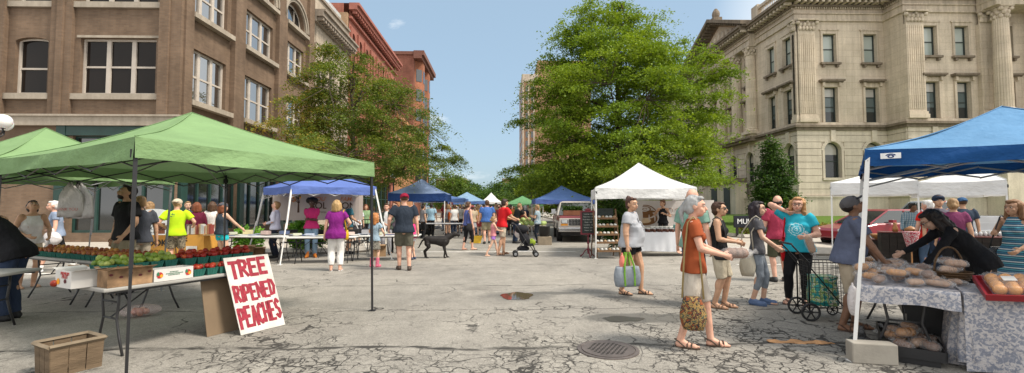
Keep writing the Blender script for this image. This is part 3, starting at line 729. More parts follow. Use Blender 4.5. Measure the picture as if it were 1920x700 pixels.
def column(f, u, w, r_=.5, v0=8.2, v1=16.35):
    m_ = MB(); c0 = f.p(u, v0, w); m_.box(c0.x-r_*1.35, c0.x+r_*1.35, c0.y-r_*1.35, c0.y+r_*1.35, v0, v0+.25)
    m_.lathe([(r_*1.3, .25), (r_*1.33, .35), (r_*1.1, .42), (r_*1.18, .52), (r_*1.02, .6)], c0*1+Vector((0, 0, 0)), 20)
    fluted(m_, c0+Vector((0, 0, .6)), r_, r_*.84, v1-v0-1.5)
    o = m_.build('column', SAND, ch); c_ = MB(); capital(c_, f, u, w, r_*.84, v1-.95, .95); c_.build('capital', SANDT, o)
def pilaster(f, u, wd=1.35, pr=.3, v0=8.2, v1=16.35, fl=7):
    m_ = MB(); fbox(m_, f, u-wd/2-.1, u+wd/2+.1, v0, v0+.3, .003, pr+.14); fbox(m_, f, u-wd/2-.05, u+wd/2+.05, v0+.3, v0+.5, .003, pr+.08)
    fbox(m_, f, u-wd/2, u+wd/2, v0+.5, v1-.95, .003, pr)
    for i in range(fl+1): q = u-wd/2+.12+i*(wd-.24)/fl; fbox(m_, f, q-.035, q+.035, v0+.7, v1-1.1, pr, pr+.035)
    o = m_.build('pilaster', SAND, ch); c_ = MB(); capital(c_, f, u, pr, wd/2, v1-.95, .95, True); c_.build('capital', SANDT, o)
pilaster(FA, .75); pilaster(FB, .62); pilaster(FB, 6.1, .95)
pilaster(FS, .02, .5, .12); 
for u in (5.85, 8.4, 11.4, 14.5, 17.5): column(FS, u, .35, .48)
# portico on the front: three columns carrying their own entablature
for u in (6.4, 9.9, 13.4): column(FB, u, 1.05, .52)
t = MB(); fbox(t, FB, 5.55, 22, 16.35, 17.45, .2, 1.6); fbox(t, FB, 5.5, 22, 16.8, 16.95, .2, 1.72); t.build('portico_beam', SANDT, ch)
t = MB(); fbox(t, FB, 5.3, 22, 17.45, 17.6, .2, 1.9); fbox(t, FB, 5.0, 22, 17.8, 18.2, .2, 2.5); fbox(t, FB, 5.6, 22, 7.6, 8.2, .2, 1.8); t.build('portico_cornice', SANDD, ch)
t = MB(); fbox(t, FB, 5.7, 22, 0, 7.6, .2, 1.65); t.build('portico_base', SANDR, ch)
# side pediment
def prism(mb, f, tri, w0, w1):
    P = [f.p(u, v, w_) for w_ in (w0, w1) for u, v in tri]; mb.add(P, [(0,2,1),(3,4,5),(0,1,4,3),(1,2,5,4),(2,0,3,5)])
t = MB(); prism(t, FS, [(5.9, 18.2), (17.4, 18.2), (11.65, 20.6)], .1, .35)
t.build('pediment', SAND, ch)
t = MB()
for (a, b) in (((5.0, 18.2), (11.65, 21.05)), ((18.3, 18.2), (11.65, 21.05))):
    P = []
    for w_ in (-3.0, 1.65):
        for (u, v) in (a, b): P += [FS.p(u, v, w_), FS.p(u, v+.34, w_)]
    t.add(P, [(0,2,3,1),(4,5,7,6),(0,1,5,4),(2,6,7,3),(1,3,7,5),(0,4,6,2)])
    n_ = 16
    for i in range(n_):
        s_ = (i+.5)/n_; u = a[0]+(b[0]-a[0])*s_; v = a[1]+(b[1]-a[1])*s_; fbox(t, FS, u-.09, u+.09, v-.24, v-.01, .36, 1.4)
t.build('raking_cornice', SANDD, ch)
t = MB(); fbox(t, FS, 11.2, 12.1, 21.0, 21.5, .2, 1.1); t.ell(FS.p(11.65, 21.9, .65), (.4, .4, .55), 10, 8); t.ell(FS.p(11.65, 22.3, .65), (.22, .22, .25), 8, 6); t.build('finial', SANDD, ch)
t = MB()   # relief in the pediment
for i in range(9): s_ = (i-4)/4; t.ell(FS.p(11.65+s_*3.4, 18.95+.55*(1-abs(s_)), .38), (.14, .32, .28+.25*(1-abs(s_))), 8, 6)
t.build('relief', SANDT, ch)
# balustrade on the corner
t = MB(); WB = mat('pale_baluster_stone', (.62, .58, .52), .8)
for f, u0_, u1_ in ((FS, .2, 5.0), (FA, .2, 6.5)):
    fbox(t, f, u0_, u1_, 18.22, 18.5, -.1, .25); fbox(t, f, u0_, u1_, 19.35, 19.6, -.1, .3)
    fbox(t, f, u0_-.4, u0_+.5, 18.22, 19.8, -.2, .35); fbox(t, f, u1_-.5, u1_+.5, 18.22, 19.8, -.2, .35)
t.build('balustrade', SANDT, ch)
t = MB()
for f, u0_, u1_ in ((FS, .9, 4.4), (FA, .9, 6.0)):
    u = u0_
    while u < u1_: t.lathe([(.07, 0), (.12, .25), (.05, .6), (.08, .85)], f.p(u, 18.5, .08), 8); u += .3
t.build('balusters', WB, ch)
# side entrance with small porch
t = MB(); fbox(t, FS, 6.6, 12.9, .3, 3.9, .56, 1.6); t.build('porch_wall', SANDR, ch)
t = MB(); fbox(t, FS, 6.4, 13.1, 3.9, 4.25, .56, 1.9); t.build('porch_cornice', SANDD, ch)
for u in (7.6, 10.2): t = MB(); fbox(t, FS, u, u+1.2, .9, 3.4, 1.601, 1.64); t.build('door', CWF, ch)
# ================================================================ trees
def leafmat(name, c1, c2, c3=None):
    m, nt, b = nodes(name); gi = nt.nodes.new('ShaderNodeNewGeometry')
    st = [(0, c1), (.6, c2)] + ([(.93, c3)] if c3 else [])
    c = ramp(nt, gi.outputs['Random Per Island'], st)
    n = noise(nt, coord(nt), .45, 3); c = mixc(nt, 1.0, c, ramp(nt, n, [(.35, (.72, .78, .8)), (.65, (1.25, 1.15, 1.0))]), 'MULTIPLY')
    nt.links.new(c, b.inputs['Base Color']); b.inputs['Roughness'].default_value = .6; b.inputs['Specular IOR Level'].default_value = .25
    t = nt.nodes.new('ShaderNodeBsdfTranslucent'); nt.links.new(mixc(nt, 1.0, c, (1.5, 1.5, .6), 'MULTIPLY'), t.inputs[0])
    s = nt.nodes.new('ShaderNodeMixShader'); s.inputs[0].default_value = .30
    nt.links.new(b.outputs[0], s.inputs[1]); nt.links.new(t.outputs[0], s.inputs[2]); nt.links.new(s.outputs[0], nt.nodes['Material Output'].inputs[0])
    return m
def leaves_mesh(name, P, Nn, L, Wd, m, seed=0):
    """P leaf centres, Nn long axis; rhombus leaves folded a bit"""
    rs = np.random.RandomState(seed); n = len(P)
    A = Nn/np.linalg.norm(Nn, axis=1)[:, None]; B = rs.normal(size=(n, 3)); B[:, 2] *= .35; B -= (B*A).sum(1)[:, None]*A; B /= np.linalg.norm(B, axis=1)[:, None]
    L = (L*(.6+.8*rs.rand(n)))[:, None]; Wd = (Wd*(.6+.8*rs.rand(n)))[:, None]
    V = np.empty((n, 4, 3)); V[:, 0] = P-A*L*.5; V[:, 1] = P+B*Wd*.5-A*L*.05; V[:, 2] = P+A*L*.5; V[:, 3] = P-B*Wd*.5-A*L*.05
    me = bpy.data.meshes.new(name); me.vertices.add(n*4); me.vertices.foreach_set('co', V.ravel().astype('f4'))
    me.loops.add(n*4); me.loops.foreach_set('vertex_index', np.arange(n*4, dtype='i4'))
    me.polygons.add(n); me.polygons.foreach_set('loop_start', np.arange(0, n*4, 4, dtype='i4')); me.polygons.foreach_set('loop_total', np.full(n, 4, dtype='i4'))
    me.materials.append(m); me.update(); me.validate(); return me
BARK = mat('bark', (.09, .07, .055), .95, .3, 6, 30, .8, 0, .1, .02, (1, 1, .3))
def tree(name, label, base, H, env, nclump, nleaf, leaf, lm, seed, trunk_r=.2, fork=.28, flat=.35, spread=.5, droop=.25, group=None, upright=.0, lmix=None):
    """env(z01, angle)-> crown radius in metres; clumps of leaves on their own branches"""
    rs = np.random.RandomState(seed); base = Vector(base)
    root = thing(name, label, 'tree', base, 0, group)
    cl = []
    while len(cl) < nclump:
        z = rs.rand(); a = rs.rand()*2*PI; r = env(z, a)
        if r <= 0: continue
        if rs.rand() > (r/ENVMAX[0])**1.4 + .08: continue
        q = rs.rand()**.42
        lump = 1+.16*math.sin(3*a+seed+4*z)+.13*math.sin(7*a-9*z+seed*2)+.08*math.sin(13*a+17*z)
        cl.append((z, a, r*q*lump, q))
    br = MB(); nb = 9; lean = Vector((rs.uniform(-.3, .3), rs.uniform(-.3, .3), 0))
    def tr(z): return Vector((lean.x*z*1.5+.12*math.sin(z*5+seed), lean.y*z*1.5+.1*math.cos(z*4+seed), z*H))
    tz = [i/9*.93 for i in range(10)]; br.tube([tr(z) for z in tz], [trunk_r*(1-z)**.8+.015+(.06*trunk_r/.2 if i == 0 else 0) for i, z in enumerate(tz)], 9)
    limbs = []
    nl = 16
    for i in range(nl):
        z0 = fork*(.75+.2*rs.rand()) + (.85-fork)*(i/nl)**1.1; a = i*2.4+rs.uniform(-.4, .4)
        z1 = min(.96, z0+.10+.22*rs.rand()+upright); r = env(min(.99, z1), a)*.72
        p0 = tr(z0); p2 = Vector((math.cos(a)*r, math.sin(a)*r, z1*H)); p1 = p0.lerp(p2, .45)+Vector((0, 0, .05*H*(.4-upright)))
        pts = [p0, p0.lerp(p1, .6)+Vector(rs.normal(size=3))*.06, p1, p1.lerp(p2, .5)+Vector(rs.normal(size=3))*.15, p2]
        rr = trunk_r*.42*(1-z0*.6); br.tube(pts, [rr, rr*.8, rr*.6, rr*.4, rr*.12], 6); limbs.append(pts)
    LP = np.array([[list(p) for p in l] for l in limbs]).reshape(-1, 3)
    Ps, Ns = [], []
    for (z, a, r, q) in cl:
        c = Vector((math.cos(a)*r, math.sin(a)*r, z*H)); d = ((LP-np.array(c))**2).sum(1); d[0::5] += 4; s0 = Vector(LP[int(d.argmin())])
        m_ = s0.lerp(c, .55)+Vector((rs.normal()*.08, rs.normal()*.08, .12+rs.rand()*.1))
        if rs.rand() < .55 or nclump < 350: br.tube([s0, m_, c], [.022*H/10, .014*H/10, .004], 4, False)
        out = Vector((math.cos(a), math.sin(a), 0)); sz = spread*(.6+.7*rs.rand())
        k = int(nleaf*(.6+.8*rs.rand()))
        u_ = rs.normal(size=(k, 3)); u_ *= np.array([sz, sz*.75, sz*flat])*.62
        ca, sa = math.cos(a), math.sin(a); X = u_[:, 0]*ca-u_[:, 1]*sa; Y = u_[:, 0]*sa+u_[:, 1]*ca; Z = u_[:, 2]-droop*(u_[:, 0]**2)/sz-.12*u_[:, 0]*droop
        # strings of leaflets: snap leaves towards a few twig directions
        tw = rs.rand(k); nd = 9; ang = rs.rand(nd)*2*PI; pick = rs.randint(0, nd, k); rad = tw*sz*1.25
        TX = np.cos(ang[pick])*rad; TY = np.sin(ang[pick])*rad; TZ = -droop*rad**2/sz*.8+(rs.rand(nd)[pick]-.5)*sz*flat*1.6+rad*upright*1.3
        mixv = (rs.rand(k) < .72)[:, None]
        U = np.where(mixv, np.stack([TX, TY, TZ], 1)+rs.normal(size=(k, 3))*leaf[0]*.55, np.stack([X, Y, Z], 1))
        Ps.append(U+np.array(c)); ax = np.stack([np.cos(ang[pick]+rs.normal(size=k)*.9), np.sin(ang[pick]+rs.normal(size=k)*.9), rs.normal(size=k)*.45-.1], 1); Ns.append(ax)
    P = np.concatenate(Ps); A = np.concatenate(Ns)
    me = leaves_mesh('crown', P, A, leaf[0], leaf[1], lm, seed)
    if lmix:
        me.materials.append(lmix[0]); f_ = lmix[1](P); me.polygons.foreach_set('material_index', f_.astype('i4')); me.update()
    o = bpy.data.objects.new('crown', me); C.objects.link(o); o.parent = root
    br.build('trunk', BARK, root, True)
    return root
ENVMAX = [1]
LG = leafmat('green_leaf', (.11, .18, .018), (.165, .245, .022), (.225, .31, .03))
LH = leafmat('locust_leaf', (.075, .12, .02), (.115, .165, .028), (.18, .21, .035))
LY = leafmat('yellowing_leaf', (.18, .17, .025), (.27, .23, .035), (.30, .20, .04))
LD = leafmat('dark_leaf', (.035, .08, .018), (.06, .12, .025), (.09, .16, .03))
LF = leafmat('far_leaf', (.06, .12, .022), (.10, .17, .03), (.15, .22, .045))
def env_big(z, a):
    if z < .16: return 0
    t = (z-.16)/.84
    r = 5.7*min(1, (t/.10+.25))*(1-max(0, t-.42)**1.3*1.05)
    if t > .62: r *= 1-(t-.62)*1.5*(1-max(0, math.sin(2*a+.9))*.9)
    if t > .93: r *= max(.2, (1-t)/.07)
    return max(.4, r)
ENVMAX[0] = 5.7
tree('street_tree', 'big bright green spreading tree towering behind the white peaked tent', (7.1, 27.0, 0), 13.9, env_big, 620, 400, (.135, .075), LG, 5, .30, .16, .19, 1.0, .32)
def env_l(z, a):
    if z < .30: return 0
    t = (z-.30)/.70
    return max(.5, 4.25*min(1, .5+t/.25)*(1-max(0, t-.32)**1.2*1.05)*(1.18 if math.cos(a) > .6 and t < .45 else 1))
ENVMAX[0] = 5.2
tree('street_tree', 'feathery yellow-tinged tree in front of the brick corner building and red building', (-7.6, 23.5, .1), 9.6, env_l, 200, 430, (.14, .05), LH, 11, .17, .26, .15, .95, .50,
     lmix=(LY, lambda P: ((P[:, 0]+.25*P[:, 2]+.9*np.sin(P[:, 2]*2.1+P[:, 1])) < -.6+1.3*np.random.RandomState(1).normal(size=len(P))).astype(int)))
def env_s(z, a):
    if z < .12: return 0
    t = (z-.12)/.88
    return max(.12, 1.35*(1-t)**.75*min(1, .45+t/.2))
ENVMAX[0] = 1.35
tree('lawn_tree', 'small dark pyramid-shaped tree on the courthouse lawn', (15.9, 26.2, .35), 5.15, env_s, 170, 110, (.14, .09), LD, 21, .07, .12, .5, .42, .2, upright=.1)
def env_r(z, a):
    if z < .2: return 0
    t = (z-.2)/.8
    return max(.3, 1.0*ENVMAX[0]*min(1, .5+t/.2)*math.sqrt(max(0.02, 1-t**2.2)))
far = [(-9.5, 78, 7.5, 4.2, 'feathery pale tree beyond the second blue tent', LF, 55), (-6.6, 62, 6.2, 2.8, 'loose green tree just right of the far brown building', LF, 45),
       (-5.5, 92, 7.0, 5.0, 'round green tree in the middle of the far row', LD, 50), (-1.2, 130, 8.5, 5.0, 'tall far tree standing left of the distant brick block', LD, 45), (-12.0, 100, 8.0, 5.2, 'dark green tree at the left end of the far row', LD, 50),
       (4.6, 70, 7.0, 4.2, 'dark tree above the green peaked tent', LD, 60), (5.6, 46, 6.4, 3.6, 'bushy green tree behind the truck tent', LG, 90), (8.6, 38, 6.6, 3.6, 'green tree filling in under the big tree', LG, 100),
       (12.5, 42, 6.5, 3.4, 'leafy tree between the big tree and the courthouse porch', LG, 80), (3.6, 95, 7.5, 4.6, 'hazy green tree right of the street end', LF, 55)]
for i, (x, y, h_, rr, lab, lm_, nc) in enumerate(far):
    ENVMAX[0] = rr
    tree('far_tree', lab, (x, y, 0), h_, env_r, nc, 130, (.30*max(1, y/60), .16*max(1, y/60)), lm_, 40+i, .14, .2, .45, rr*.30, .2, group='trees down the street')
# leafy plants
def bush(name, label, base, rx, ry, h_, n, leaf, lm, seed, cat='plant', group=None, n2=None):
    rs = np.random.RandomState(seed); u = rs.normal(size=(n, 3)); u /= np.linalg.norm(u, axis=1)[:, None]; q = rs.rand(n)**.35
    lump = 1+.18*np.sin(u[:, 0]*5+seed)+.15*np.sin(u[:, 1]*6)
    P = u*(q*lump)[:, None]*np.array([rx, ry, h_*.5]); P[:, 2] += h_*.5; P = P[P[:, 2] > 0.02]
    A = u[:len(P)]+rs.normal(size=(len(P), 3))*.6; A[:, 2] *= .5
    root = thing(name, label, cat, base, 0, group)
    o = bpy.data.objects.new('leaves', leaves_mesh('leaves', P, A, leaf[0], leaf[1], lm, seed)); C.objects.link(o); o.parent = root
    b = MB()
    for i in range(7): a = i*.9; b.tube([(0, 0, 0), (math.cos(a)*rx*.3, math.sin(a)*ry*.3, h_*.5), (math.cos(a)*rx*.6, math.sin(a)*ry*.6, h_*.8)], [.015, .01, .004], 4)
    b.build('stem', BARK, root); return root
LB = leafmat('broad_leaf', (.10, .24, .03), (.17, .36, .05), (.22, .42, .07))
bush('leafy_plant', 'bright green broad-leaved plant below the banner of the blue tent', (-6.55, 15.6, .1), .85, .4, 1.05, 1500, (.17, .12), LB, 3)
bush('leafy_plant', 'green plant partly behind the woman in the white long-sleeved shirt', (-8.6, 15.7, .1), .5, .35, .8, 700, (.15, .11), LB, 4)
bush('potted_palm', 'dark spiky plant between the chalkboard and the white tent', (4.05, 16.3, .1), .75, .6, 2.0, 1500, (.42, .06), LD, 8)
FLW = leafmat('flower_leaf', (.14, .15, .03), (.22, .20, .04), (.50, .22, .03))
rs_ = random.Random(5)
for i in range(9):
    bush('flower_clump', 'clump of green and orange flowers in the bed below the museum sign', (11.7+i*.62, 21.5+rs_.uniform(-.1, .1), .2), .42, .38, .62, 520, (.09, .06), FLW, 60+i, 'flowers', 'flower clumps in the bed')
# ================================================================ tents
def fabric(name, col, trans=.22): return mat(name, col, .8, .09, 1.4, 4.0, .55, 0, .2, .08, (1, 1, 1.5), trans)
def canopy(name, label, eave, peak, zv0, zv1, feet, legm, canm, leg_r=.018, truss=None, group=None, sag=.10, vm=None, seed=1, crown=0, scissor=True, low=0):
    """eave: 4 ground-plane corners ccw, zv0/zv1 valance bottom/top height, feet: 4 leg feet (or None)"""
    E = [Vector((*e[:2], 0)) for e in eave]; cen = sum(E, Vector())/4 if len(peak) == 1 else Vector((peak[0], peak[1], 0)); zp = peak[-1]
    root = thing(name, label, 'tent', cen, 0, group)
    def L(p): return Vector(p)-cen
    m_ = MB(); n = 14; k = 12
    rsd = seed*1.7
    for i in range(4):
        a, b = E[i], E[(i+1) % 4]; vs = []; fs = []
        for r_ in range(n+1):
            t = r_/n
            for j in range(k+1):
                s = j/k; e = a.lerp(b, s); p = e.lerp(cen, t)
                z = zv1+(zp-zv1)*(t+sag*math.sin(PI*t)*-1*(.6+.4*abs(2*s-1)))
                z -= .035*math.sin(PI*s)*(1-t)*math.cos(t*2)           # slack between the corners
                z += (.010*math.sin(9*s+rsd+4*t)+.006*math.sin(17*s-11*t+rsd))*math.sin(PI*t)
                vs.append(L(Vector((p.x, p.y, z))))
        for r_ in range(n):
            for j in range(k):
                q = r_*(k+1)+j; fs.append((q, q+1, q+k+2, q+k+1))
        m_.add(vs, fs)
    can = m_.build('canopy', canm, root, True)
    for i in range(4):      # stitched seam along each ridge
        P_ = []
        for r_ in range(n+1):
            t = r_/n; q_ = E[i].lerp(cen, t); P_.append(L(Vector((q_.x, q_.y, zv1+(zp-zv1)*(t-sag*math.sin(PI*t))+.006))))
        sm_ = MB(); sm_.tube(P_, .007, 5); sm_.build('seam', canm, can, True)
    m_ = MB()
    for i in range(4):
        a, b = E[i], E[(i+1) % 4]; out = Vector(((b-a).y, -(b-a).x, 0)).normalized(); vs = []; fs = []; K = 36; RR = 4
        for r_ in range(RR+1):
            for j in range(K+1):
                s = j/K; e = a.lerp(b, s); t = r_/RR
                z = zv1-.035*math.sin(PI*s)*(1-t) - (zv1-zv0)*t
                amp = .022*math.sin(PI*min(1, s*4) if s < .125 else (PI*min(1, (1-s)*4) if s > .875 else PI/2))
                e = e+out*(.012*t+amp*(math.sin(11*s+rsd+i*2+2.2*t)+.6*math.sin(23*s+rsd*2+3*t))*t**.5*.8)
                z += .012*math.sin(7*s+i+rsd)*t
                vs.append(L(Vector((e.x, e.y, z))))
        for r_ in range(RR):
            for j in range(K):
                q = r_*(K+1)+j; fs.append((q+1, q, q+K+1, q+K+2))
        m_.add(vs, fs)
    val = m_.build('valance', vm or canm, root, True)
    zt = zv0+.06
    for i in range(4):
        if feet[i] is None: continue
        f_ = Vector((*feet[i][:2], feet[i][2] if len(feet[i]) > 2 else 0)); tp = E[i]+(cen-E[i]).normalized()*.04+Vector((0, 0, zv1-.04))
        g_ = MB(); m2 = f_.lerp(tp, .52)
        bar(g_, L(f_), L(m2), leg_r*1.5); bar(g_, L(m2)-Vector((0, 0, .15)), L(tp), leg_r*2.0)
        lg = g_.build('leg', legm, root)
        g_ = MB(); bx = L(f_); g_.box(bx.x-.05, bx.x+.05, bx.y-.05, bx.y+.05, bx.z, bx.z+.008); g_.build('foot_plate', legm, lg)
        g_ = MB(); q = L(tp); g_.box(q.x-.03, q.x+.03, q.y-.03, q.y+.03, q.z-.16, q.z-.08); g_.build('corner_bracket', BLKP, lg)
    if scissor:
        g_ = MB(); hgt = .21 if low == 0 else .15
        for i in range(4):
            a, b = E[i]+(cen-E[i])*.02, E[(i+1) % 4]+(cen-E[(i+1) % 4])*.02
            for s_ in range(4):
                p0, p1 = a.lerp(b, s_/4), a.lerp(b, (s_+1)/4); z0, z1 = zt-low, zt-low-hgt*.0+.0
                for (u_, v_) in (((p0, 0), (p1, 1)), ((p0, 1), (p1, 0))):
                    zz = [zv1-.10-hgt*(1-x) if (s_+x) % 2 == 0 else zv1-.10-hgt*x for x in (u_[1], v_[1])]
                    bar(g_, L(Vector((u_[0].x, u_[0].y, zv1-.07-hgt*u_[1]))), L(Vector((v_[0].x, v_[0].y, zv1-.08-hgt*v_[1]))), leg_r*.8)
            bar(g_, L(a+Vector((0, 0, zv1-.1))), L(cen+Vector((0, 0, zp-.12))), leg_r*.8)
            bar(g_, L(a+Vector((0, 0, zv1-.34))), L(cen+Vector((0, 0, zp-.55))), leg_r*.8)
        bar(g_, L(cen+Vector((0, 0, zp-.6))), L(cen+Vector((0, 0, zp-.05))), leg_r*2)
        g_.build('truss', truss or legm, root)
    return root
BLKP = mat('black_plastic', (.018, .018, .02), .5, .1, 5, 40, .1)
BLKM = mat('black_metal', (.016, .016, .018), .35, .1, 5, 40, .1, 0, .5)
WHM = mat('white_metal', (.72, .71, .69), .4, .06, 5, 40, .08)
GRM = mat('grey_metal', (.30, .31, .33), .35, .1, 5, 40, .05, .6)
GRC = fabric('green_canopy', (.20, .32, .145), .13)
def q4(c, w, d, rz=0):
    r_ = Matrix.Rotation(rz, 3, 'Z'); return [tuple((Vector((*c, 0))+r_ @ Vector((sx*w/2, sy*d/2, 0)))[:2]) for sx, sy in ((-1, -1), (1, -1), (1, 1), (-1, 1))]
# green fruit-stall tent
A_, B_ = Vector((-3.46, 4.34, 0)), Vector((-1.95, 6.98, 0)); C_, D_ = Vector((-5.45, 9.1, 0)), Vector((-7.0, 6.45, 0))
canopy('canopy_tent', 'green canopy tent with black legs over the fruit tables', [A_, B_, C_, D_], (-4.55, 6.72, 2.95), 2.02, 2.235, [A_, B_, C_, D_], BLKM, GRC, .016, seed=1)
A2, B2 = Vector((-7.15, 6.4, 0)), Vector((-6.1, 8.6, 0)); C2, D2 = Vector((-8.7, 9.95, 0)), Vector((-10.0, 7.5, 0))
canopy('canopy_tent', 'second green canopy tent, partly outside the photo behind the first one', [A2, B2, C2, D2], (-8.0, 8.1, 2.95), 1.99, 2.20, [None, (-6.35, 8.7), (-8.9, 10.0), (-10.2, 7.5)], GRM, GRC, .016, GRM, seed=2)
# blue banner tent with slanting white legs
BLC = fabric('royal_blue_canopy', (.11, .17, .44), .15); BLC2 = fabric('blue_canopy', (.12, .21, .47), .15); NVC = fabric('navy_valance', (.018, .05, .17), .05)
a_, b_ = D(545, 355, 12.9), D(706, 350, 14.2); d_, c_ = D(494, 355, 14.6), D(640, 350, 16.2)
BT1 = canopy('canopy_tent', 'blue canopy tent with slanting white legs and a banner at its back', [a_, b_, c_, d_], (-5.55, 14.5, 2.85), 1.94, 2.18, [(-5.98, 12.48), (-3.25, 13.66), (-4.9, 16.6, .13), (-8.05, 14.65)], WHM, BLC, .02, WHM, seed=3)
canopy('canopy_tent', 'blue peaked tent with navy valance beyond the man in the maroon cap', q4((-4.4, 25.1), 2.95, 2.9), (-4.4, 25.1, 3.1), 1.86, 2.28, q4((-4.4, 25.1), 2.9, 2.9), WHM, fabric('slate_blue_canopy', (.22, .30, .48), .15), .02, WHM, vm=NVC, seed=4)
canopy('canopy_tent', 'light blue tent furthest down the left side of the street', q4((-3.2, 42.5), 3.6, 3), (-3.2, 42.5, 2.95), 1.8, 2.1, q4((-3.2, 42.5), 3.5, 3), WHM, fabric('pale_blue_canopy', (.24, .38, .55), .2), .02, WHM, vm=BLC2, seed=5)
canopy('canopy_tent', 'long low blue tent with white legs behind the peaked blue tent', q4((-4.3, 33), 3.6, 3), (-4.3, 33, 2.5), 1.9, 2.15, q4((-4.3, 33), 3.5, 3), WHM, BLC2, .02, WHM, seed=6)
canopy('canopy_tent', 'small white peaked tent far down the street, left of the green peak', q4((-1.15, 52), 2.4, 3), (-1.15, 52, 3.2), 1.9, 2.1, q4((-1.15, 52), 2.4, 3), WHM, fabric('white_canopy', (.74, .74, .74), .2), .02, WHM, seed=7)
canopy('canopy_tent', 'light green peaked tent beyond the man in the red shirt', q4((1.7, 36.5), 3.1, 3), (1.7, 36.5, 2.45), 1.62, 1.8, q4((1.7, 36.5), 3, 3), WHM, fabric('light_green_canopy', (.16, .36, .17), .25), .02, WHM, seed=8)
canopy('canopy_tent', 'blue peaked tent over the back of the old pickup truck', q4((3.2, 24.0), 3.0, 2.9), (3.2, 24.0, 2.68), 1.72, 1.95, q4((3.2, 24.0), 2.95, 2.9), WHM, BLC2, .02, WHM, seed=9, vm=BLC)
WHC = fabric('white_canopy', (.76, .76, .76), .25)
canopy('canopy_tent', 'white peaked tent over the table with the white cloth', [(2.87, 13.8), (6.02, 13.8), (6.45, 16.85), (3.35, 16.85)], (4.68, 15.3, 3.06), 1.82, 2.16, [(2.87, 13.79), (6.05, 13.8), (6.5, 16.9, .12), (3.35, 16.9)], WHM, WHC, .02, WHM, seed=10)
p0, p1, p2 = D(1557, 350, 13.6), D(1722, 350, 12.2), D(1888, 350, 11.0)
canopy('canopy_tent', 'white tent partly hidden behind the big blue one, over the black crates', [p0, p1, (p1.x+2.0, p1.y+2.4), (p0.x+2.0, p0.y+2.6)], (p0.x+2.35, p0.y+.6, 2.85), 1.93, 2.3, [(p0.x, p0.y), (p1.x, p1.y), None, None], WHM, WHC, .02, WHM, seed=11)
canopy('canopy_tent', 'white tent at the edge of the photo above the silver pickup', [p1, p2, (p2.x+2.0, p2.y+2.4), (p1.x+2.0, p1.y+2.4)], (p1.x+2.3, p1.y+.6, 2.85), 1.86, 2.25, [None, (p2.x, p2.y), None, None], WHM, WHC, .02, WHM, seed=12)
# near blue tent on the right
BLN = fabric('bright_blue_canopy', (.115, .26, .45), .12); NVN = fabric('deep_blue_valance', (.012, .075, .24), .08)
e1 = Vector((math.sin(R(38)), math.cos(R(38)), 0)); e2 = Vector((math.cos(R(38)), -math.sin(R(38)), 0)); q0 = Vector((4.02, 4.9, 0)); s_ = 2.62
BT = canopy('canopy_tent', 'big blue tent with white legs over the bread stall', [q0, q0+e2*s_, q0+(e1+e2)*s_, q0+e1*s_], ((q0+(e1+e2)*s_/2).x, (q0+(e1+e2)*s_/2).y, 2.74), 2.02, 2.2,
       [(3.59, 4.61), None, tuple((q0+(e1+e2)*s_)[:2]), tuple((q0+e1*s_+Vector((.1, .35, 0)))[:2])], WHM, BLN, .021, GRM, vm=NVN, seed=13, sag=.12, low=.01)
# emblem patch on its valance
t = MB(); c0 = BT.location
po = q0+e2*.16-Vector((e2.y*-1, e2.x, 0)).normalized()*0
nrm = Vector((-math.sin(R(38)), -math.cos(R(38)), 0))
def onval(s, z, off): p = q0+e2*s+nrm*off; return Vector((p.x, p.y, z))-c0
t.add([onval(.13, 2.085, .05), onval(.30, 2.085, .05), onval(.30, 2.145, .05), onval(.13, 2.145, .05)], [(0, 1, 2, 3)])
pt = t.build('emblem', mat('white_print', (.8, .8, .8), .7), BT)
t = MB()
for (ra, s0, s1, cz) in ((.030, 20, 160, 2.108), (.018, 0, 360, 2.108)):
    n_ = 18
    for i in range(n_):
        a0, a1 = R(s0+(s1-s0)*i/n_), R(s0+(s1-s0)*(i+1)/n_)
        t.add([onval(.215+ra*1.6*math.cos(a0), cz+ra*math.sin(a0), .053), onval(.215+ra*1.6*math.cos(a1), cz+ra*math.sin(a1), .053), onval(.215+(ra-.009)*1.6*math.cos(a1), cz+(ra-.009)*math.sin(a1), .053), onval(.215+(ra-.009)*1.6*math.cos(a0), cz+(ra-.009)*math.sin(a0), .053)], [(0, 1, 2, 3)])
t.build('emblem_ring', NVC, pt)
# ================================================================ people
DG = None
def remesh(mb, name, m, parent, vox, smooth_it=3, disp=None, local=None, fac=.5):
    """join overlapping pieces into one continuous skin"""
    me = mb.mesh(name, m, True); o = bpy.data.objects.new(name, me)
    r_ = o.modifiers.new('r', 'REMESH'); r_.mode = 'VOXEL'; r_.voxel_size = vox; r_.use_smooth_shade = True
    if smooth_it: s_ = o.modifiers.new('s', 'SMOOTH'); s_.factor = fac; s_.iterations = smooth_it
    nm = evaluated(o); C.objects.link(o)
    o.modifiers.clear(); old = o.data; o.data = nm; bpy.data.meshes.remove(old); nm.name = name
    if not nm.materials:
        for q in (m if isinstance(m, (list, tuple)) else [m]): nm.materials.append(q)
    if disp and len(nm.vertices):
        n = len(nm.vertices); co = np.empty(n*3, 'f4'); nm.vertices.foreach_get('co', co); co = co.reshape(-1, 3).astype('f8')
        no = np.empty(n*3, 'f4'); nm.vertex_normals.foreach_get('vector', no); no = no.reshape(-1, 3)
        amp, fr, seed, an = disp
        co += no*(waves(co, seed, fr, 7, an)*amp)[:, None]
        nm.vertices.foreach_set('co', co.ravel().astype('f4')); nm.update()
    if parent is not None: o.parent = parent
    return o
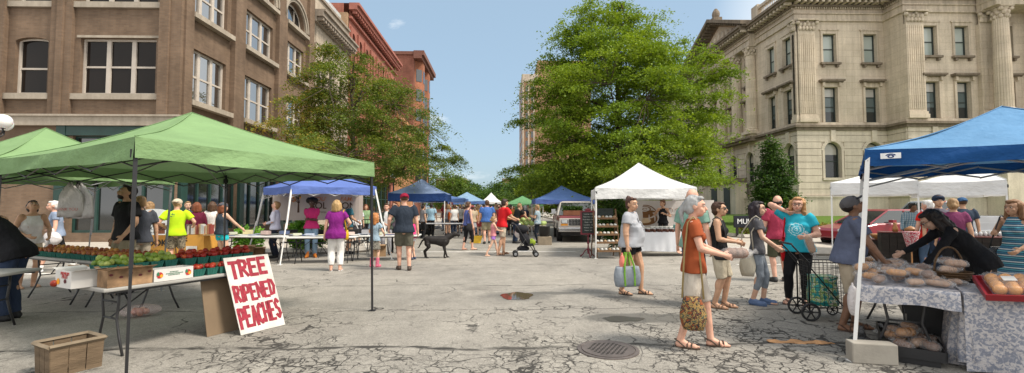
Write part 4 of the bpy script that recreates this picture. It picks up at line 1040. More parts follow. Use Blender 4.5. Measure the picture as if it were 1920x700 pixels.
def ik(a, b, l1, l2, pole):
    d = b-a; L = d.length
    if L > (l1+l2)*.995: b = a+d*((l1+l2)*.995/L); d = b-a; L = d.length
    x = (l1*l1-l2*l2+L*L)/(2*L); h = math.sqrt(max(0, l1*l1-x*x)); dn = d/L
    p = (pole-dn*pole.dot(dn)); p = p.normalized() if p.length > 1e-5 else dn.orthogonal().normalized()
    return a+dn*x+p*h, b
def ring(c, rx, ry, n=16, ax=None, p=2.3):
    X, Y = ax if ax else (Vector((1, 0, 0)), Vector((0, 1, 0))); out = []
    for j in range(n):
        a = 2*PI*j/n; ca, sa = math.cos(a), math.sin(a); q = (abs(ca)**p+abs(sa)**p)**(-1/p)
        out.append(c+X*rx*ca*q+Y*ry*sa*q)
    return out
PCOUNT = [0]
SK = dict(fair=(.62, .38, .27), tan=(.50, .29, .185), brown=(.20, .105, .065), dark=(.085, .045, .03), olive=(.52, .33, .22), pink=(.64, .36, .26))
HC = dict(brown=(.07, .035, .018), dark=(.018, .012, .010), blonde=(.36, .23, .10), grey=(.33, .33, .33), white=(.62, .60, .57), auburn=(.16, .05, .02), ginger=(.38, .15, .045), strawb=(.42, .22, .09), light=(.28, .17, .08))
def person(label, x, y, h, face, sk='fair', sex='f', hair=('short', 'brown'), top=('tee', (.3, .3, .3)), bot=('long', (.03, .035, .05)), shoes=('shoe', (.03, .03, .03)),
           rh=None, lh=None, rf=None, lf=None, lean=0, side=0, w=1.0, belly=0.0, head=(0, 0, 0), hip=0.0, hipz=0.0, seat=None, extras=(), lod=None, group=None, z0=0.0, cap=None, glasses=None, topm=None, botm=None, child=False, shrug=0, grip=.8):
    PCOUNT[0] += 1; seed = PCOUNT[0]; face = face-math.degrees(math.atan2(x, y))
    d = math.hypot(x, y); 
    if lod is None: lod = 0 if d < 10.2 else (1 if d < 18.5 else 2)
    vox = (.0078, .014, .024)[lod]; voc = (.012, .017, .026)[lod]
    root = thing('person', label, 'person', (x, y, z0), R(face), group); S = h/1.7; root.scale = (S, S, S)
    fem = sex == 'f'
    V = Vector
    # --- spine
    pel = V((0, hip, .93+hipz)); la = R(lean); sa = R(side)
    up = V((math.sin(sa), math.sin(la)*math.cos(sa), math.cos(la)*math.cos(sa))).normalized(); fw = V((0, math.cos(la), -math.sin(la))); fw = (fw-up*fw.dot(up)).normalized(); rt = fw.cross(up)
    def sp(t, f_=0, r_=0): return pel+up*t+fw*f_+rt*r_
    shw = (.155 if fem else .185)*(w**.35); hpw = .088*(w**.4)
    sh = {1: sp(.47+shrug, 0, shw), -1: sp(.47+shrug, 0, -shw)}; hj = {1: pel+V((hpw, 0, -.03)), -1: pel+V((-hpw, 0, -.03))}
    hs = 1.28 if child else 1.06
    nk = sp(.55, .005); hc = sp(.55, .03)+V((0, 0, 0)); 
    hy, hp, hr = R(head[0]), R(head[1]), R(head[2])
    Hm = Matrix.Rotation(-hy, 3, 'Z') @ Matrix.Rotation(-hp, 3, 'X') @ Matrix.Rotation(hr, 3, 'Y')
    base_t = Matrix((rt, fw*.5+V((0, .5, 0)), up)).transposed() if lean > 20 else Matrix.Identity(3)
    if lean > 20:
        mid = (up*.45+V((0, 0, 1))*.55).normalized(); f2 = V((0, 1, 0)); f2 = (f2-mid*f2.dot(mid)).normalized(); base_t = Matrix((f2.cross(mid), f2, mid)).transposed()
    HM = base_t @ Hm
    hc = sp(.575, .012)+HM @ V((0, .02, .085*hs))
    def hd(a, b, c): return hc + HM @ V((a, b, c))*hs
    # --- limbs
    ft = {1: V(rf or (.10, 0, 0)), -1: V(lf or (-.10, 0, 0))}; knee = {}; ank = {}; elb = {}; wr = {}
    for s in (1, -1):
        a_ = ft[s]+V((0, -.03, .075)); knee[s], ank[s] = ik(hj[s], a_, .425, .42, V((s*.08, 1, .25)))
        t_ = rh if s == 1 else lh
        if t_ is None: t_ = sh[s]+V((s*(.085+.02*w), .03, -.53))
        t_ = V(t_); elb[s], wr[s] = ik(sh[s], t_, .29, .25, V((s*.75, -1, -.45)))
    B = MB(); Bx = belly
    tr = [(-.13, .07*w, .06), (-.08, .145*w, .105*w), (0, .165*w*(1.04 if fem else 1), .112*w+Bx*.3), (.09, .140*w*(.95 if fem else 1.02), .098*w+Bx*.9), (.18, .13*w*(.93 if fem else 1.04), .095*w+Bx), (.27, (.135 if fem else .155)*w, .100*w+Bx*.6), (.36, shw*.94, .10+.02*(w-1)), (.44, shw*.92, .082), (.50, .10, .062), (.535, .056, .052)]
    def trring(t, rx, ry, g=1.0, ad=0.0, n=16):
        u_ = up if t > 0 else V((0, 0, 1)).lerp(up, .5).normalized(); f_ = fw if t > 0 else (fw+V((0, 1, 0))).normalized()
        return ring(pel+u_*t+f_*(Bx*.55 if 0 <= t < .3 else 0), rx*g+ad, ry*g+ad, n, (u_.cross(f_)*-1, f_))
    B.loft([trring(*q) for q in tr])
    if fem:
        for s in (1, -1): B.ell(sp(.315, .085+Bx*.4, s*.07*w), (.062*w, .055, .06), 10, 8)
    B.capsule(sp(.47, -.005), hd(0, -.02, -.055), .056, .05)
    # head
    B.ell(hd(0, -.012, .018), (.076*hs, .098*hs, .098*hs), 18, 14, HM); B.ell(hd(0, .032, -.045), (.056*hs, .062*hs, .066*hs), 14, 10, HM)
    B.ell(hd(0, .052, -.088), (.028*hs, .026*hs, .022*hs), 10, 8, HM)
    if lod < 2:
        B.capsule(hd(0, .087, .008), hd(0, .108, -.030), .009*hs, .0145*hs, 8); B.ell(hd(0, .08, .032), (.055*hs, .018*hs, .014*hs), 10, 6, HM)
        for s in (1, -1): B.ell(hd(s*.079, -.008, -.008), (.010*hs, .020*hs, .032*hs), 8, 6, HM); B.ell(hd(s*.04, .058, -.035), (.022*hs, .024*hs, .024*hs), 8, 6, HM)
        B.ell(hd(0, .088, -.058), (.026*hs, .012*hs, .008*hs), 8, 6, HM)
    fat = w**.8
    for s in (1, -1):
        B.capsule(sh[s]+up*-.005, elb[s], (.052 if fem else .060)*fat, .040*fat); B.capsule(elb[s], wr[s], .041*fat, .026+.003*fat)
        B.ell(elb[s].lerp(wr[s], .25), (.043*fat,)*3, 8, 6)
        B.capsule(hj[s], knee[s], .090*fat, .056*fat); B.capsule(knee[s], ank[s], .055*fat, .035+.004*fat)
        cv = knee[s].lerp(ank[s], .3)+V((0, -.018, 0)); B.ell(cv, (.050*fat, .052*fat, .12), 10, 8)
        fdir = V((s*.22, 1, 0)).normalized() if rf is None or True else V((0, 1, 0))
        toe = ft[s]+fdir*.125+V((0, 0, .028)); heel = ft[s]+V((0, -.045, .036)); B.capsule(heel, toe, .036, .030, 10, 1.0); B.capsule(ank[s], ft[s]+fdir*.06+V((0, 0, .035)), .036, .032)
        B.capsule(ft[s]+fdir*.09+V((-.028*s, 0, .022)), toe+V((-.022*s, .045, -.008)), .022, .015, 8)
        # hand: palm, four bent fingers, thumb from the side of the palm
        fd = (wr[s]-elb[s]).normalized(); inw = V((-s, 0, 0)); inw = (inw-fd*inw.dot(fd)); inw = inw.normalized() if inw.length > .2 else V((0, 0, -1)); spr = fd.cross(inw)*s
        if spr.dot(V((0, 1, .3))) < 0: spr = -spr
        pm = wr[s]+fd*.055; B.capsule(wr[s], pm+fd*.025, .024, .026, 10); B.ell(pm+fd*.012, (.012, .040, .045), 10, 8, Matrix((inw, spr, fd)).transposed())
        if lod < 2:
            for i, (o_, l_) in enumerate(((.030, .066), (.011, .074), (-.009, .068), (-.027, .052))):
                k0 = pm+fd*.045+spr*o_*1.05; k1 = k0+(fd*(1-.35*grip)+inw*.5*grip).normalized()*l_*.5; k2 = k1+(fd*(1-.85*grip)+inw*1.1*grip).normalized()*l_*.5
                B.capsule(k0, k1, .0092, .0088, 6); B.capsule(k1, k2, .0088, .0075, 6)
            t0 = wr[s]+fd*.02+spr*.028; t1 = t0+(fd*.7+spr*.65+inw*.3).normalized()*.038; t2 = t1+(fd*.95+inw*.45).normalized()*.03; B.capsule(t0, t1, .0125, .0105, 6); B.capsule(t1, t2, .0105, .009, 6)
    body = remesh(B, 'body', skin(SK[sk]), root, vox, 2 if lod < 2 else 3)
    # --- clothes
    def part(mb, name, m, disp=None, it=4, vx=None): return remesh(mb, name, m, root, vx or voc, it, disp)
    tk, tc_ = top[0], top[1]; bk, bc_ = bot[0], bot[1]
    T = MB(); ad = .017+.006*lod
    hem = {'tank': -.06, 'tee': -.085, 'long': -.075, 'loose': -.15, 'dress': -.5, 'crop': .02, 'vest': -.06}[tk]
    fl = {'loose': 1.18, 'dress': 1.22}.get(tk, 1.10 if not fem else 1.08)
    if lean > 30: hem -= .05; fl += .06
    rings_ = [trring(hem, tr[2][1]*fl+(.01 if tk == 'tee' else 0), tr[2][2]*fl, 1, ad+.008)]
    for (t, rx, ry) in ((-.02, tr[2][1]*(1+(fl-1)*.8), tr[2][2]*(1+(fl-1)*.8)), tr[3], tr[4], tr[5], (.36, shw*.90 if tk in ('tank', 'dress', 'vest') else shw*.97, .105+.02*(w-1)), (.44, shw*.62 if tk in ('tank', 'dress', 'vest') else shw*.97, .084), (.492, .088, .062), (.525, .066, .056)):
        if t <= hem: continue
        if tk == 'tank' and t > .5: continue
        g_ = 1+(fl-1)*.6 if t < .3 else 1
        rings_.append(trring(t, rx, ry, g_, ad if t < .5 else ad*.6))
    T.loft(rings_)
    if fem:
        for s in (1, -1): T.ell(sp(.315, .085+Bx*.4, s*.07*w), (.068*w, .063, .066), 10, 8)
    if tk not in ('tank', 'dress', 'vest'):
        for s in (1, -1):
            r0 = ((.062 if fem else .070)*fat)+.004
            if tk == 'long': T.tube([sh[s].lerp(elb[s], -.08)+rt*(-s*.03), sh[s].lerp(elb[s], .12), elb[s], elb[s].lerp(wr[s], .5), elb[s].lerp(wr[s], .96)], [r0*.9, r0*1.0, .050*fat, .044*fat, .036+.002*fat], 12)
            else: T.tube([sh[s].lerp(elb[s], -.1)+rt*(-s*.03), sh[s].lerp(elb[s], .1), sh[s].lerp(elb[s], .68 if not fem else .55)], [r0*.88, r0*1.03, r0*1.12], 12)
    shirt = part(T, {'tank': 'tank_top', 'dress': 'dress', 'long': 'shirt', 'vest': 'vest'}.get(tk, 't_shirt'), topm or cloth('cloth', tc_), (.0095 if lod < 2 else .004, 24, seed, (1, 1, .5)), 4)
    if bk and tk != 'dress':
        Pn = MB(); wa = .045
        pr = [(t, rx, ry) for t, rx, ry in ((-.10, .135*w, .105*w), (-.05, .155*w, .110*w), (0, .166*w, .112*w+Bx*.3), (wa+.03, .146*w, .100*w+Bx*.5))]
        Pn.loft([trring(t, rx, ry, 1.0, .009) for t, rx, ry in pr])
        fr_ = {'shorts': (.85, 1.32), 'short': (.42, 1.18), 'bermuda': (.98, 1.25), 'long': (2, 1.2), 'capri': (1.55, 1.1), 'skirt': (0, 1), 'tight': (2, 1.0), 'wide': (1.85, 1.45)}[bk]
        for s in (1, -1):
            if bk == 'skirt': continue
            a, kn, an = hj[s], knee[s], ank[s]; r0 = .094*fat; f_, ws = fr_
            if f_ <= 1: Pn.tube([a+V((0, 0, .03)), a.lerp(kn, .4*f_/1), a.lerp(kn, f_)], [r0, r0*(1+(ws-1)*.4)*.97, (.094*(1-f_)+.060*f_)*fat*ws+.006], 12)
            else:
                q = f_-1; Pn.tube([a+V((0, 0, .03)), a.lerp(kn, .5), kn, kn.lerp(an, q*.5), kn.lerp(an, min(.99, q))], [r0, .082*fat*(1+(ws-1)*.5), .064*fat*ws**.8, .058*fat*ws, (.045 if bk != 'tight' else .042)*fat*ws+.004], 12)
        if bk == 'skirt': Pn.loft([ring(pel+V((0, 0, -.36)), .23*w, .17*w), ring(pel+V((0, 0, -.1)), .18*w, .13*w), ring(pel+V((0, 0, .04)), .155*w, .11*w)])
        part(Pn, {'shorts': 'shorts', 'short': 'shorts', 'bermuda': 'shorts', 'skirt': 'skirt'}.get(bk, 'trousers'), botm or cloth('cloth', bc_), (.0085 if lod < 2 else .003, 22, seed+50, (1, 1, .6)), 4)
    # --- shoes
    if shoes and lod < 3:
        kind, sc_ = shoes; sm = mat('shoe', sc_, .6, .15, 12, 40, .2)
        for s in (1, -1):
            Q = MB(); fdir = V((s*.22, 1, 0)).normalized(); c0 = ft[s]
            ang = math.atan2(-fdir.x, fdir.y); Q.M = Matrix.Translation(c0) @ Matrix.Rotation(ang, 4, 'Z')
            sole = []
            for z in (0, .018):
                sole.append([(xx*1.0, yy, z) for xx, yy in [(math.cos(2*PI*j/14)*(.041+.008*math.sin(2*PI*j/14)), .05+math.sin(2*PI*j/14)*.138) for j in range(14)]])
            Q.loft([[Vector(p) for p in r_] for r_ in sole])
            if kind in ('shoe', 'boot', 'sock'):
                Q.M = None
                Qs = MB(); Qs.capsule(c0+V((0, -.05, .042)), c0+fdir*.14+V((0, 0, .036)), .047, .042, 10, 1.0); Qs.capsule(ank[s]+V((0, 0, -.0)), c0+fdir*.05+V((0, 0, .05)), .048, .045)
                Qs.M = Matrix.Translation(c0) @ Matrix.Rotation(ang, 4, 'Z'); Qs.loft([[Vector((p[0]*1.1, p[1], p[2])) for p in r_] for r_ in sole]); Qs.M = None
                if kind == 'boot': Qs.tube([ank[s]+V((0, 0, -.04)), ank[s].lerp(knee[s], .55)], [.052, .062], 12)
                part(Qs, 'boot' if kind == 'boot' else 'shoe', sm, None, 2, max(.010, vox))
                if kind == 'sock': Qc = MB(); Qc.tube([ank[s]+V((0, 0, -.02)), ank[s].lerp(knee[s], .18)], [.043, .046], 12); Qc.build('sock', cloth('cloth', (.7, .7, .68)), root, True)
            else:
                if kind == 'sandal':
                    for yy, r_ in ((.10, .040), (.055, .043)): Q.tube([(-.043, yy, .012), (-.032, yy, .052), (0, yy+.004, .066), (.032, yy, .052), (.043, yy, .012)], .0085, 6)
                    Q.tube([(-.040, .03, .02), (-.043, -.04, .075), (0, -.088, .082), (.043, -.04, .075), (.040, .03, .02)], .008, 6)
                else:
                    Q.tube([(-.038, .05, .016), (-.01, .10, .055), (-.008, .135, .02)], .007, 6); Q.tube([(.038, .05, .016), (.0, .10, .055), (-.008, .135, .02)], .007, 6)
                Q.build('sandal', sm, root)
    # --- hair
    hk, hcol = hair; hm = mat('hair', HC.get(hcol, (.03, .02, .02)) if isinstance(hcol, str) else hcol, .55, .3, 14, 60, .6, 0, .35, .01, (1, 1, .25))
    if hk != 'none':
        Hh = MB(); rr = lambda a, b, c: (a*hs, b*hs, c*hs)
        if hk == 'bald':
            for s in (1, -1): Hh.ell(hd(s*.062, -.035, -.012), rr(.022, .055, .042), 12, 8, HM)
            Hh.ell(hd(0, -.085, -.025), rr(.062, .026, .045), 12, 8, HM)
        else:
            Hh.ell(hd(0, -.027, .031), rr(.084, .097, .094), 18, 12, HM)
            Hh.ell(hd(0, .030, .088), rr(.066, .055, .026), 14, 8, HM)
            if hk != 'buzz': Hh.ell(hd(0, -.055, -.02), rr(.082, .062, .075), 14, 10, HM)
        if hk in ('bob', 'long', 'curly', 'wavy'):
            lz_ = {'bob': -.12, 'curly': -.16, 'wavy': -.20, 'long': -.27}[hk]
            for s in (1, -1):
                Hh.capsule(hd(s*.078, -.012, .03), hd(s*.088, -.01, lz_*.75), .032*hs, .036*hs); Hh.capsule(hd(s*.05, -.075, .0), hd(s*.06, -.075, lz_), .05*hs, .04*hs)
            Hh.capsule(hd(0, -.08, .02), hd(0, -.09, lz_), .065*hs, .05*hs)
            if hk in ('curly', 'wavy'):
                rs = random.Random(seed)
                for i in range(26):
                    a = rs.uniform(0, 2*PI); zz = rs.uniform(lz_, .09); q = .085 if zz > 0 else .095
                    if math.sin(a) > .35 and zz < .075: continue
                    Hh.ell(hd(math.cos(a)*q, math.sin(a)*q-.02, zz), rr(.03, .03, .034), 8, 6)
        if hk == 'bun': Hh.ell(hd(0, -.075, .105), rr(.045, .045, .042), 12, 8)
        if hk == 'lowbun': Hh.ell(hd(0, -.125, -.02), rr(.042, .04, .045), 12, 8)
        if hk == 'tail':
            Hh.capsule(hd(0, -.115, .02), hd(.01, -.15, -.07), .028*hs, .030*hs); Hh.capsule(hd(.01, -.15, -.07), hd(.015, -.125, -.18), .030*hs, .012*hs)
        if hk == 'afro':
            rs = random.Random(seed)
            for i in range(24): a = rs.uniform(0, 2*PI); q = .10; zz = rs.uniform(-.03, .13); 
            for s in (1, -1): Hh.ell(hd(s*.075, -.04, .07), rr(.085, .085, .085), 12, 9)
            Hh.ell(hd(0, -.06, .10), rr(.10, .085, .075), 12, 9)
        part(Hh, 'hair', hm, (.004 if hk in ('bald', 'buzz') else .010, 75, seed+9, (1, 1, .25)), 2, max(.009, vox))
    if hk == 'beard' or 'beard' in extras:
        Q = MB(); Q.ell(hd(0, .048, -.078), (.052*hs, .048*hs, .042*hs), 12, 8, HM); part(Q, 'beard', hm, None, 1, .011)
    if cap:
        Q = MB(); cm = cloth('cloth', cap[0]); Q.ell(hd(0, -.012, .045), (.094*hs, .110*hs, .085*hs), 18, 12, HM)
        s_ = 1 if cap[1] == 'front' else -1
        bp = [hd(q*.075, s_*(.075+.085*math.sqrt(max(0, 1-q*q)))-.012, .062-.012*(q*q)) for q in (-1, -.7, -.35, 0, .35, .7, 1)]
        pk = [hd(q*.075, s_*.05, .07) for q in (1, -1)]
        n_ = len(bp)+2; P = bp+pk; dn = HM @ V((0, 0, -.008)); Q.add(P+[p+dn for p in P], [tuple(range(n_)), tuple(range(2*n_-1, n_-1, -1))]+[(i, (i+1) % n_, n_+(i+1) % n_, n_+i) for i in range(n_)])
        Q.k = 0; o = Q.build('cap', cm, root, True)
    # --- face details
    if lod < 2 and lean < 60:
        for s in (1, -1):
            E_ = MB(); E_.ell(hd(s*.030, .0835, .004), (.0125*hs, .008*hs, .0072*hs), 10, 6, HM); eo = E_.build('eye', mat('eye_white', (.6, .57, .53), .3), root, True)
            E_ = MB(); E_.ell(hd(s*.030, .0895, .004), (.0062*hs, .004*hs, .0066*hs), 8, 6, HM); E_.build('iris', mat('iris', (.03, .022, .018), .2), eo, True)
            if not glasses or glasses[0] != 'sun':
                E_ = MB(); E_.tube([hd(s*.014, .093, .026), hd(s*.032, .091, .033), hd(s*.050, .076, .026)], .0036*hs, 5); E_.build('eyebrow', hm, root)
        E_ = MB(); E_.ell(hd(0, .0985, -.058), (.024*hs, .006*hs, .006*hs), 10, 6, HM); E_.build('mouth', mat('lips', tuple(c*k for c, k in zip(SK[sk], (.72, .42, .42))), .5), root, True)
    if glasses:
        gm = mat('spectacle_frame', (.02, .02, .02), .3)
        E_ = MB()
        for s in (1, -1):
            if glasses[0] == 'sun': E_.ell(hd(s*.034, .093, .003), (.030*hs, .008*hs, .020*hs), 12, 8, HM)
            else: E_.tube([hd(s*.034+.026*math.cos(a), .100, .002+.018*math.sin(a)) for a in [2*PI*i/14 for i in range(15)]], .0024, 5, False)
            E_.tube([hd(s*.062, .088, .008), hd(s*.083, .03, .008), hd(s*.083, -.01, .002)], .003, 5)
        E_.tube([hd(-.01, .104, .008), hd(.01, .104, .008)], .003, 5)
        E_.build('sunglasses' if glasses[0] == 'sun' else 'glasses', gm, root)
    root['J'] = 0; del root['J']
    Mw = Matrix.Translation((x, y, z0)) @ Matrix.Rotation(R(face), 4, 'Z') @ Matrix.Scale(S, 4)
    J = dict(M=Mw, wr={s: Mw @ wr[s] for s in (1, -1)}, hand={s: Mw @ (wr[s]+(wr[s]-elb[s]).normalized()*.09) for s in (1, -1)}, sh={s: Mw @ sh[s] for s in (1, -1)}, pel=Mw @ pel, hd=lambda a, b, c: Mw @ hd(a, b, c), S=S)
    return root, J
def at_px(px, Yd): v = D(px, 388, Yd); return v.x, v.y
# print on cloth as a pattern inside the material
def printed(name, base, ink, cx, cz, rx, rz, kind='rings', front=1):
    m, nt, b = nodes(name); t = nt.nodes.new('ShaderNodeTexCoord'); sep = nt.nodes.new('ShaderNodeSeparateXYZ'); nt.links.new(t.outputs['Object'], sep.inputs[0]); o = t.outputs['Object']
    dx = math_(nt, 'DIVIDE', math_(nt, 'SUBTRACT', sep.outputs[0], cx), rx); dz = math_(nt, 'DIVIDE', math_(nt, 'SUBTRACT', sep.outputs[2], cz), rz)
    r2 = math_(nt, 'SQRT', math_(nt, 'ADD', math_(nt, 'MULTIPLY', dx, dx), math_(nt, 'MULTIPLY', dz, dz)))
    inside = math_(nt, 'MULTIPLY', math_(nt, 'LESS_THAN', r2, 1.0), math_(nt, 'GREATER_THAN', math_(nt, 'MULTIPLY', sep.outputs[1], front), .03))
    if kind == 'rings': p = math_(nt, 'GREATER_THAN', math_(nt, 'SINE', math_(nt, 'MULTIPLY', math_(nt, 'ADD', r2, math_(nt, 'MULTIPLY', noise(nt, o, 30, 2), .5)), 20.0)), .25)
    elif kind == 'words': p = math_(nt, 'MULTIPLY', math_(nt, 'GREATER_THAN', noise(nt, coord(nt, (55, 5, 30)), 1.0, 1), .5), math_(nt, 'GREATER_THAN', math_(nt, 'SINE', math_(nt, 'MULTIPLY', sep.outputs[2], 110.0)), -.2))
    else: p = math_(nt, 'GREATER_THAN', noise(nt, o, 26, 2), .48)
    if kind == 'disc': p = 1.0
    f_ = math_(nt, 'MULTIPLY', inside, p)
    bc = ramp(nt, noise(nt, o, 5, 4), [(.3, tuple(c*.88 for c in base)), (.7, tuple(c*1.1 for c in base))])
    nt.links.new(mixc(nt, math_(nt, 'MULTIPLY', f_, .85), bc, ink), b.inputs['Base Color']); b.inputs['Roughness'].default_value = .85; b.inputs['Specular IOR Level'].default_value = .2
    return m
def striped(name, cols, freq, axis=2):
    m, nt, b = nodes(name); t = nt.nodes.new('ShaderNodeTexCoord'); sep = nt.nodes.new('ShaderNodeSeparateXYZ'); nt.links.new(t.outputs['Object'], sep.inputs[0])
    fr_ = math_(nt, 'FRACT', math_(nt, 'MULTIPLY', sep.outputs[axis], freq)); c_ = nt.nodes.new('ShaderNodeValToRGB'); c_.color_ramp.interpolation = 'CONSTANT'; e = c_.color_ramp.elements
    while len(e) < len(cols): e.new(.5)
    for i, c in enumerate(cols): e[i].position = i/len(cols); e[i].color = (*c, 1)
    nt.links.new(fr_, c_.inputs[0]); nt.links.new(c_.outputs[0], b.inputs['Base Color']); b.inputs['Roughness'].default_value = .85; return m
def plaid(name, c1, c2, c3):
    m, nt, b = nodes(name); t = nt.nodes.new('ShaderNodeTexCoord'); sep = nt.nodes.new('ShaderNodeSeparateXYZ'); nt.links.new(t.outputs['Object'], sep.inputs[0])
    a = math_(nt, 'GREATER_THAN', math_(nt, 'SINE', math_(nt, 'MULTIPLY', sep.outputs[0], 110.0)), .1); c = math_(nt, 'GREATER_THAN', math_(nt, 'SINE', math_(nt, 'MULTIPLY', sep.outputs[2], 110.0)), .1)
    nt.links.new(mixc(nt, math_(nt, 'MULTIPLY', c, .6), mixc(nt, a, c1, c2), c3), b.inputs['Base Color']); b.inputs['Roughness'].default_value = .85; return m
CAMO = None
def camo(name, cols, scale=14):
    m, nt, b = nodes(name); n = noise(nt, coord(nt), scale, 3); c_ = nt.nodes.new('ShaderNodeValToRGB'); c_.color_ramp.interpolation = 'CONSTANT'; e = c_.color_ramp.elements
    while len(e) < len(cols): e.new(.5)
    for i, c in enumerate(cols): e[i].position = (0, .42, .5, .58)[i] if len(cols) == 4 else i/len(cols); e[i].color = (*c, 1)
    nt.links.new(n, c_.inputs[0]); nt.links.new(c_.outputs[0], b.inputs['Base Color']); b.inputs['Roughness'].default_value = .9; return m
NAVY = (.022, .035, .065); KHAKI = (.36, .29, .19); BLACK = (.014, .014, .016); DENIM = (.10, .16, .26); WHITE = (.74, .73, .71)
JO = {}
def pos(px, pyf): v = G(px, pyf); return v.x, v.y
# ---------- near people, right half
x, y = pos(1303, 650)
JO['orange'] = person('grey-ponytailed woman in rust t-shirt walking with a bagged loaf', x, y, 1.68, -88, 'pink', 'f', ('tail', 'grey'), ('tee', (.40, .095, .035)), ('bermuda', (.56, .50, .43)), ('sandal', (.07, .045, .03)),
    rh=(.12, .29, 1.06), lh=(-.10, .31, 1.05), rf=(.08, -.13, 0), lf=(-.08, .20, 0), w=.96, head=(4, 2, 0), topm=printed('rust_print_cloth', (.31, .070, .024), (.10, .03, .02), 0, 1.23, .11, .07, 'words'))
x, y = pos(1184, 552)
JO['grey'] = person('heavy woman in grey graphic t-shirt and black shorts walking with a bag', x, y, 1.72, -108, 'tan', 'f', ('bun', (.06, .025, .018)), ('tee', (.36, .37, .40)), ('short', BLACK), ('sandal', (.02, .016, .014)),
    rh=None, lh=None, rf=(.10, -.12, 0), lf=(-.10, .17, 0), w=1.38, belly=.055, head=(22, 0, 0), topm=printed('grey_print_cloth', (.37, .38, .41), (.04, .04, .045), -.07, 1.24, .11, .13, 'blot'))
x, y = pos(1350, 577)
JO['sung'] = person('woman in black tank top and sunglasses with khaki shorts waiting in line', x, y, 1.63, -98, 'tan', 'f', ('short', (.05, .022, .012)), ('tank', BLACK), ('bermuda', (.46, .40, .30)), ('sandal', (.13, .08, .05)),
    rh=(.10, .25, 1.08), lh=(-.12, .27, 1.06), rf=(.09, -.04, 0), lf=(-.08, .08, 0), w=1.05, head=(6, -6, 0), glasses=('sun',))
x, y = pos(1300, 571)
JO['bald'] = person('bald man in sage green t-shirt behind the woman with the loaf', x, y, 1.84, -38, 'pink', 'm', ('bald', (.45, .36, .28)), ('tee', (.20, .34, .28)), ('long', (.03, .03, .06)), ('shoe', BLACK), w=1.0, glasses=('sun',), head=(-10, 0, 0))
x, y = pos(1422, 571)
JO['dark'] = person('dark-haired young woman in charcoal top and grey leggings holding a tote', x, y, 1.64, -92, 'fair', 'f', ('long', (.016, .010, .014)), ('tee', (.085, .085, .095)), ('capri', (.22, .25, .29)), ('shoe', (.08, .13, .25)),
    rh=(.13, .28, .98), lh=(-.10, .24, .97), rf=(.09, -.05, 0), lf=(-.08, .10, 0), w=.86, head=(2, -2, 0), glasses=('rim',))
x, y = pos(1462, 528)
JO['maroon'] = person('balding man in raspberry polo and olive shorts standing with his back turned', x, y, 1.79, 22, 'pink', 'm', ('bald', (.03, .02, .015)), ('tee', (.36, .04, .08)), ('bermuda', (.075, .075, .045)), ('shoe', (.03, .03, .03)),
    rh=(.30, .20, 1.05), w=1.12, belly=.03, head=(35, 0, 0), rf=(.12, .04, 0), lf=(-.12, -.06, 0), extras=())
x, y = pos(1500, 571)
JO['blue'] = person('strawberry blonde woman in turquoise t-shirt touching her hair beside a cart', x, y, 1.71, 172, 'pink', 'f', ('wavy', 'strawb'), ('tee', (.03, .40, .52)), ('tight', BLACK), ('sandal', (.10, .06, .05)),
    rh=(.17, .08, 1.50), lh=(-.15, .22, 1.10), rf=(.16, .0, 0), lf=(-.08, .02, 0), w=1.22, belly=.02, head=(-6, 0, -3), glasses=('rim',), topm=printed('turquoise_print_cloth', (.025, .38, .50), (.45, .70, .75), .0, 1.20, .13, .12, 'rings'))
x, y = pos(1592, 618)
JO['man'] = person('man in slate t-shirt and grey cap looking down at the bread table', x, y, 1.70, -84, 'brown', 'm', ('buzz', 'dark'), ('tee', (.10, .115, .175)), ('bermuda', (.42, .35, .26)), ('sandal', (.07, .04, .03)),
    rh=(.20, .36, .88), lh=(-.10, .36, .84), lean=10, w=1.14, belly=.045, head=(-10, -32, 0), cap=((.10, .095, .10), 'front'), rf=(.11, -.05, 0), lf=(-.11, .10, 0))
# stall keeper leaning over the bread
JO['vendor'] = person('bread seller in black long sleeves leaning across the table', 5.92, 5.62, 1.70, 112, 'fair', 'f', ('wavy', 'dark'), ('long', (.012, .012, .014)), ('tight', BLACK), ('shoe', BLACK),
    rh=(.04, .90, .78), lh=(-.20, .55, .80), lean=43, w=.98, hip=-.10, head=(8, 18, 0), glasses=('rim',), rf=(.12, .03, 0), lf=(-.12, -.08, 0), grip=.7)
x, y = at_px(1903, 6.6)
JO['stripe'] = person('woman in teal striped sundress with a hand on her hip, edge of the photo', x, y, 1.66, 150, 'tan', 'f', ('wavy', (.22, .11, .05)), ('dress', (.1, .2, .3)), (None, BLACK), ('sandal', (.1, .06, .04)),
    rh=(.20, .14, 1.20), lh=(-.16, .20, .98), w=.98, head=(4, 0, 0), topm=striped('teal_striped_cloth', [(.03, .09, .16), (.10, .36, .42), (.03, .09, .16), (.55, .60, .60), (.03, .10, .18), (.05, .20, .30)], 11))
x, y = at_px(1741, 9.9)
JO['redw'] = person('white-haired woman in bright red top browsing behind the bread seller', x, y, 1.70, 30, 'pink', 'f', ('short', 'white'), ('tee', (.62, .02, .015)), ('long', DENIM), ('shoe', BLACK), w=1.02, head=(-30, 0, 0))
x, y = at_px(1759, 9.5)
JO['navycap'] = person('man with navy cap and stubble behind the bread seller', x, y, 1.80, 215, 'tan', 'm', ('buzz', 'brown'), ('tee', (.12, .11, .14)), ('long', NAVY), ('shoe', BLACK), w=1.0, head=(20, -6, 0), cap=(NAVY, 'front'))
x, y = at_px(1787, 8.9)
JO['plum'] = person('woman with a messy bun in plum t-shirt, back turned behind the seller', x, y, 1.72, 8, 'tan', 'f', ('lowbun', 'light'), ('tee', (.16, .035, .09)), ('long', BLACK), ('shoe', BLACK), w=1.06)
x, y = at_px(1805, 11.2)
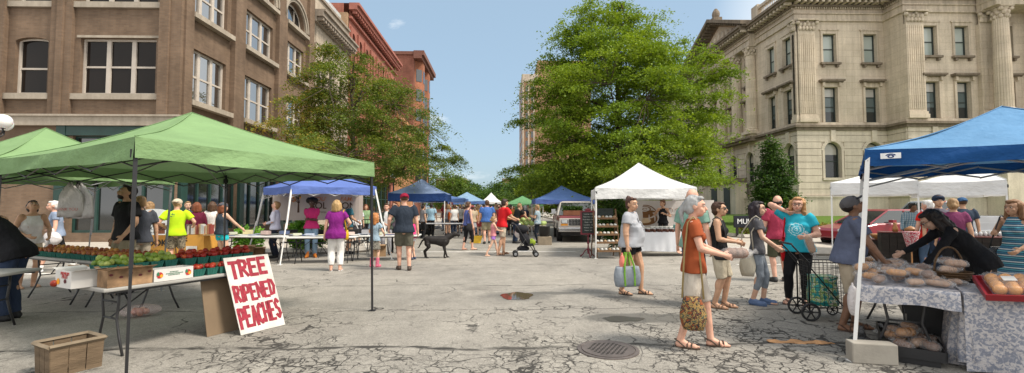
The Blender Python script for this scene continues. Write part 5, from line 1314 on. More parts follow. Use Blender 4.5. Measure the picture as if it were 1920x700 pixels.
JO['bluecap'] = person('man in a blue cap and dark shirt in front of the silver pickup', x, y, 1.78, 20, 'tan', 'm', ('buzz', 'brown'), ('tee', (.03, .045, .07)), ('long', NAVY), ('shoe', BLACK), cap=((.035, .09, .19), 'back'))
x, y = at_px(1704, 14.0)
JO['plaid'] = person('man in light blue plaid shirt bending beside the black crates', x, y, 1.72, 200, 'brown', 'm', ('buzz', 'dark'), ('long', (.2, .3, .4)), ('long', NAVY), ('shoe', BLACK), lean=26, head=(-30, -10, 0), topm=plaid('blue_plaid_cloth', (.16, .28, .38), (.42, .50, .55), (.10, .18, .26)))
x, y = at_px(1243, 15.9)
JO['vendor2'] = person('dark-topped young woman resting her chin behind the white cloth table', x, y, 1.66, 165, 'tan', 'f', ('bun', (.12, .05, .02)), ('tank', BLACK), ('long', BLACK), ('shoe', BLACK), rh=(.10, .24, 1.34), lh=(-.12, .20, 1.22), z0=.13, w=.92, head=(25, 0, 0))
# ---------- left half
x, y = pos(14, 600)
JO['leftman'] = person('man in black t-shirt and jeans bending away at the left edge of the photo', x, y, 1.78, 62, 'tan', 'm', ('short', 'dark'), ('tee', (.010, .010, .012)), ('long', (.030, .045, .085)), ('shoe', BLACK), lean=36, w=1.12, hip=-.06, rh=(.18, .62, .98), lh=(-.18, .58, .94))
x, y = pos(50, 540)
JO['visor'] = person('woman in white tank top and dark visor looking down at the peaches', x, y, 1.70, 200, 'tan', 'f', ('bun', 'dark'), ('tank', (.62, .60, .60)), ('short', (.42, .36, .26)), ('flip', (.2, .15, .1)), lh=(-.20, .24, 1.0), rh=(.13, .26, 1.02), lean=12, head=(8, -42, 0), w=1.06)
x, y = pos(104, 509)
JO['whitehair'] = person('white-haired woman in pale blue top striding past the brick wall', x, y, 1.70, 92, 'pink', 'f', ('short', 'white'), ('tee', (.22, .27, .37)), ('capri', BLACK), ('sock', (.62, .62, .64)), rf=(.08, -.30, 0), lf=(-.08, .30, 0), rh=(.24, .10, 1.04), w=1.06, lean=6)
x, y = at_px(238, 8.5)
JO['seller'] = person('tall bearded fruit seller in black t-shirt standing in the tent shade', x, y, 1.95, 118, 'tan', 'm', ('short', 'dark'), ('tee', (.012, .012, .014)), ('shorts', (.30, .25, .17)), ('shoe', BLACK), w=1.04, extras=('beard',), head=(15, -16, 0), lh=(-.24, .16, .92), shrug=0)
x, y = at_px(263, 9.0)
JO['greyman'] = person('man in dark grey shirt and tan shorts half hidden by the tent pole', x, y, 1.76, 20, 'tan', 'm', ('short', 'light'), ('tee', (.055, .06, .075)), ('shorts', (.42, .36, .28)), ('shoe', BLACK), w=1.0)
x, y = at_px(281, 13.6)
JO['blond1'] = person('person with wavy blond hair behind the white book sign', x, y, 1.70, 60, 'fair', 'f', ('curly', 'light'), ('tee', (.15, .15, .2)), ('long', NAVY), ('shoe', BLACK))
x, y = pos(328, 509)
JO['neon'] = person('boy in neon yellow t-shirt and camouflage shorts with a tan cap', x, y, 1.74, -8, 'pink', 'm', ('buzz', 'light'), ('tee', (.55, .78, .015)), ('shorts', KHAKI), ('shoe', (.05, .05, .05)), cap=((.50, .42, .32), 'back'), rh=(.32, .20, 1.08), w=.95, head=(20, 0, 0), lh=(-.26, .14, 1.06),
    topm=printed('neon_print_cloth', (.46, .68, .015), (.04, .09, .06), -.075, 1.34, .055, .05, 'blot', -1), botm=camo('camo_cloth', [(.20, .17, .11), (.11, .09, .06), (.30, .25, .17), (.06, .05, .035)], 16))
x, y = at_px(369, 13.0)
JO['maroonw'] = person('auburn-haired woman in maroon cardigan behind the row of books', x, y, 1.68, 10, 'fair', 'f', ('bob', 'auburn'), ('long', (.10, .010, .030)), ('long', BLACK), ('shoe', BLACK))
x, y = at_px(352, 14.6)
JO['behindneon'] = person('person with brown hair facing the neon shirt from behind the counter', x, y, 1.72, 185, 'fair', 'm', ('short', 'light'), ('tee', (.03, .04, .07)), ('long', NAVY), ('shoe', BLACK), z0=.0)
x, y = at_px(417, 12.0)
JO['teal'] = person('woman in dark vest and turquoise shorts reaching to the book table', x, y, 1.66, -55, 'fair', 'f', ('bob', 'auburn'), ('tank', (.035, .045, .06)), ('short', (.02, .45, .50)), ('shoe', (.3, .3, .3)), rh=(.26, .42, .98), w=.98, cap=((.08, .085, .10), 'back'))
x, y = at_px(398, 13.4)
JO['denim'] = person('person in denim overalls behind the woman in turquoise shorts', x, y, 1.70, -20, 'fair', 'f', ('bob', 'brown'), ('tee', (.62, .60, .58)), ('long', (.04, .08, .16)), ('shoe', BLACK))
x, y = pos(515, 484)
JO['lav'] = person('short-haired woman in white long-sleeved shirt looking down, hands folded', x, y, 1.72, 72, 'pink', 'f', ('short', (.26, .15, .06)), ('long', (.55, .54, .64)), ('long', (.022, .028, .045)), ('shoe', BLACK), rh=(.05, .24, 1.06), lh=(-.10, .22, 1.04), head=(0, -22, 0))
x, y = pos(583, 483)
JO['pink'] = person('woman with big dark hair in pink t-shirt, arms folded under the blue tent', x, y, 1.80, 178, 'dark', 'f', ('afro', (.012, .009, .008)), ('tee', (.52, .03, .15)), ('long', (.22, .33, .45)), ('boot', (.55, .17, .02)), rh=(-.06, .20, 1.10), lh=(.05, .22, 1.12), w=1.02)
x, y = pos(629, 508)
JO['purple'] = person('blonde woman in loose purple top and white trousers, yellow bag on her arm', x, y, 1.72, -6, 'pink', 'f', ('bob', 'blonde'), ('loose', (.19, .015, .17)), ('wide', (.72, .70, .68)), ('flip', (.6, .6, .6)), rh=(.26, .24, 1.08), w=1.05, head=(12, 0, 0))
x, y = pos(652, 476)
JO['tealshirt'] = person('bearded man in teal shirt behind the yellow bag', x, y, 1.80, -75, 'tan', 'm', ('short', 'dark'), ('tee', (.035, .13, .17)), ('shorts', (.20, .13, .08)), ('shoe', BLACK), extras=('beard',), rh=(.2, .25, 1.0))
x, y = at_px(670, 17.5)
JO['whitetee'] = person('child-sized figure in white t-shirt beyond the far end of the banner tent', x, y, 1.48, 15, 'fair', 'm', ('buzz', 'light'), ('tee', (.62, .62, .66)), ('shorts', (.10, .10, .12)), ('shoe', BLACK), z0=.13)
x, y = at_px(686, 18.5)
JO['sage'] = person('woman with auburn hair seated height behind the table in a sage top', x, y, 1.52, 190, 'tan', 'f', ('bob', 'auburn'), ('tee', (.20, .30, .16)), ('long', BLACK), ('shoe', BLACK), z0=.13)
x, y = pos(702, 501)
JO['boots'] = person('curly red-haired girl in denim vest, grey skirt and pink boots', x, y, 1.36, -25, 'fair', 'f', ('curly', 'ginger'), ('tee', (.28, .38, .46)), ('skirt', (.2, .2, .16)), ('boot', (.62, .14, .22)), rh=(.22, .24, 1.05), lh=(-.13, .30, 1.06), w=.84, child=True, head=(25, 0, 0), botm=camo('grey_camo_cloth', [(.20, .19, .16), (.12, .11, .09), (.30, .28, .24), (.16, .15, .12)], 12))
x, y = at_px(725, 15.0)
JO['cardi'] = person('smiling woman in dark green cardigan over white behind the leaflet table', x, y, 1.66, 170, 'pink', 'f', ('short', 'brown'), ('long', (.05, .065, .05)), ('long', (.3, .3, .32)), ('shoe', BLACK), rh=(.06, .26, 1.06), lh=(-.14, .26, 1.04), w=1.1, topm=printed('cardigan_cloth', (.05, .065, .05), (.66, .66, .66), 0, 1.2, .06, .4, 'disc'))
x, y = at_px(741, 15.6)
JO['curlyb'] = person('curly brown-haired person just left of the maroon cap', x, y, 1.72, 160, 'fair', 'f', ('curly', 'auburn'), ('tee', (.1, .08, .1)), ('long', BLACK), ('shoe', BLACK))
x, y = pos(757, 507)
JO['capman'] = person('big man in navy t-shirt, olive shorts and maroon cap seen from behind', x, y, 1.88, 4, 'pink', 'm', ('buzz', 'brown'), ('tee', (.022, .030, .045)), ('shorts', (.105, .10, .075)), ('shoe', (.06, .04, .03)), cap=((.22, .008, .03), 'back'), w=1.16, belly=.02, rf=(.11, -.06, 0), lf=(-.09, .12, 0), lh=(-.33, .10, .94))
x, y = pos(774, 487)
JO['girl2'] = person('girl in pink sleeveless top half hidden behind the man in navy', x, y, 1.28, 60, 'fair', 'f', ('bob', 'light'), ('tee', (.70, .05, .20)), ('short', (.66, .66, .70)), ('shoe', (.05, .07, .12)), child=True, w=.84)
x, y = pos(877, 469)
JO['tank'] = person('woman in blue tank top and black capris walking with a black shoulder bag', x, y, 1.74, -55, 'pink', 'f', ('lowbun', 'brown'), ('tank', (.085, .11, .30)), ('capri', BLACK), ('flip', (.04, .03, .03)), rf=(.08, .16, 0), lf=(-.08, -.12, 0), w=1.02, head=(-10, 0, 0))
x, y = pos(925, 480)
JO['girl'] = person('small girl in pink striped tank and lilac shorts striding barefoot', x, y, 1.22, -70, 'fair', 'f', ('lowbun', 'light'), ('tank', (.62, .24, .26)), ('short', (.38, .18, .55)), None, rf=(.07, -.34, 0), lf=(-.07, .26, 0), rh=(.10, .36, 1.10), lh=(-.12, .34, 1.12), child=True, w=.84, head=(0, 0, 0))
x, y = pos(941, 478)
JO['red'] = person('man in red t-shirt and khaki shorts pushing a black stroller', x, y, 1.82, -60, 'tan', 'm', ('short', (.035, .02, .015)), ('tee', (.55, .015, .02)), ('shorts', (.46, .40, .31)), ('sandal', (.12, .07, .05)), rh=(.18, .44, 1.08), lh=(-.15, .46, 1.08), rf=(.10, -.16, 0), lf=(-.09, .14, 0), lean=8, head=(-8, 0, 0), topm=printed('red_print_cloth', (.56, .015, .02), (.6, .42, .40), 0, 1.25, .07, .12, 'words'))
x, y = pos(913, 457)
JO['bigblue'] = person('broad man in royal blue t-shirt and khaki shorts seen from behind', x, y, 1.84, 6, 'pink', 'm', ('short', 'brown'), ('tee', (.055, .13, .36)), ('shorts', (.28, .24, .15)), ('shoe', (.03, .03, .03)), w=1.22, belly=.03, rf=(.1, .16, 0), lf=(-.1, -.10, 0))
x, y = pos(808, 445)
JO['ltblue'] = person('man in light blue shirt and black trousers at the far left stall', x, y, 1.74, -20, 'brown', 'm', ('short', 'dark'), ('tee', (.26, .40, .50)), ('long', BLACK), ('shoe', BLACK))
x, y = at_px(793, 22.6)
JO['greyw'] = person('woman in grey patterned top under the blue peaked tent', x, y, 1.66, -60, 'tan', 'f', ('short', 'dark'), ('tee', (.20, .19, .20)), ('long', BLACK), ('shoe', BLACK))
x, y = pos(840, 441)
JO['obag'] = person('woman with an orange backpack and grey shorts by the tent leg', x, y, 1.70, 15, 'tan', 'f', ('bob', 'light'), ('tank', (.25, .25, .27)), ('short', (.12, .14, .17)), ('shoe', (.05, .04, .04)))
x, y = at_px(1008, 19.7)
JO['phone'] = person('brown-haired woman in blue plaid shirt beside the melon table', x, y, 1.64, 75, 'tan', 'f', ('short', 'light'), ('tee', (.2, .3, .4)), ('long', (.015, .02, .03)), ('shoe', BLACK), rh=(.10, .28, 1.22), lh=(-.10, .26, 1.20), topm=plaid('pale_plaid_cloth', (.20, .30, .36), (.45, .5, .52), (.14, .2, .26)))
x, y = at_px(966, 19.6)
JO['blk'] = person('man in black t-shirt leaning over the melon table', x, y, 1.74, -60, 'tan', 'm', ('buzz', 'light'), ('tee', (.012, .012, .012)), ('long', NAVY), ('shoe', BLACK), lean=20, rh=(.2, .6, .95))
x, y = at_px(981, 21.0)
JO['yel'] = person('dark-haired woman in yellow skirt behind the melons', x, y, 1.62, 150, 'tan', 'f', ('long', 'dark'), ('tank', (.15, .04, .03)), ('skirt', (.55, .36, .03)), ('shoe', BLACK), lean=14)
# ---------- the crowd far down the street, each of its own clothes
rc = random.Random(42)
cols = [((.62, .6, .58), 'white'), ((.03, .04, .07), 'navy'), ((.16, .30, .45), 'mid blue'), ((.35, .04, .05), 'dark red'), ((.10, .10, .11), 'charcoal'), ((.28, .28, .27), 'grey'), ((.12, .22, .12), 'green'), ((.50, .24, .05), 'orange'), ((.20, .42, .45), 'aqua'), ((.45, .36, .25), 'tan'), ((.30, .10, .22), 'purple'), ((.55, .48, .14), 'yellow')]
bots = [('shorts', KHAKI, 'khaki shorts'), ('long', NAVY, 'navy trousers'), ('long', DENIM, 'blue jeans'), ('short', (.12, .14, .18), 'dark shorts'), ('capri', BLACK, 'black capris'), ('shorts', (.35, .06, .06), 'red shorts'), ('skirt', (.3, .3, .32), 'grey skirt')]
far_spots = [(852, 24), (862, 27), (849, 31), (866, 33), (886, 22.5), (893, 26), (900, 24), (890, 32), (905, 30), (915, 27), (922, 23.5), (930, 30), (936, 26), (859, 39), (873, 42), (884, 46), (897, 40), (908, 44), (919, 38), (929, 46), (943, 36), (951, 30), (957, 25.5), (964, 34), (974, 29), (841, 36), (832, 30), (990, 33), (878, 29), (913, 52), (985, 25), (845, 28), (856, 35), (870, 30), (881, 36), (888, 41), (896, 30), (903, 36), (910, 33), (918, 31), (925, 35), (933, 33), (940, 31), (948, 42), (960, 40), (970, 38), (868, 50), (860, 45), (894, 50), (926, 55), (939, 52), (837, 26), (997, 28)]
beside = ['in the left of the crowd', 'in the thick of the crowd', 'near the white tent leg', 'by the orange backpack', 'behind the blue tank top', 'behind the broad man in blue', 'behind the small girl', 'beyond the man in red', 'near the green tent', 'towards the melon table']
cnt = {}
for i, (px, Yd) in enumerate(far_spots):
    c_, cn = cols[(i*5+i//4) % len(cols)]; b_ = bots[(i*3+1) % len(bots)]; sex = 'f' if (i*7) % 5 < 2 else 'm'; hk = rc.choice(['short', 'bob', 'tail', 'lowbun', 'long'] if sex == 'f' else ['short', 'buzz', 'short', 'bald']); hcn = rc.choice(['brown', 'dark', 'blonde', 'grey', 'light', 'auburn', 'white'])
    pl = 'behind the orange backpack' if px < 845 else 'left of the walking woman in blue' if px < 866 else 'just behind the walking woman in blue' if px < 893 else 'beside the broad man in royal blue' if px < 912 else 'between the broad man and the red shirt' if px < 934 else 'beyond the man in red' if px < 955 else 'near the melon table'
    dd = 'nearer' if Yd < 27 else 'distant' if Yd < 38 else 'farthest-off'
    lab = f"{dd} {'woman' if sex == 'f' else 'man'} in {cn} top and {b_[2]}, {pl}"; lab = lab.replace('behind the walking woman in blue', 'near the walking woman').replace('between the broad man and the red shirt', 'by the red shirt') if len(lab.split()) > 15 else lab
    x, y = at_px(px, Yd)
    person(lab, x, y, rc.uniform(1.6, 1.84) if sex == 'm' else rc.uniform(1.55, 1.72), rc.choice([0, 10, -15, 30, 170, 190, 90, -80]), rc.choice(['fair', 'tan', 'pink', 'brown']), sex, (hk, hcn), (rc.choice(['tee', 'tee', 'tank']) if sex == 'f' else 'tee', c_), b_[:2], ('shoe', BLACK),
           rf=(.1, rc.uniform(-.15, .15), 0), w=rc.uniform(.92, 1.15), group='people in the crowd down the street', lod=2, cap=((rc.random()*.3, .05, .06), 'front') if i % 9 == 4 else None)
# ================================================================ folding tables
TOPG = mat('grey_table_plastic', (.33, .32, .30), .6, .1, 3, 60, .2); TOPW = mat('white_table_plastic', (.66, .65, .62), .55, .06, 3, 60, .15); LEGB = mat('table_leg_steel', (.03, .03, .032), .4, .1, 5, 40, .1, 0, .5)
def table(label, cx, cy, L, W, rz, top=TOPG, h=.74, z0=0.0, group=None, name='folding_table'):
    t = thing(name, label, 'table', (cx, cy, z0), rz, group)
    m_ = MB(); m_.box(-L/2, L/2, -W/2, W/2, h-.04, h); m_.build('table_top', top, t, bevel=.012)
    m_ = MB(); m_.box(-L/2+.05, L/2-.05, -W/2+.04, -W/2+.07, h-.065, h-.041); m_.box(-L/2+.05, L/2-.05, W/2-.07, W/2-.04, h-.065, h-.041); m_.build('rail', LEGB, t)
    for s in (-1, 1):
        m_ = MB(); x = s*(L/2-.22)
        for q in (-1, 1):
            y = q*(W/2-.10)
            m_.tube([(x, y*.62, h-.05), (x, y*.60, h*.72), (x, y*.50, h*.5), (x, y*.72, h*.25), (x, y*1.02, .0)], .0135, 7)
        m_.tube([(x, -(W/2-.10)*.5, h*.5), (x, (W/2-.10)*.5, h*.5)], .010, 6); m_.tube([(x, -(W/2-.1)*.60, h*.74), (x, (W/2-.1)*.60, h*.74)], .010, 6)
        lg = m_.build('leg', LEGB, t, True)
        m_ = MB(); m_.tube([(x, 0, h*.5), (x-s*.42, 0, h-.06)], .009, 6); m_.tube([(x-s*.42, -.12, h-.06), (x-s*.42, .12, h-.06)], .009, 6); m_.build('brace', LEGB, lg)
    return t
def rzv(v): return math.atan2(v.y, v.x)
U = Vector((.46, .89, 0)).normalized(); Vv = Vector((-U.y, U.x, 0)); N0 = Vector((-4.0, 4.7, 0))
def T1(s, t, z=.74): p = N0+U*s+Vv*t; return Vector((p.x, p.y, z))
c = T1(.915, .38); table('grey folding table with fruit boxes, behind the tree ripened peaches board', c.x, c.y, 1.83, .76, rzv(U))
U2 = Vector((.905, -.425, 0)).normalized(); V2 = Vector((-U2.y, U2.x, 0)); P2 = Vector((-8.4, 8.1, 0))
def T2(s, t, z=.74): p = P2+U2*s+V2*t; return Vector((p.x, p.y, z))
c = T2(.915, .38); table('folding table under the far half of the peach baskets', c.x, c.y, 1.83, .76, rzv(U2))
c = T2(2.75, .38); table('folding table under the peach baskets, in front of the fruit seller', c.x, c.y, 1.8, .76, rzv(U2))
p = G(20, 513, .74); table('grey table cut off by the left edge of the photo', p.x-.85, p.y+.1, 1.5, .7, R(8))
# ---------------------------------------------------------------- baskets and fruit
BK = mat('green_pulp', (.018, .12, .095), .85, .15, 20, 70, .5)
m_ = MB(); a, b, hh = .052, .068, .085
O = [(-1, -1), (1, -1), (1, 1), (-1, 1)]
vs = [(x*a, y*a, 0) for x, y in O]+[(x*b, y*b, hh) for x, y in O]+[(x*(b-.005), y*(b-.005), hh) for x, y in O]+[(x*(a-.004), y*(a-.004), .006) for x, y in O]
m_.add(vs, [(0,3,2,1)]+[(i, (i+1) % 4, 4+(i+1) % 4, 4+i) for i in range(4)]+[(4+i, 4+(i+1) % 4, 8+(i+1) % 4, 8+i) for i in range(4)]+[(8+i, 8+(i+1) % 4, 12+(i+1) % 4, 12+i) for i in range(4)]+[(12, 13, 14, 15)])
for i in range(4):
    x0, y0 = O[i]; x1, y1 = O[(i+1) % 4]
    for k_ in range(1, 4): f_ = k_/4; xx, yy = x0+(x1-x0)*f_, y0+(y1-y0)*f_; m_.tube([(xx*a*1.02, yy*a*1.02, .002), (xx*b*1.03, yy*b*1.03, hh)], .003, 4)
BKM = m_.mesh('fruit_basket', BK)
def fruitmat(name, c1, c2, c3):
    m, nt, b = nodes(name); oi = nt.nodes.new('ShaderNodeObjectInfo'); base = ramp(nt, oi.outputs['Random'], [(0, c1), (.5, c2), (1, c3)])
    c = mixc(nt, ramp(nt, noise(nt, coord(nt), 14, 3), [(.4, (0,)*3), (.65, (.8,)*3)]), base, tuple(x*.55 for x in c1)); nt.links.new(c, b.inputs['Base Color']); b.inputs['Roughness'].default_value = .4; b.inputs['Specular IOR Level'].default_value = .35; return m
def fruit(name, r_, m, dent=.12):
    m_ = MB(); m_.lathe([(r_*.02, r_*(.92-dent)), (r_*.25, r_*.95), (r_*.62, r_*.80), (r_*.93, r_*.38), (r_, 0), (r_*.9, -r_*.45), (r_*.6, -r_*.82), (r_*.2, -r_*.95)][::-1], (0, 0, 0), 12); return m_.mesh(name, m, True)
PEM = fruit('peach', .036, fruitmat('peach_skin', (.26, .06, .025), (.40, .13, .035), (.52, .27, .06)))
APM = fruit('green_apple', .037, fruitmat('green_apple_skin', (.15, .24, .03), (.24, .33, .05), (.34, .38, .10)))
TOM = fruit('tomato', .035, fruitmat('tomato_skin', (.26, .012, .010), (.36, .025, .014), (.42, .08, .02)), .15)
rf_ = random.Random(11)
def basket(p, rz, label, grp, mesh, fl, fg, fc, n):
    o = bpy.data.objects.new('fruit_basket', BKM); C.objects.link(o); o.location = p; o.rotation_euler = (0, 0, rz); tag(o, label, 'basket', grp)
    lay = [(-.03, -.03, .045), (.03, -.03, .045), (.03, .03, .045), (-.03, .03, .045), (0, -.035, .10), (.005, .03, .103), (.033, 0, .108), (-.034, .002, .10), (0, 0, .145)]
    for i in range(4 if n > 4 else 0, n):
        x_, y_, z_ = lay[i]; q = Vector((x_+rf_.uniform(-.008, .008), y_+rf_.uniform(-.008, .008), z_+rf_.uniform(-.004, .006))); q.rotate(Matrix.Rotation(rz, 3, 'Z'))
        f_ = bpy.data.objects.new(mesh.name.split('.')[0], mesh); C.objects.link(f_); f_.location = p+q; f_.rotation_euler = (rf_.uniform(-1, 1), rf_.uniform(-1, 1), rf_.uniform(0, 6)); s_ = rf_.uniform(.88, 1.1); f_.scale = (s_,)*3; tag(f_, fl, fc, fg)
for row, n in ((0, 8), (1, 9)):
    for i in range(22 if row == 0 else 21):
        s = .42+i*.148+row*.05; p = T2(s, .10+row*.16, .742)
        basket(p, rzv(U2)+rf_.uniform(-.08, .08), 'green basket of orange-red peaches in the long row of baskets', 'green baskets of peaches', PEM, 'orange-red peach heaped in the long row of green baskets', 'peaches in the long row of baskets', 'peach', n)
riser = mat('brown_cardboard', (.30, .19, .105), .9, .15, 3, 30, .2)
for (s0, s1, t0, lab) in ((.06, .80, .22, 'shallow brown carton under the green apple baskets'), (.86, 1.72, .20, 'shallow brown carton under the red tomato baskets')):
    m_ = MB(); c = T1((s0+s1)/2, t0+.22); m_.box(-(s1-s0)/2, (s1-s0)/2, -.2, .2, 0, .12); m_.build('carton', riser, label=lab, cat='carton', loc=(c.x, c.y, .742), rz=rzv(U), bevel=.004)
for row in (0, 1, 2):
    for i in range(5): p = T1(.14+i*.145, .10+.02+row*.15, .742+.125 if row else .742+.10); 
for row in (0, 1):
    for i in range(5):
        p = T1(.14+i*.148, .30+row*.15, .864); basket(p, rzv(U)+rf_.uniform(-.08, .08), 'green basket of green apples on the fruit table', 'green baskets of apples', APM, 'green apple heaped in a basket on the fruit table', 'green apples in the baskets', 'apple', 9)
    for i in range(6):
        p = T1(.93+i*.145, .28+row*.15, .864); basket(p, rzv(U)+rf_.uniform(-.08, .08), 'green basket of red tomatoes next to the green apples', 'green baskets of tomatoes', TOM, 'red tomato heaped in a basket beside the green apples', 'red tomatoes in the baskets', 'tomato', 9)
for i in range(3): basket(T1(.93+i*.15, .09, .742), rzv(U), 'green basket of tomatoes standing low at the front table edge', 'low baskets at the table edge', TOM, 'red tomato in the low front baskets', 'tomatoes in the low front baskets', 'tomato', 8)
# ---------------------------------------------------------------- cartons with print
def carton(name, label, c, rz, L, W, h, m, flaps=True, t=.006, cat='box'):
    o = thing(name, label, cat, c, rz); m_ = MB()
    m_.box(-L/2, L/2, -W/2, -W/2+t, 0, h); m_.box(-L/2, L/2, W/2-t, W/2, 0, h); m_.box(-L/2, -L/2+t, -W/2+t, W/2-t, 0, h); m_.box(L/2-t, L/2, -W/2+t, W/2-t, 0, h); m_.box(-L/2+t, L/2-t, -W/2+t, W/2-t, 0, t)
    m_.build('box_wall', m, o)
    if flaps:
        for s in (-1, 1):
            m_ = MB(); m_.add([(-L/2, s*W/2, h), (L/2, s*W/2, h), (L/2, s*(W/2+.09), h+.05*flaps), (-L/2, s*(W/2+.09), h+.05*flaps), (-L/2, s*W/2, h+.005), (L/2, s*W/2, h+.005), (L/2, s*(W/2+.09), h+.055*flaps), (-L/2, s*(W/2+.09), h+.055*flaps)], [(0,1,2,3),(4,7,6,5),(0,4,5,1),(2,6,7,3),(1,5,6,2),(3,7,4,0)]); m_.build('flap', m, o)
    return o
WCB = mat('white_cardboard', (.62, .60, .57), .8, .06, 4, 30, .1); RPR = mat('red_print', (.45, .03, .03), .7); OPR = mat('orange_print', (.85, .35, .02), .7); GPR = mat('green_print', (.03, .16, .08), .7); MPR = mat('dark_red_print', (.10, .015, .02), .7); BPR = mat('black_print', (.02, .02, .02), .7)
def blob(parent, name, m, M, rx, ry, n=14):
    m_ = MB(); m_.M = M; m_.add([(rx*math.cos(2*PI*i/n)*(1+.08*math.sin(3*i)), ry*math.sin(2*PI*i/n)*(1+.06*math.cos(2*i)), .002) for i in range(n)], [tuple(range(n))]); return m_.build(name, m, parent)
rzU = rzv(U)
c = T1(.23, .11, .742); bxx = carton('brown_box', 'worn brown cardboard box with torn top and dark stains at the table front', c, rzU, .40, .20, .17, mat('stained_cardboard', (.27, .165, .09), .9, .55, 7, 30, .4), .6)
for i in range(5): blob(bxx, 'stain', MPR, frame((-.17+i*.085, -.1015, .13-.03*(i % 2)), (1, 0, 0), (0, 0, 1)), .018, .012)
c = T1(.64, .10, .742); bxx = carton('tomato_box', 'white carton printed with tomatoes at both ends and green lines of print', c, rzU, .40, .20, .135, WCB, False)
for s in (-1, 1):
    blob(bxx, 'tomato_print', RPR, frame((s*.145, -.1015, .07), (1, 0, 0), (0, 0, 1)), .032, .034); blob(bxx, 'leaf_print', GPR, frame((s*.145-.018, -.1025, .085), (1, 0, 0), (0, 0, 1)), .014, .022); blob(bxx, 'tomato_print', OPR, frame((s*.145+.014, -.103, .062), (1, 0, 0), (0, 0, 1)), .014, .018)
for k_, z in enumerate((.092, .074, .058)): 
    m_ = MB(); L_ = (.045, .085, .06)[k_]
    x = -L_
    while x < L_: m_.box(x, x+.010, -.1035, -.1005, z, z+.009); x += .015
    m_.build('green_lettering', GPR, bxx)
c = T1(-.02, .46, .742); bxx = carton('fruit_box', 'white fruit carton with red print and an orange fruit picture on the table corner', c, rzU, .26, .34, .175, WCB, .3)
blob(bxx, 'orange_print', OPR, frame((-.1315, .10, .06), (0, -1, 0), (0, 0, 1)), .034, .032); blob(bxx, 'cherry_print', MPR, frame((-.1315, -.05, .07), (0, -1, 0), (0, 0, 1)), .028, .022)
text('red_lettering', 'PREMIUM', .045, frame((-.133, -.04, .145), (0, -1, 0), (0, 0, 1)), RPR, bxx, .001); text('red_lettering', 'FRUIT', .05, frame((-.133, -.04, .112), (0, -1, 0), (0, 0, 1)), RPR, bxx, .001)
c = T1(.0, .72, .742); m_ = MB(); m_.add([(-.14, -.02, 0), (.14, -.02, 0), (.11, .10, .19), (-.11, .10, .19), (-.14, -.012, 0), (.14, -.012, 0), (.11, .108, .19), (-.11, .108, .19)], [(0,1,2,3),(4,7,6,5),(0,4,5,1),(2,6,7,3),(1,5,6,2),(3,7,4,0)])
m_.build('cardboard_sheet', riser, label='bent sheet of brown cardboard beside the white fruit carton', cat='cardboard', loc=c, rz=rzU+R(-60))
p = T1(-.16, .62, .742+.035); f_ = bpy.data.objects.new('tomato', TOM); C.objects.link(f_); f_.location = p; tag(f_, 'lone red tomato beside the white fruit carton at the table corner', 'tomato')
c = T1(1.55, .55); m_ = MB(); m_.box(-.42, .42, -.006, .006, 0, .72); o = m_.build('flattened_box', mat('dark_cardboard', (.19, .135, .085), .9, .1, 3, 30, .2), label='large brown cardboard panel leaning under the table behind the peaches board', cat='cardboard', loc=(T1(1.45, .02).x, T1(1.45, .02).y, 0), rz=rzU); o.rotation_euler = (R(-14), 0, rzU)
# ---------------------------------------------------------------- painted board
BL_, BR_ = G(452, 630), G(533, 610); ux = (BR_-BL_).normalized(); TLp = BL_+Vector((-.30, .10, .92)); uz = (TLp-BL_).normalized(); Wd, Hd = .585, .98
sg = thing('painted_sign', 'white board with hand-painted red words tree ripened peaches leaning on the table', 'sign', BL_+Vector((0, 0, .004)))
M0 = frame((0, 0, 0), ux, uz); nz_ = Vector(ux).cross(uz).normalized()
m_ = MB(); m_.M = M0; m_.box(0, Wd, 0, Hd, -.012, 0); m_.build('board', mat('chalky_white_paint', (.58, .55, .51), .75, .2, 5, 50, .3), sg, bevel=.003)
STK = {'T': [[(0, 1), (1, 1)], [(.5, 1), (.5, 0)]], 'R': [[(0, 0), (0, 1), (.75, .95), (.85, .75), (.7, .55), (0, .5)], [(.3, .5), (.95, 0)]], 'E': [[(.95, 1), (0, 1), (0, 0), (.95, 0)], [(0, .52), (.75, .52)]], 'I': [[(.5, 1), (.5, 0)]],
       'P': [[(0, 0), (0, 1), (.75, .97), (.9, .74), (.7, .5), (0, .46)]], 'N': [[(0, 0), (0, 1), (.95, 0), (.95, 1)]], 'D': [[(0, 0), (0, 1), (.6, .95), (.95, .55), (.65, .05), (0, 0)]], 'A': [[(0, 0), (.5, 1), (1, 0)], [(.2, .38), (.8, .38)]],
       'C': [[(.95, .85), (.6, 1), (.2, .85), (0, .5), (.2, .12), (.6, 0), (.95, .15)]], 'H': [[(0, 0), (0, 1)], [(1, 0), (1, 1)], [(0, .5), (1, .5)]], 'S': [[(.9, .85), (.5, 1), (.1, .8), (.25, .56), (.75, .44), (.9, .2), (.5, 0), (.05, .15)]]}
RED_ = mat('dark_red_paint', (.27, .018, .035), .7, .35, 30, 50, .2)
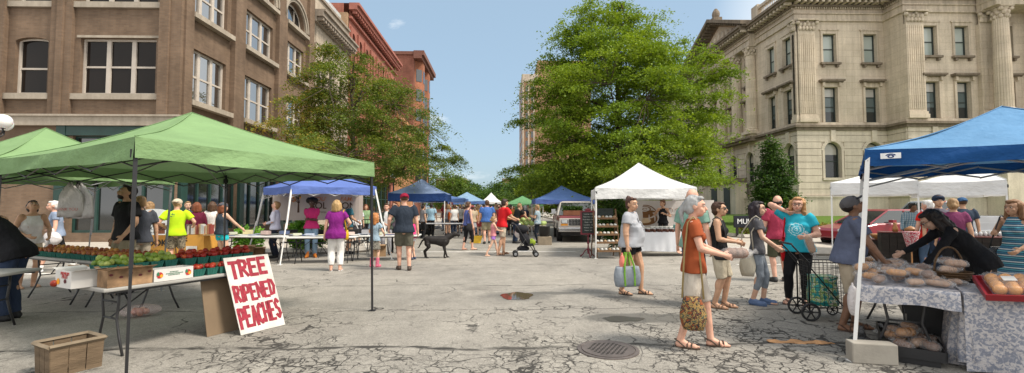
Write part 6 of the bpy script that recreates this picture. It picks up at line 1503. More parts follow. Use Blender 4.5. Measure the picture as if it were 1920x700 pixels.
def stroke_word(word, x0, y0, w, h, th, slope=0):
    n = len(word); tot = sum(.45 if ch_ == 'I' else 1 for ch_ in word); cw = w/tot; x = x0
    for ch_ in word:
        adv = cw*(.45 if ch_ == 'I' else 1); m_ = MB(); m_.M = M0 @ Matrix.Translation((0, 0, .0015)); lw = adv*(.70 if ch_ != 'I' else .5); j = rf_.uniform(-.012, .012)
        for st in STK[ch_]:
            P = [Vector((x+(adv-lw)/2+q[0]*lw if ch_ != 'I' else x+adv/2, y0+slope*(x-x0)+j+q[1]*h, 0)) for q in st]
            for a, b in zip(P, P[1:]):
                d = (b-a).normalized(); nn = Vector((-d.y, d.x, 0))*th*rf_.uniform(.54, .66); e = d*th*.42; m_.add([a-e+nn, a-e-nn, b+e-nn, b+e+nn], [(0, 1, 2, 3)]); m_.v[-1] = m_.v[-1]
                m_.M = m_.M @ Matrix.Translation((0, 0, .00012))
        m_.build('painted_letter', RED_, sg); x += adv
stroke_word('TREE', .03, .715, .50, .20, .038, .06); stroke_word('RIPENED', .025, .41, .545, .19, .032, .05); stroke_word('PEACHES', .020, .075, .555, .235, .034, .09)
# ---------------------------------------------------------------- splint crate
WD = mat('weathered_splint', (.155, .11, .07), .85, .3, 3, 18, .6, 0, .2, .01, (1, 1, 5)); WD2 = mat('pale_splint', (.20, .155, .105), .85, .25, 4, 18, .5)
cr_ = thing('wooden_crate', 'empty weathered wooden splint crate standing on the ground by the tent pole', 'crate', (-4.17, 4.55, 0), R(62))
L_, W_, h_ = .38, .32, .29
for nm, (ax, sgn) in dict(a=('y', -1), b=('y', 1), c=('x', -1), d=('x', 1)).items():
    ln = L_ if ax == 'y' else W_; of = (W_ if ax == 'y' else L_)/2; n = 3
    for i in range(n):
        x0, x1 = -ln/2+ln*i/n+.004, -ln/2+ln*(i+1)/n-.004; m_ = MB(); fl_ = 1.06
        def pt(x, o_, z): k_ = 1+(fl_-1)*z/h_; return (x*k_, sgn*o_*k_, z) if ax == 'y' else (sgn*o_*k_, x*k_, z)
        m_.add([pt(x0, of, 0), pt(x1, of, 0), pt(x1, of, h_), pt(x0, of, h_), pt(x0, of-.006, 0), pt(x1, of-.006, 0), pt(x1, of-.006, h_), pt(x0, of-.006, h_)], [(0,1,2,3),(4,7,6,5),(0,4,5,1),(2,6,7,3),(1,5,6,2),(3,7,4,0)]); m_.build('slat', WD, cr_)
m_ = MB(); k_ = 1.08
for (a, b) in (((-1, -1), (1, -1)), ((1, -1), (1, 1)), ((1, 1), (-1, 1)), ((-1, 1), (-1, -1))):
    m_.tube([(a[0]*L_/2*k_, a[1]*W_/2*k_, h_-.008), (b[0]*L_/2*k_, b[1]*W_/2*k_, h_-.008)], .021, 4)
m_.build('rim', WD2, cr_); m_ = MB(); m_.box(-L_/2, L_/2, -W_/2, W_/2, .004, .012); m_.build('bottom', WD, cr_)
# ---------------------------------------------------------------- plastic bags
def bagmat(name, col, alpha):
    m, nt, b = nodes(name); b.inputs['Base Color'].default_value = (*col, 1); b.inputs['Roughness'].default_value = .22; b.inputs['Alpha'].default_value = alpha; b.inputs['Specular IOR Level'].default_value = .7
    bump(nt, b, noise(nt, coord(nt), 26, 5, .6, 1.5), .9, .02); return m
BAGC = bagmat('clear_bag', (.76, .74, .74), .20); BAGW = bagmat('white_bag', (.66, .62, .62), .93); BAGK = bagmat('black_bag', (.02, .02, .022), 1)
def sack(name, label, cat, loc, r, m, seed, handle=0, content=None, group=None, rot=0):
    root = thing(name, label, cat, loc, rot, group); m_ = MB(); m_.ell((0, 0, r[2]), r, 28, 18)
    if handle: m_.tube([(0, 0, r[2]*1.8), (0, 0, r[2]*1.8+handle)], [r[0]*.35, r[0]*.12], 10)
    me = m_.mesh('bag', m, True); n = len(me.vertices); co = np.empty(n*3, 'f4'); me.vertices.foreach_get('co', co); co = co.reshape(-1, 3).astype('f8')
    w_ = waves(co, seed, 22/max(r), 8)*.10*0+waves(co, seed, 4.5/max(r), 8)*.16; ct = np.array([0, 0, r[2]]); co = ct+(co-ct)*(1+w_)[:, None]; co[:, 2] = np.maximum(co[:, 2], 0)
    me.vertices.foreach_set('co', co.ravel().astype('f4')); me.update(); o = bpy.data.objects.new('bag', me); C.objects.link(o); o.parent = root
    if content:
        for i in range(content[0]):
            q = MB(); s_ = content[1]; a = rf_.uniform(0, 6); d_ = rf_.uniform(0, .5); q.ell((math.cos(a)*r[0]*d_, math.sin(a)*r[1]*d_, r[2]*rf_.uniform(.6, 1.1)), s_, 10, 8); q.build(content[3], content[2], root, True)
    return root
PEK = fruitmat('bagged_peach_skin', (.50, .16, .09), (.6, .25, .14), (.6, .35, .2))
p = G(262, 594); sack('plastic_bag', 'clear plastic bag full of peaches lying under the front table', 'bag', (p.x, p.y, 0), (.24, .14, .085), bagmat('hazy_bag', (.72, .58, .56), .30), 3, content=(14, (.042,)*3, PEK, 'peach'), rot=R(30))
p = D(143, 395, 7.4); 
hb = thing('hanging_bags', 'bundle of white plastic carrier bags hanging from the green tent frame', 'bags', (p.x, p.y, 0))
for i, (dx, w_, zz) in enumerate(((-.05, .20, 1.52), (.05, .21, 1.50), (0, .17, 1.55))):
    m_ = MB(); rings_ = []
    for k_ in range(9):
        t_ = k_/8; z = zz-.10+(.53)*t_; ww = w_*(1-.12*abs(t_-.3)) if t_ < .65 else w_*max(.10, (1-t_)/.35)
        rings_.append([Vector((dx+ww*math.cos(a)*(1+.08*math.sin(5*a+i)), .05*(i-1)+(.035*(1.3-t_))*math.sin(a)+.012*math.sin(4*math.cos(a)*2+t_*6), z-.02*math.sin(3*a))) for a in [2*PI*j/24 for j in range(24)]])
    m_.loft(rings_); m_.build('carrier_bag', bagmat('carrier_bag', (.58, .54, .52), .88) if i != 1 else BAGW, hb, True)
text('red_print', 'THANK YOU', .065, Matrix.Translation((-.03, -.15, 1.53)) @ Matrix.Rotation(PI/2, 4, 'X'), mat('faded_red_print', (.5, .18, .16), .8), hb, .001)
m_ = MB(); m_.tube([(0, 0, 1.92), (.0, 0, 2.03), (.03, 0, 2.06)], .012, 6); m_.build('hook', BLKM, hb)
def carried(J, s, name, label, cat, r, m, seed, dz=.0, handle=.1, content=None):
    h_ = J['hand'][s]; return sack(name, label, cat, (h_.x, h_.y, h_.z-2*r[2]-handle+dz), r, m, seed, handle, content)
J = JO['whitehair'][1]; carried(J, -1, 'carrier_bag', 'white plastic bag with pink goods carried by the white-haired woman', 'bag', (.20, .13, .17), BAGW, 5, .3, .1)
J = JO['visor'][1]; carried(J, -1, 'carrier_bag', 'small white bag held by the woman with the visor', 'bag', (.09, .06, .11), BAGW, 6)
J = JO['red'][1]; h_ = J['hand'][1]; sack('carrier_bag', 'white plastic bag with red print hanging on the stroller handle', 'bag', (h_.x+.02, h_.y-.12, h_.z-.62), (.17, .12, .22), BAGW, 7, .12)
# ---------------------------------------------------------------- shoulder bags and tote
def strap_bag(label, J, s, drop, size, m, strapm, name='shoulder_bag', dy=0.0, dx=.0, off=.19, seed=1, rot=None):
    """bag hanging at hip on side s, strap over the shoulder"""
    M = J['M']; Mi = M.inverted(); sh = Mi @ J['sh'][s]; b0 = Vector((s*off+dx, dy, sh.z-drop))
    root = thing(name, label, 'bag', tuple(M @ b0), M.to_euler().z)
    L_, T_, H_ = size; S = J['S']; q = MB(); rings_ = []
    for k_ in range(7):
        t_ = k_/6; f_ = (.78+.30*math.sin(PI*min(1, t_*1.2)))*(1 if t_ < .85 else .85); rings_.append([Vector((T_/2*f_*math.sin(a), L_/2*f_*math.cos(a), -H_*S+H_*S*t_)) for a in [-2*PI*j/16 for j in range(16)]])
    q.loft(rings_); q.build('bag_body', m, root, True)
    q = MB(); top_ = Vector(((sh.x-b0.x)*S, (sh.y-b0.y)*S, (sh.z-b0.z+.075)*S)); q.tube([(0, L_*.42, -.02), ((top_.x)*.7, L_*.30, top_.z*.55), (top_.x*.95, .055+top_.y, top_.z*.93), (top_.x*.8, top_.y, top_.z+.0), (top_.x*.95, -.055+top_.y, top_.z*.93), (top_.x*.7, -L_*.30, top_.z*.55), (0, -L_*.42, -.02)], .011, 6); q.build('strap', strapm, root, True)
    return root
FLB = camo('floral_bag_cloth', [(.25, .07, .02), (.03, .03, .03), (.36, .22, .07), (.07, .09, .06)], 24)
strap_bag('floral hobo bag in rust and yellow hanging from a strap on the grey-ponytailed woman', JO['orange'][1], 1, .80, (.26, .12, .36), FLB, mat('mustard_strap', (.33, .24, .10), .8), dy=-.02, off=.21)
strap_bag('black shoulder bag on the walking woman in the blue tank top', JO['tank'][1], 1, .45, (.30, .14, .28), cloth('cloth', (.02, .02, .022)), BLKP, dy=-.06, off=.20)
strap_bag('small black bag at the hip of the woman in sunglasses', JO['sung'][1], 1, .46, (.20, .06, .15), BLKP, BLKP, dy=.06, off=.19)
strap_bag('yellow handbag in the crook of the purple-shirted woman\'s arm', JO['purple'][1], 1, .42, (.20, .10, .24), mat('yellow_leather', (.62, .36, .01), .5), mat('yellow_leather', (.62, .36, .01), .5), dy=.05, off=.24)
strap_bag('cream canvas tote on the shoulder of the dark-haired young woman', JO['dark'][1], 1, .52, (.22, .10, .40), cloth('cloth', (.55, .50, .40)), cloth('cloth', (.5, .46, .38)), dy=-.14, off=.17)
strap_bag('bright red tote bag on the shoulder of the woman in turquoise', JO['blue'][1], 1, .34, (.26, .10, .38), cloth('cloth', (.55, .01, .015)), cloth('cloth', (.55, .01, .015)), dy=-.02, off=.20)
strap_bag('black shoulder bag under the elbow of the woman in the striped dress', JO['stripe'][1], 1, .42, (.40, .16, .26), bagmat('black_quilt', (.02, .02, .025), 1), BLKP, dy=.0, off=.24)
strap_bag('orange backpack on the woman in grey shorts beside the tent leg', JO['obag'][1], 1, .12, (.26, .14, .42), cloth('cloth', (.65, .12, .02)), cloth('cloth', (.5, .1, .02)), dy=-.17, off=.02)
# grey tote with green handles in the heavy woman's hand
J = JO['grey'][1]; h_ = J['hand'][1]
tb = thing('tote_bag', 'grey tote bag with lime green handles carried low by the woman in grey', 'bag', (h_.x-.02, h_.y-.02, h_.z-.60), R(12))
q = MB(); rings_ = []
for k_ in range(7):
    t_ = k_/6; L_, T_ = (.21+.03*math.sin(PI*t_)), (.09+.02*math.sin(PI*t_)); rings_.append(ring(Vector((0, 0, .34*t_)), L_, T_*(1-.35*t_), 20, None, 4))
q.loft(rings_); q.build('bag_body', mat('grey_quilted_cloth', (.25, .28, .32), .8, .15, 18, 60, .6), tb, True)
LM = cloth('cloth', (.20, .42, .05))
for s in (-1, 1):
    q = MB(); P = [(-.09, s*.105, .02), (-.095, s*.09, .22), (-.085, s*.075, .36), (-.03, s*.03, .58), (.03, s*.03, .58), (.085, s*.075, .36), (.095, s*.09, .22), (.09, s*.105, .02)]; q.tube(P, .017, 4); q.build('handle', LM, tb)
sack('paper_wrap', 'coral pink wrapped thing hanging beside the grey tote bag', 'bag', (h_.x-.12, h_.y-.06, h_.z-.33), (.05, .045, .14), mat('coral_plastic', (.75, .22, .16), .4), 4, .05)
# ---------------------------------------------------------------- bread
CR1 = mat('bread_crust', (.17, .07, .028), .7, .4, 9, 40, .4); CR2 = mat('pale_bread', (.44, .25, .14), .7, .3, 9, 40, .3); CR3 = mat('golden_roll', (.56, .25, .055), .45, .35, 12, 40, .3)
def loaf(label, p, rz, r, crust, seed, group=None, tilt=(0, 0)):
    root = thing('bagged_loaf', label, 'bread', p, rz, group); root.rotation_euler = (R(tilt[0]), R(tilt[1]), rz)
    q = MB(); q.capsule((-r[0]*.5, 0, r[2]), (r[0]*.5, 0, r[2]), r[2]*.82, r[2]*.82, 12)
    for i in (-1, 0, 1): q.ell((i*r[0]*.4, 0, r[2]*1.1), (r[0]*.24, r[1]*.75, r[2]*.8), 10, 7)
    q.build('loaf', crust, root, True)
    q = MB(); q.ell((0, 0, r[2]), (r[0]*1.1, r[1]*1.1, r[2]*1.1), 22, 14); q.tube([(r[0]*.9, 0, r[2]), (r[0]*1.25, .01, r[2]*1.1), (r[0]*1.5, 0, r[2]*1.3)], [r[2]*.5, .012, .035], 8)
    me = q.mesh('wrapper', BAGC, True); n = len(me.vertices); co = np.empty(n*3, 'f4'); me.vertices.foreach_get('co', co); co = co.reshape(-1, 3).astype('f8'); ct = np.array([0, 0, r[2]]); co = ct+(co-ct)*(1+.13*waves(co, seed, 4/r[2]*.5, 8))[:, None]; me.vertices.foreach_set('co', co.ravel().astype('f4')); me.update()
    o = bpy.data.objects.new('wrapper', me); C.objects.link(o); o.parent = root; return root
J = JO['orange'][1]; hm_ = (J['hand'][1]+J['hand'][-1])/2; loaf('loaf in a clear bag held by the grey-ponytailed woman', (hm_.x+.07, hm_.y, hm_.z-.03), R(5), (.17, .10, .07), CR1, 2)
J = JO['blue'][1]; h_ = J['hand'][-1]; lo = loaf('long bagged loaf hanging from the hand of the woman in turquoise', (h_.x+.04, h_.y-.10, h_.z-.40), 0, (.19, .07, .06), CR2, 3); lo.rotation_euler = (0, R(68), R(10)); lo.location = (h_.x-.01, h_.y-.1, h_.z-.12)
J = JO['boots'][1]
# ---------------------------------------------------------------- bread stall
K = Vector((3.80, 4.78, 0)); 
def T4(a, b, z=.765): p = K+e1*a+e2*b; return Vector((p.x, p.y, z))
c = T4(1.12, .38); table('black-legged folding table under the cloth, covered with bagged bread', c.x, c.y, 2.24, .74, rzv(e1), TOPW)
def clothpat(name):
    m, nt, b = nodes(name); o = coord(nt); n1 = noise(nt, o, 30, 3, .6, .8); n2 = noise(nt, o, 62, 2)
    c_ = mixc(nt, ramp(nt, n1, [(.47, (0,)*3), (.53, (.9,)*3)]), (.50, .47, .47), (.17, .19, .25)); c_ = mixc(nt, ramp(nt, n2, [(.55, (0,)*3), (.62, (.7,)*3)]), c_, (.36, .36, .40))
    nt.links.new(c_, b.inputs['Base Color']); b.inputs['Roughness'].default_value = .4; bump(nt, b, noise(nt, o, 6, 3), .6, .03); return m
def clothpat_old(name):
    m, nt, b = nodes(name); o = coord(nt); v = N(nt, 'ShaderNodeTexVoronoi'); v.inputs['Scale'].default_value = 26; 
    d_ = nt.nodes.new('ShaderNodeVectorMath'); d_.operation = 'SCALE'; nn = N(nt, 'ShaderNodeTexNoise'); nn.inputs['Scale'].default_value = 22; nt.links.new(o, nn.inputs[0]); nt.links.new(nn.outputs[1], d_.inputs[0]); d_.inputs['Scale'].default_value = .08
    ad = nt.nodes.new('ShaderNodeVectorMath'); nt.links.new(o, ad.inputs[0]); nt.links.new(d_.outputs[0], ad.inputs[1]); nt.links.new(ad.outputs[0], v.inputs[0])
    n2 = noise(nt, o, 17, 3); c_ = mixc(nt, ramp(nt, v.outputs['Distance'], [(.22, (1,)*3), (.42, (0,)*3)]), (.46, .44, .45), (.16, .19, .26))
    c_ = mixc(nt, ramp(nt, n2, [(.52, (0,)*3), (.6, (.85,)*3)]), c_, (.55, .52, .50)); nt.links.new(c_, b.inputs['Base Color']); b.inputs['Roughness'].default_value = .45; bump(nt, b, noise(nt, o, 7, 3), .3, .02); return m
CP = clothpat('blue_grey_floral_oilcloth')
def drape(name, label, f4, L, W, ztop, drops, m, seed, group=None):
    """cloth over a table: drops = skirt length on sides (-b, +a, +b, -a)"""
    root_loc = f4(L/2, W/2, 0); q = MB(); ea, eb = e1, e2
    def wp(a, b, z): p = f4(a, b, z); return p-root_loc
    nx, ny = 20, 8
    q.add([wp(L*i/nx, W*j/ny, ztop+.004*math.sin(i*1.3+j)) for j in range(ny+1) for i in range(nx+1)], [(j*(nx+1)+i, (j+1)*(nx+1)+i, (j+1)*(nx+1)+i+1, j*(nx+1)+i+1) for j in range(ny) for i in range(nx)])
    for side, dr in enumerate(drops):
        if not dr: continue
        n = 30 if side % 2 == 0 else 14; rows = 8; vs_ = []
        for r_ in range(rows+1):
            t_ = r_/rows
            for i in range(n+1):
                s = i/n; o_ = .012+t_**.7*dr*.10*(math.sin(s*n*.95+seed)+.5*math.sin(s*n*.4+seed*2))+.015*t_
                z = ztop-dr*t_*(1+.06*math.sin(s*9+seed))
                a_, b_ = ((s*L, -o_), (L+o_, s*W), (L-s*L, W+o_), (-o_, W-s*W))[side]
                if r_ == 0: a_, b_ = ((s*L, 0), (L, s*W), (L-s*L, W), (0, W-s*W))[side]; z = ztop+.004*math.sin(0)
                vs_.append(wp(a_, b_, z))
        q.add(vs_, [(r_*(n+1)+i, r_*(n+1)+i+1, (r_+1)*(n+1)+i+1, (r_+1)*(n+1)+i) for r_ in range(rows) for i in range(n)])
    return q.build(name, m, None, True, label, 'tablecloth', group, loc=tuple(root_loc))
drape('tablecloth', 'blue-grey floral cloth with a short overhang beneath the bagged bread', T4, 2.26, .78, .748, (.17, .15, .17, .17), CP, 1)
def T5(a, b, z=.765): p = K+e2*.80+e1*a+e2*b-e1*.02; return Vector((p.x, p.y, z))
c = T5(.36, .75); table('folding table hidden by the floor-length floral cloth', c.x, c.y, 1.46, .70, rzv(e2), TOPW)
drape('tablecloth', 'blue-grey floral cloth reaching the ground below the red tray of rolls', T5, .74, 1.5, .750, (.70, .3, .70, .70), CP, 5)
m_ = MB(); c = T4(2.5, .95)
rb = random.Random(8); kinds = [(CR1, 'dark crusty'), (CR2, 'pale'), (CR3, 'golden')]
k_i = 0
for (a, b) in ((.12, .18), (.15, .47), (.36, .12), (.40, .35), (.40, .62), (.66, .15), (.68, .40), (.62, .66), (.92, .18), (.95, .46), (1.2, .25), (1.22, .55), (1.45, .20), (1.5, .5), (1.75, .3), (1.78, .6), (2.0, .4), (.50, .52), (.85, .60), (1.1, .38), (.27, .33), (.30, .58), (.54, .28), (.56, .04), (.80, .30), (.80, .08), (1.06, .10), (1.08, .62), (1.35, .38), (1.6, .12), (1.64, .42), (1.9, .2), (.45, .48), (.70, .28)):
    cm_, cn_ = kinds[k_i % 3]; near_ = 'near end' if a < .5 else 'middle' if a < 1.25 else 'far end'
    z_ = .757+(.07 if k_i > 16 else 0)
    loaf('bagged loaf in the heap on the floral cloth, ' + {'near end': 'at its near end', 'middle': 'around its middle', 'far end': 'at its far end'}[near_], T4(a, b, z_), rb.uniform(0, 3), (rb.uniform(.085, .135), rb.uniform(.055, .075), rb.uniform(.035, .05)), cm_, k_i+20, 'bagged loaves, ' + near_ + ' of the cloth'); k_i += 1
for i, (a, b) in enumerate(((.34, .72), (.50, .80), (.22, .66))): loaf('paper-sleeved pink loaf beside the wicker basket', T4(a, b-.02, .757), rzv(e1)+.5+i*.3, (.15, .045, .035), CR2, 50+i, 'paper-sleeved loaves')
# wicker basket with loaves
WK = mat('wicker', (.10, .055, .025), .7, .4, 40, 90, 1.0, 0, .3, .01, (1, 1, 4))
pb = T4(.62, .80, .757); bk = thing('wicker_basket', 'round wicker basket with an arched handle full of bagged loaves', 'basket', pb, 0)
q = MB(); q.lathe([(.12, 0), (.165, .11), (.17, .12), (.155, .12), (.11, .012), (.01, .012)], (0, 0, 0), 28)
for z, r_ in ((.02, .128), (.045, .14), (.07, .152), (.095, .163), (.12, .170)): q.tube([(r_*math.cos(a), r_*math.sin(a), z) for a in [2*PI*i/28 for i in range(29)]], .008, 5, False)
q.build('basket_body', WK, bk, True)
q = MB(); q.tube([(.165*math.cos(a), .02, .11+.27*math.sin(a)) for a in [PI*i/16 for i in range(17)]], .010, 7); q.build('handle', WK, bk, True)
for i, (dx, dy, dz) in enumerate(((-.05, -.02, .10), (.06, .03, .11), (0, -.05, .17), (.02, .06, .18))): loaf('bagged loaf in the wicker basket', (pb.x+dx, pb.y+dy, pb.z+dz), i*1.1, (.10, .065, .045), (CR2, CR1)[i % 2], 70+i, 'loaves in the wicker basket')
# red tray with golden rolls
pt_ = T5(.10, .50, .80); tr_ = thing('bread_tray', 'red plastic tray of golden rolls tilted on the corner of the table', 'tray', pt_, rzv(e2)); tr_.rotation_euler = (R(14), R(-4), rzv(e2))
RP = mat('red_plastic', (.22, .012, .018), .4, .1, 5, 50, .1)
q = MB(); q.box(-.36, .36, -.23, .23, 0, .012); q.build('tray_base', RP, tr_)
q = MB()
for (x0, x1, y0, y1) in ((-.38, .38, -.25, -.23), (-.38, .38, .23, .25), (-.38, -.36, -.23, .23), (.36, .38, -.23, .23)): q.box(x0, x1, y0, y1, 0, .055)
q.build('rim', RP, tr_)
for g_i, gx in enumerate((-.17, .18)):
    pk = thing('roll_pack', ('clear pack of golden rolls with a white label, half nearer the basket', 'clear pack of golden rolls on the outer half of the tray')[g_i], 'bread', tr_.matrix_basis @ Vector((gx, 0, .014)), 0); pk.rotation_euler = tr_.rotation_euler
    for i in range(3):
        for j in range(4): q = MB(); q.ell(((i-1)*.095, (j-1.5)*.095, .05), (.052, .05, .05), 12, 8); q.build('roll', CR3, pk, True)
    q = MB(); q.box(-.155, .155, -.205, .205, .0, .104); q.build('wrapper', bagmat('pack_film', (.75, .76, .8), .14), pk, bevel=.03)
    q = MB(); q.box(-.05, .04, -.05, .06, .106, .108); q.build('label', WCB, pk)
for i, (a, b, lab) in enumerate(((.50, .35, 'flat bag of dark raisin bread behind the red tray'), (.55, .80, 'flat bag of dark bread behind the red tray, outer one'))): loaf(lab, T5(a, b, .79), rzv(e2), (.20, .12, .05), CR1, 90+i)
p = T4(.02, .86, .757)
# things under the stall
DT = mat('black_tray_plastic', (.02, .02, .022), .45, .1, 5, 40, .2)
for (a, b, z, L_, W_, lab) in ((.55, .42, .06, 1.2, .5, 'long low black tray of bagged loaves on the ground under the bread table'), (1.0, .62, .36, .55, .45, 'upper black tray of bagged loaves under the bread table')):
    t_ = thing('stock_tray', lab, 'tray', T4(a, b, z), rzv(e1)); q = MB(); q.box(-L_/2, L_/2, -W_/2, W_/2, 0, .015)
    for (x0, x1, y0, y1) in ((-L_/2, L_/2, -W_/2, -W_/2+.015), (-L_/2, L_/2, W_/2-.015, W_/2), (-L_/2, -L_/2+.015, -W_/2, W_/2), (L_/2-.015, L_/2, -W_/2, W_/2)): q.box(x0, x1, y0, y1, .015, .10)
    q.build('tray_body', DT, t_)
    if z < .1:
        q = MB()
        for sx_ in (-1, 1): q.box(sx_*L_*.4-.1, sx_*L_*.4+.1, -.2, .2, -.058, -.001)
        q.build('foot', DT, t_)
    else:
        q = MB(); q.box(-.2, .2, -.18, .18, -.34+.04+.02, -.002); q.build('crate_below', DT, t_)
for i, (a, b, z) in enumerate(((.15, .35, .08), (.35, .5, .08), (.55, .32, .08), (.60, .58, .08), (.85, .35, .08), (.42, .40, .16), (.22, .58, .09), (.7, .45, .17), (.85, .6, .39), (1.02, .52, .40), (1.1, .7, .39), (.92, .72, .45))):
    loaf('bagged loaf stored in the black trays under the table', T4(a, b, z), rb.uniform(0, 3), (.12, .08, .055), kinds[i % 3][0], 120+i, 'bagged loaves stored under the table')
loaf('bagged loaf that slid onto the ground in front of the low tray', T4(.28, .14, .004), rzv(e1)+.2, (.13, .05, .03), CR3, 140)
# concrete weight, strap and crumpled dark bag by the tent leg
CB = mat('grey_concrete_block', (.34, .31, .265), .9, .12, 6, 60, .5)
pc = G(1642, 683); q = MB(); q.box(-.20, .20, -.075, .075, 0, .205); o = q.build('concrete_block', CB, label='solid concrete block weighing down the front leg of the blue tent', cat='block', loc=(pc.x, pc.y+.05, 0), rz=R(-14), bevel=.012)
sack('crumpled_bag', 'crumpled black bag with a strap lying behind the concrete block', 'bag', (pc.x+.10, pc.y+.30, .0), (.15, .11, .10), BAGK, 12, .12)
sack('knotted_bag', 'thin white plastic bag hanging off the near corner of the bread table', 'bag', tuple(T4(-.04, -.05, .42)), (.05, .05, .16), BAGW, 14, .06)
q = MB(); q.ell((0, 0, .025), (.07, .05, .03), 12, 8); q.build('bread_roll', CR1, None, True, 'small dark roll on the table under the reaching man\'s hand', 'bread', loc=tuple(T4(1.05, .10, .757)))
# ================================================================ dog
p = G(820, 484); dg_ = thing('dog', 'black lanky dog standing in the middle of the street with its mouth open', 'dog', (p.x, p.y, 0), R(2))
q = MB()
q.loft([ring(Vector(c), 1, 1, 14, (Vector((0, ry, 0)), Vector((0, 0, rz_)))) for c, ry, rz_ in (((-.40, 0, .565), .05, .06), ((-.36, 0, .56), .095, .105), ((-.22, 0, .555), .125, .125), ((-.05, 0, .54), .13, .135), ((.10, 0, .515), .14, .165), ((.24, 0, .515), .135, .175), ((.33, 0, .55), .10, .14), ((.37, 0, .57), .05, .07))])
q.capsule((.27, 0, .60), (.46, 0, .70), .105, .078, 12)
q.ell((.53, 0, .735), (.10, .078, .08), 12, 8); q.capsule((.56, 0, .725), (.665, 0, .705), .048, .034, 10); q.capsule((.56, 0, .70), (.655, 0, .668), .026, .016, 8)
for s in (-1, 1):
    q.capsule((.24, s*.075, .50), (.20, s*.085, .36), .075, .048); q.capsule((.20, s*.085, .36), (.235, s*.085, .20), .046, .030); q.capsule((.235, s*.085, .20), (.235+(.05 if s > 0 else -.02), s*.085, .035), .030, .026); q.capsule((.24+(.05 if s > 0 else -.02), s*.085, .024), (.29+(.05 if s > 0 else -.02), s*.085, .020), .025, .018)
    q.ell((-.30, s*.075, .47), (.095, .055, .125), 10, 8); q.capsule((-.29, s*.085, .42), (-.26, s*.088, .335), .070, .050); q.capsule((-.26, s*.088, .335), (-.385-.03*s, s*.085, .20), .046, .029); q.capsule((-.385-.03*s, s*.085, .20), (-.35-.03*s, s*.085, .035), .030, .026); q.capsule((-.35-.03*s, s*.085, .022), (-.295-.03*s, s*.085, .019), .025, .018)
q.tube([(-.38, 0, .59), (-.46, 0, .53), (-.52, 0, .42), (-.565, 0, .33), (-.60, 0, .30)], [.032, .028, .024, .018, .009], 8)
remesh(q, 'body', mat('black_fur', (.018, .015, .014), .6, .4, 10, 70, .6, 0, .3, .01), dg_, .009, 3)
for s in (-1, 1):
    e_ = MB(); e_.ell((.50, s*.064, .735), (.030, .012, .055), 10, 8, Matrix.Rotation(s*.25, 3, 'X')); e_.build('ear', mat('black_fur', (.018, .015, .014), .6, .4, 10, 70, .6, 0, .3, .01), dg_, True)
    e_ = MB(); e_.ell((.575, s*.040, .762), (.009, .008, .009), 8, 6); e_.build('eye', mat('iris', (.03, .022, .018), .2), dg_, True)
e_ = MB(); e_.ell((.63, 0, .692), (.045, .014, .006), 8, 6, Matrix.Rotation(.25, 3, 'Y')); e_.build('tongue', mat('tongue', (.5, .16, .15), .5), dg_, True)
# ================================================================ vehicles
def paint(name, col, rough=.3):
    if name in MATS: return MATS[name]
    m, nt, b = nodes(name); c = ramp(nt, noise(nt, coord(nt), 1.5, 5), [(.3, tuple(x*.85 for x in col)), (.7, tuple(x*1.08 for x in col))]); nt.links.new(c, b.inputs['Base Color']); b.inputs['Roughness'].default_value = rough; b.inputs['Coat Weight'].default_value = .5; b.inputs['Coat Roughness'].default_value = .1; MATS[name] = m; return m
TYRE = mat('tyre_rubber', (.02, .02, .02), .85, .15, 10, 60, .4); CHR = mat('chrome', (.55, .55, .56), .2, .05, 4, 40, .03, 1.0); AUTG = glass('car_glass', (.025, .03, .03), .05)
def wheel(par, x, y, r_, w_, s, rimm=None):
    q = MB(); q.lathe([(r_*.60, -w_/2), (r_*.9, -w_/2), (r_, -w_*.35), (r_, w_*.35), (r_*.9, w_/2), (r_*.60, w_/2)], (x, y, r_), 26, 'x'); t_ = q.build('wheel', TYRE, par, True)
    q = MB(); q.lathe([(r_*.03, -w_*.30), (r_*.58, -w_*.30), (r_*.60, w_*.44), (r_*.5, w_*.40), (r_*.1, w_*.42)], (x, y, r_), 20, 'x'); 
    for i in range(6): a = PI*i/3; c_ = Vector((x+s*w_*.42, y+math.cos(a)*r_*.34, r_+math.sin(a)*r_*.34)); q.ell(c_, (.015, r_*.10, r_*.10), 8, 6)
    q.build('rim', rimm or CHR, t_)
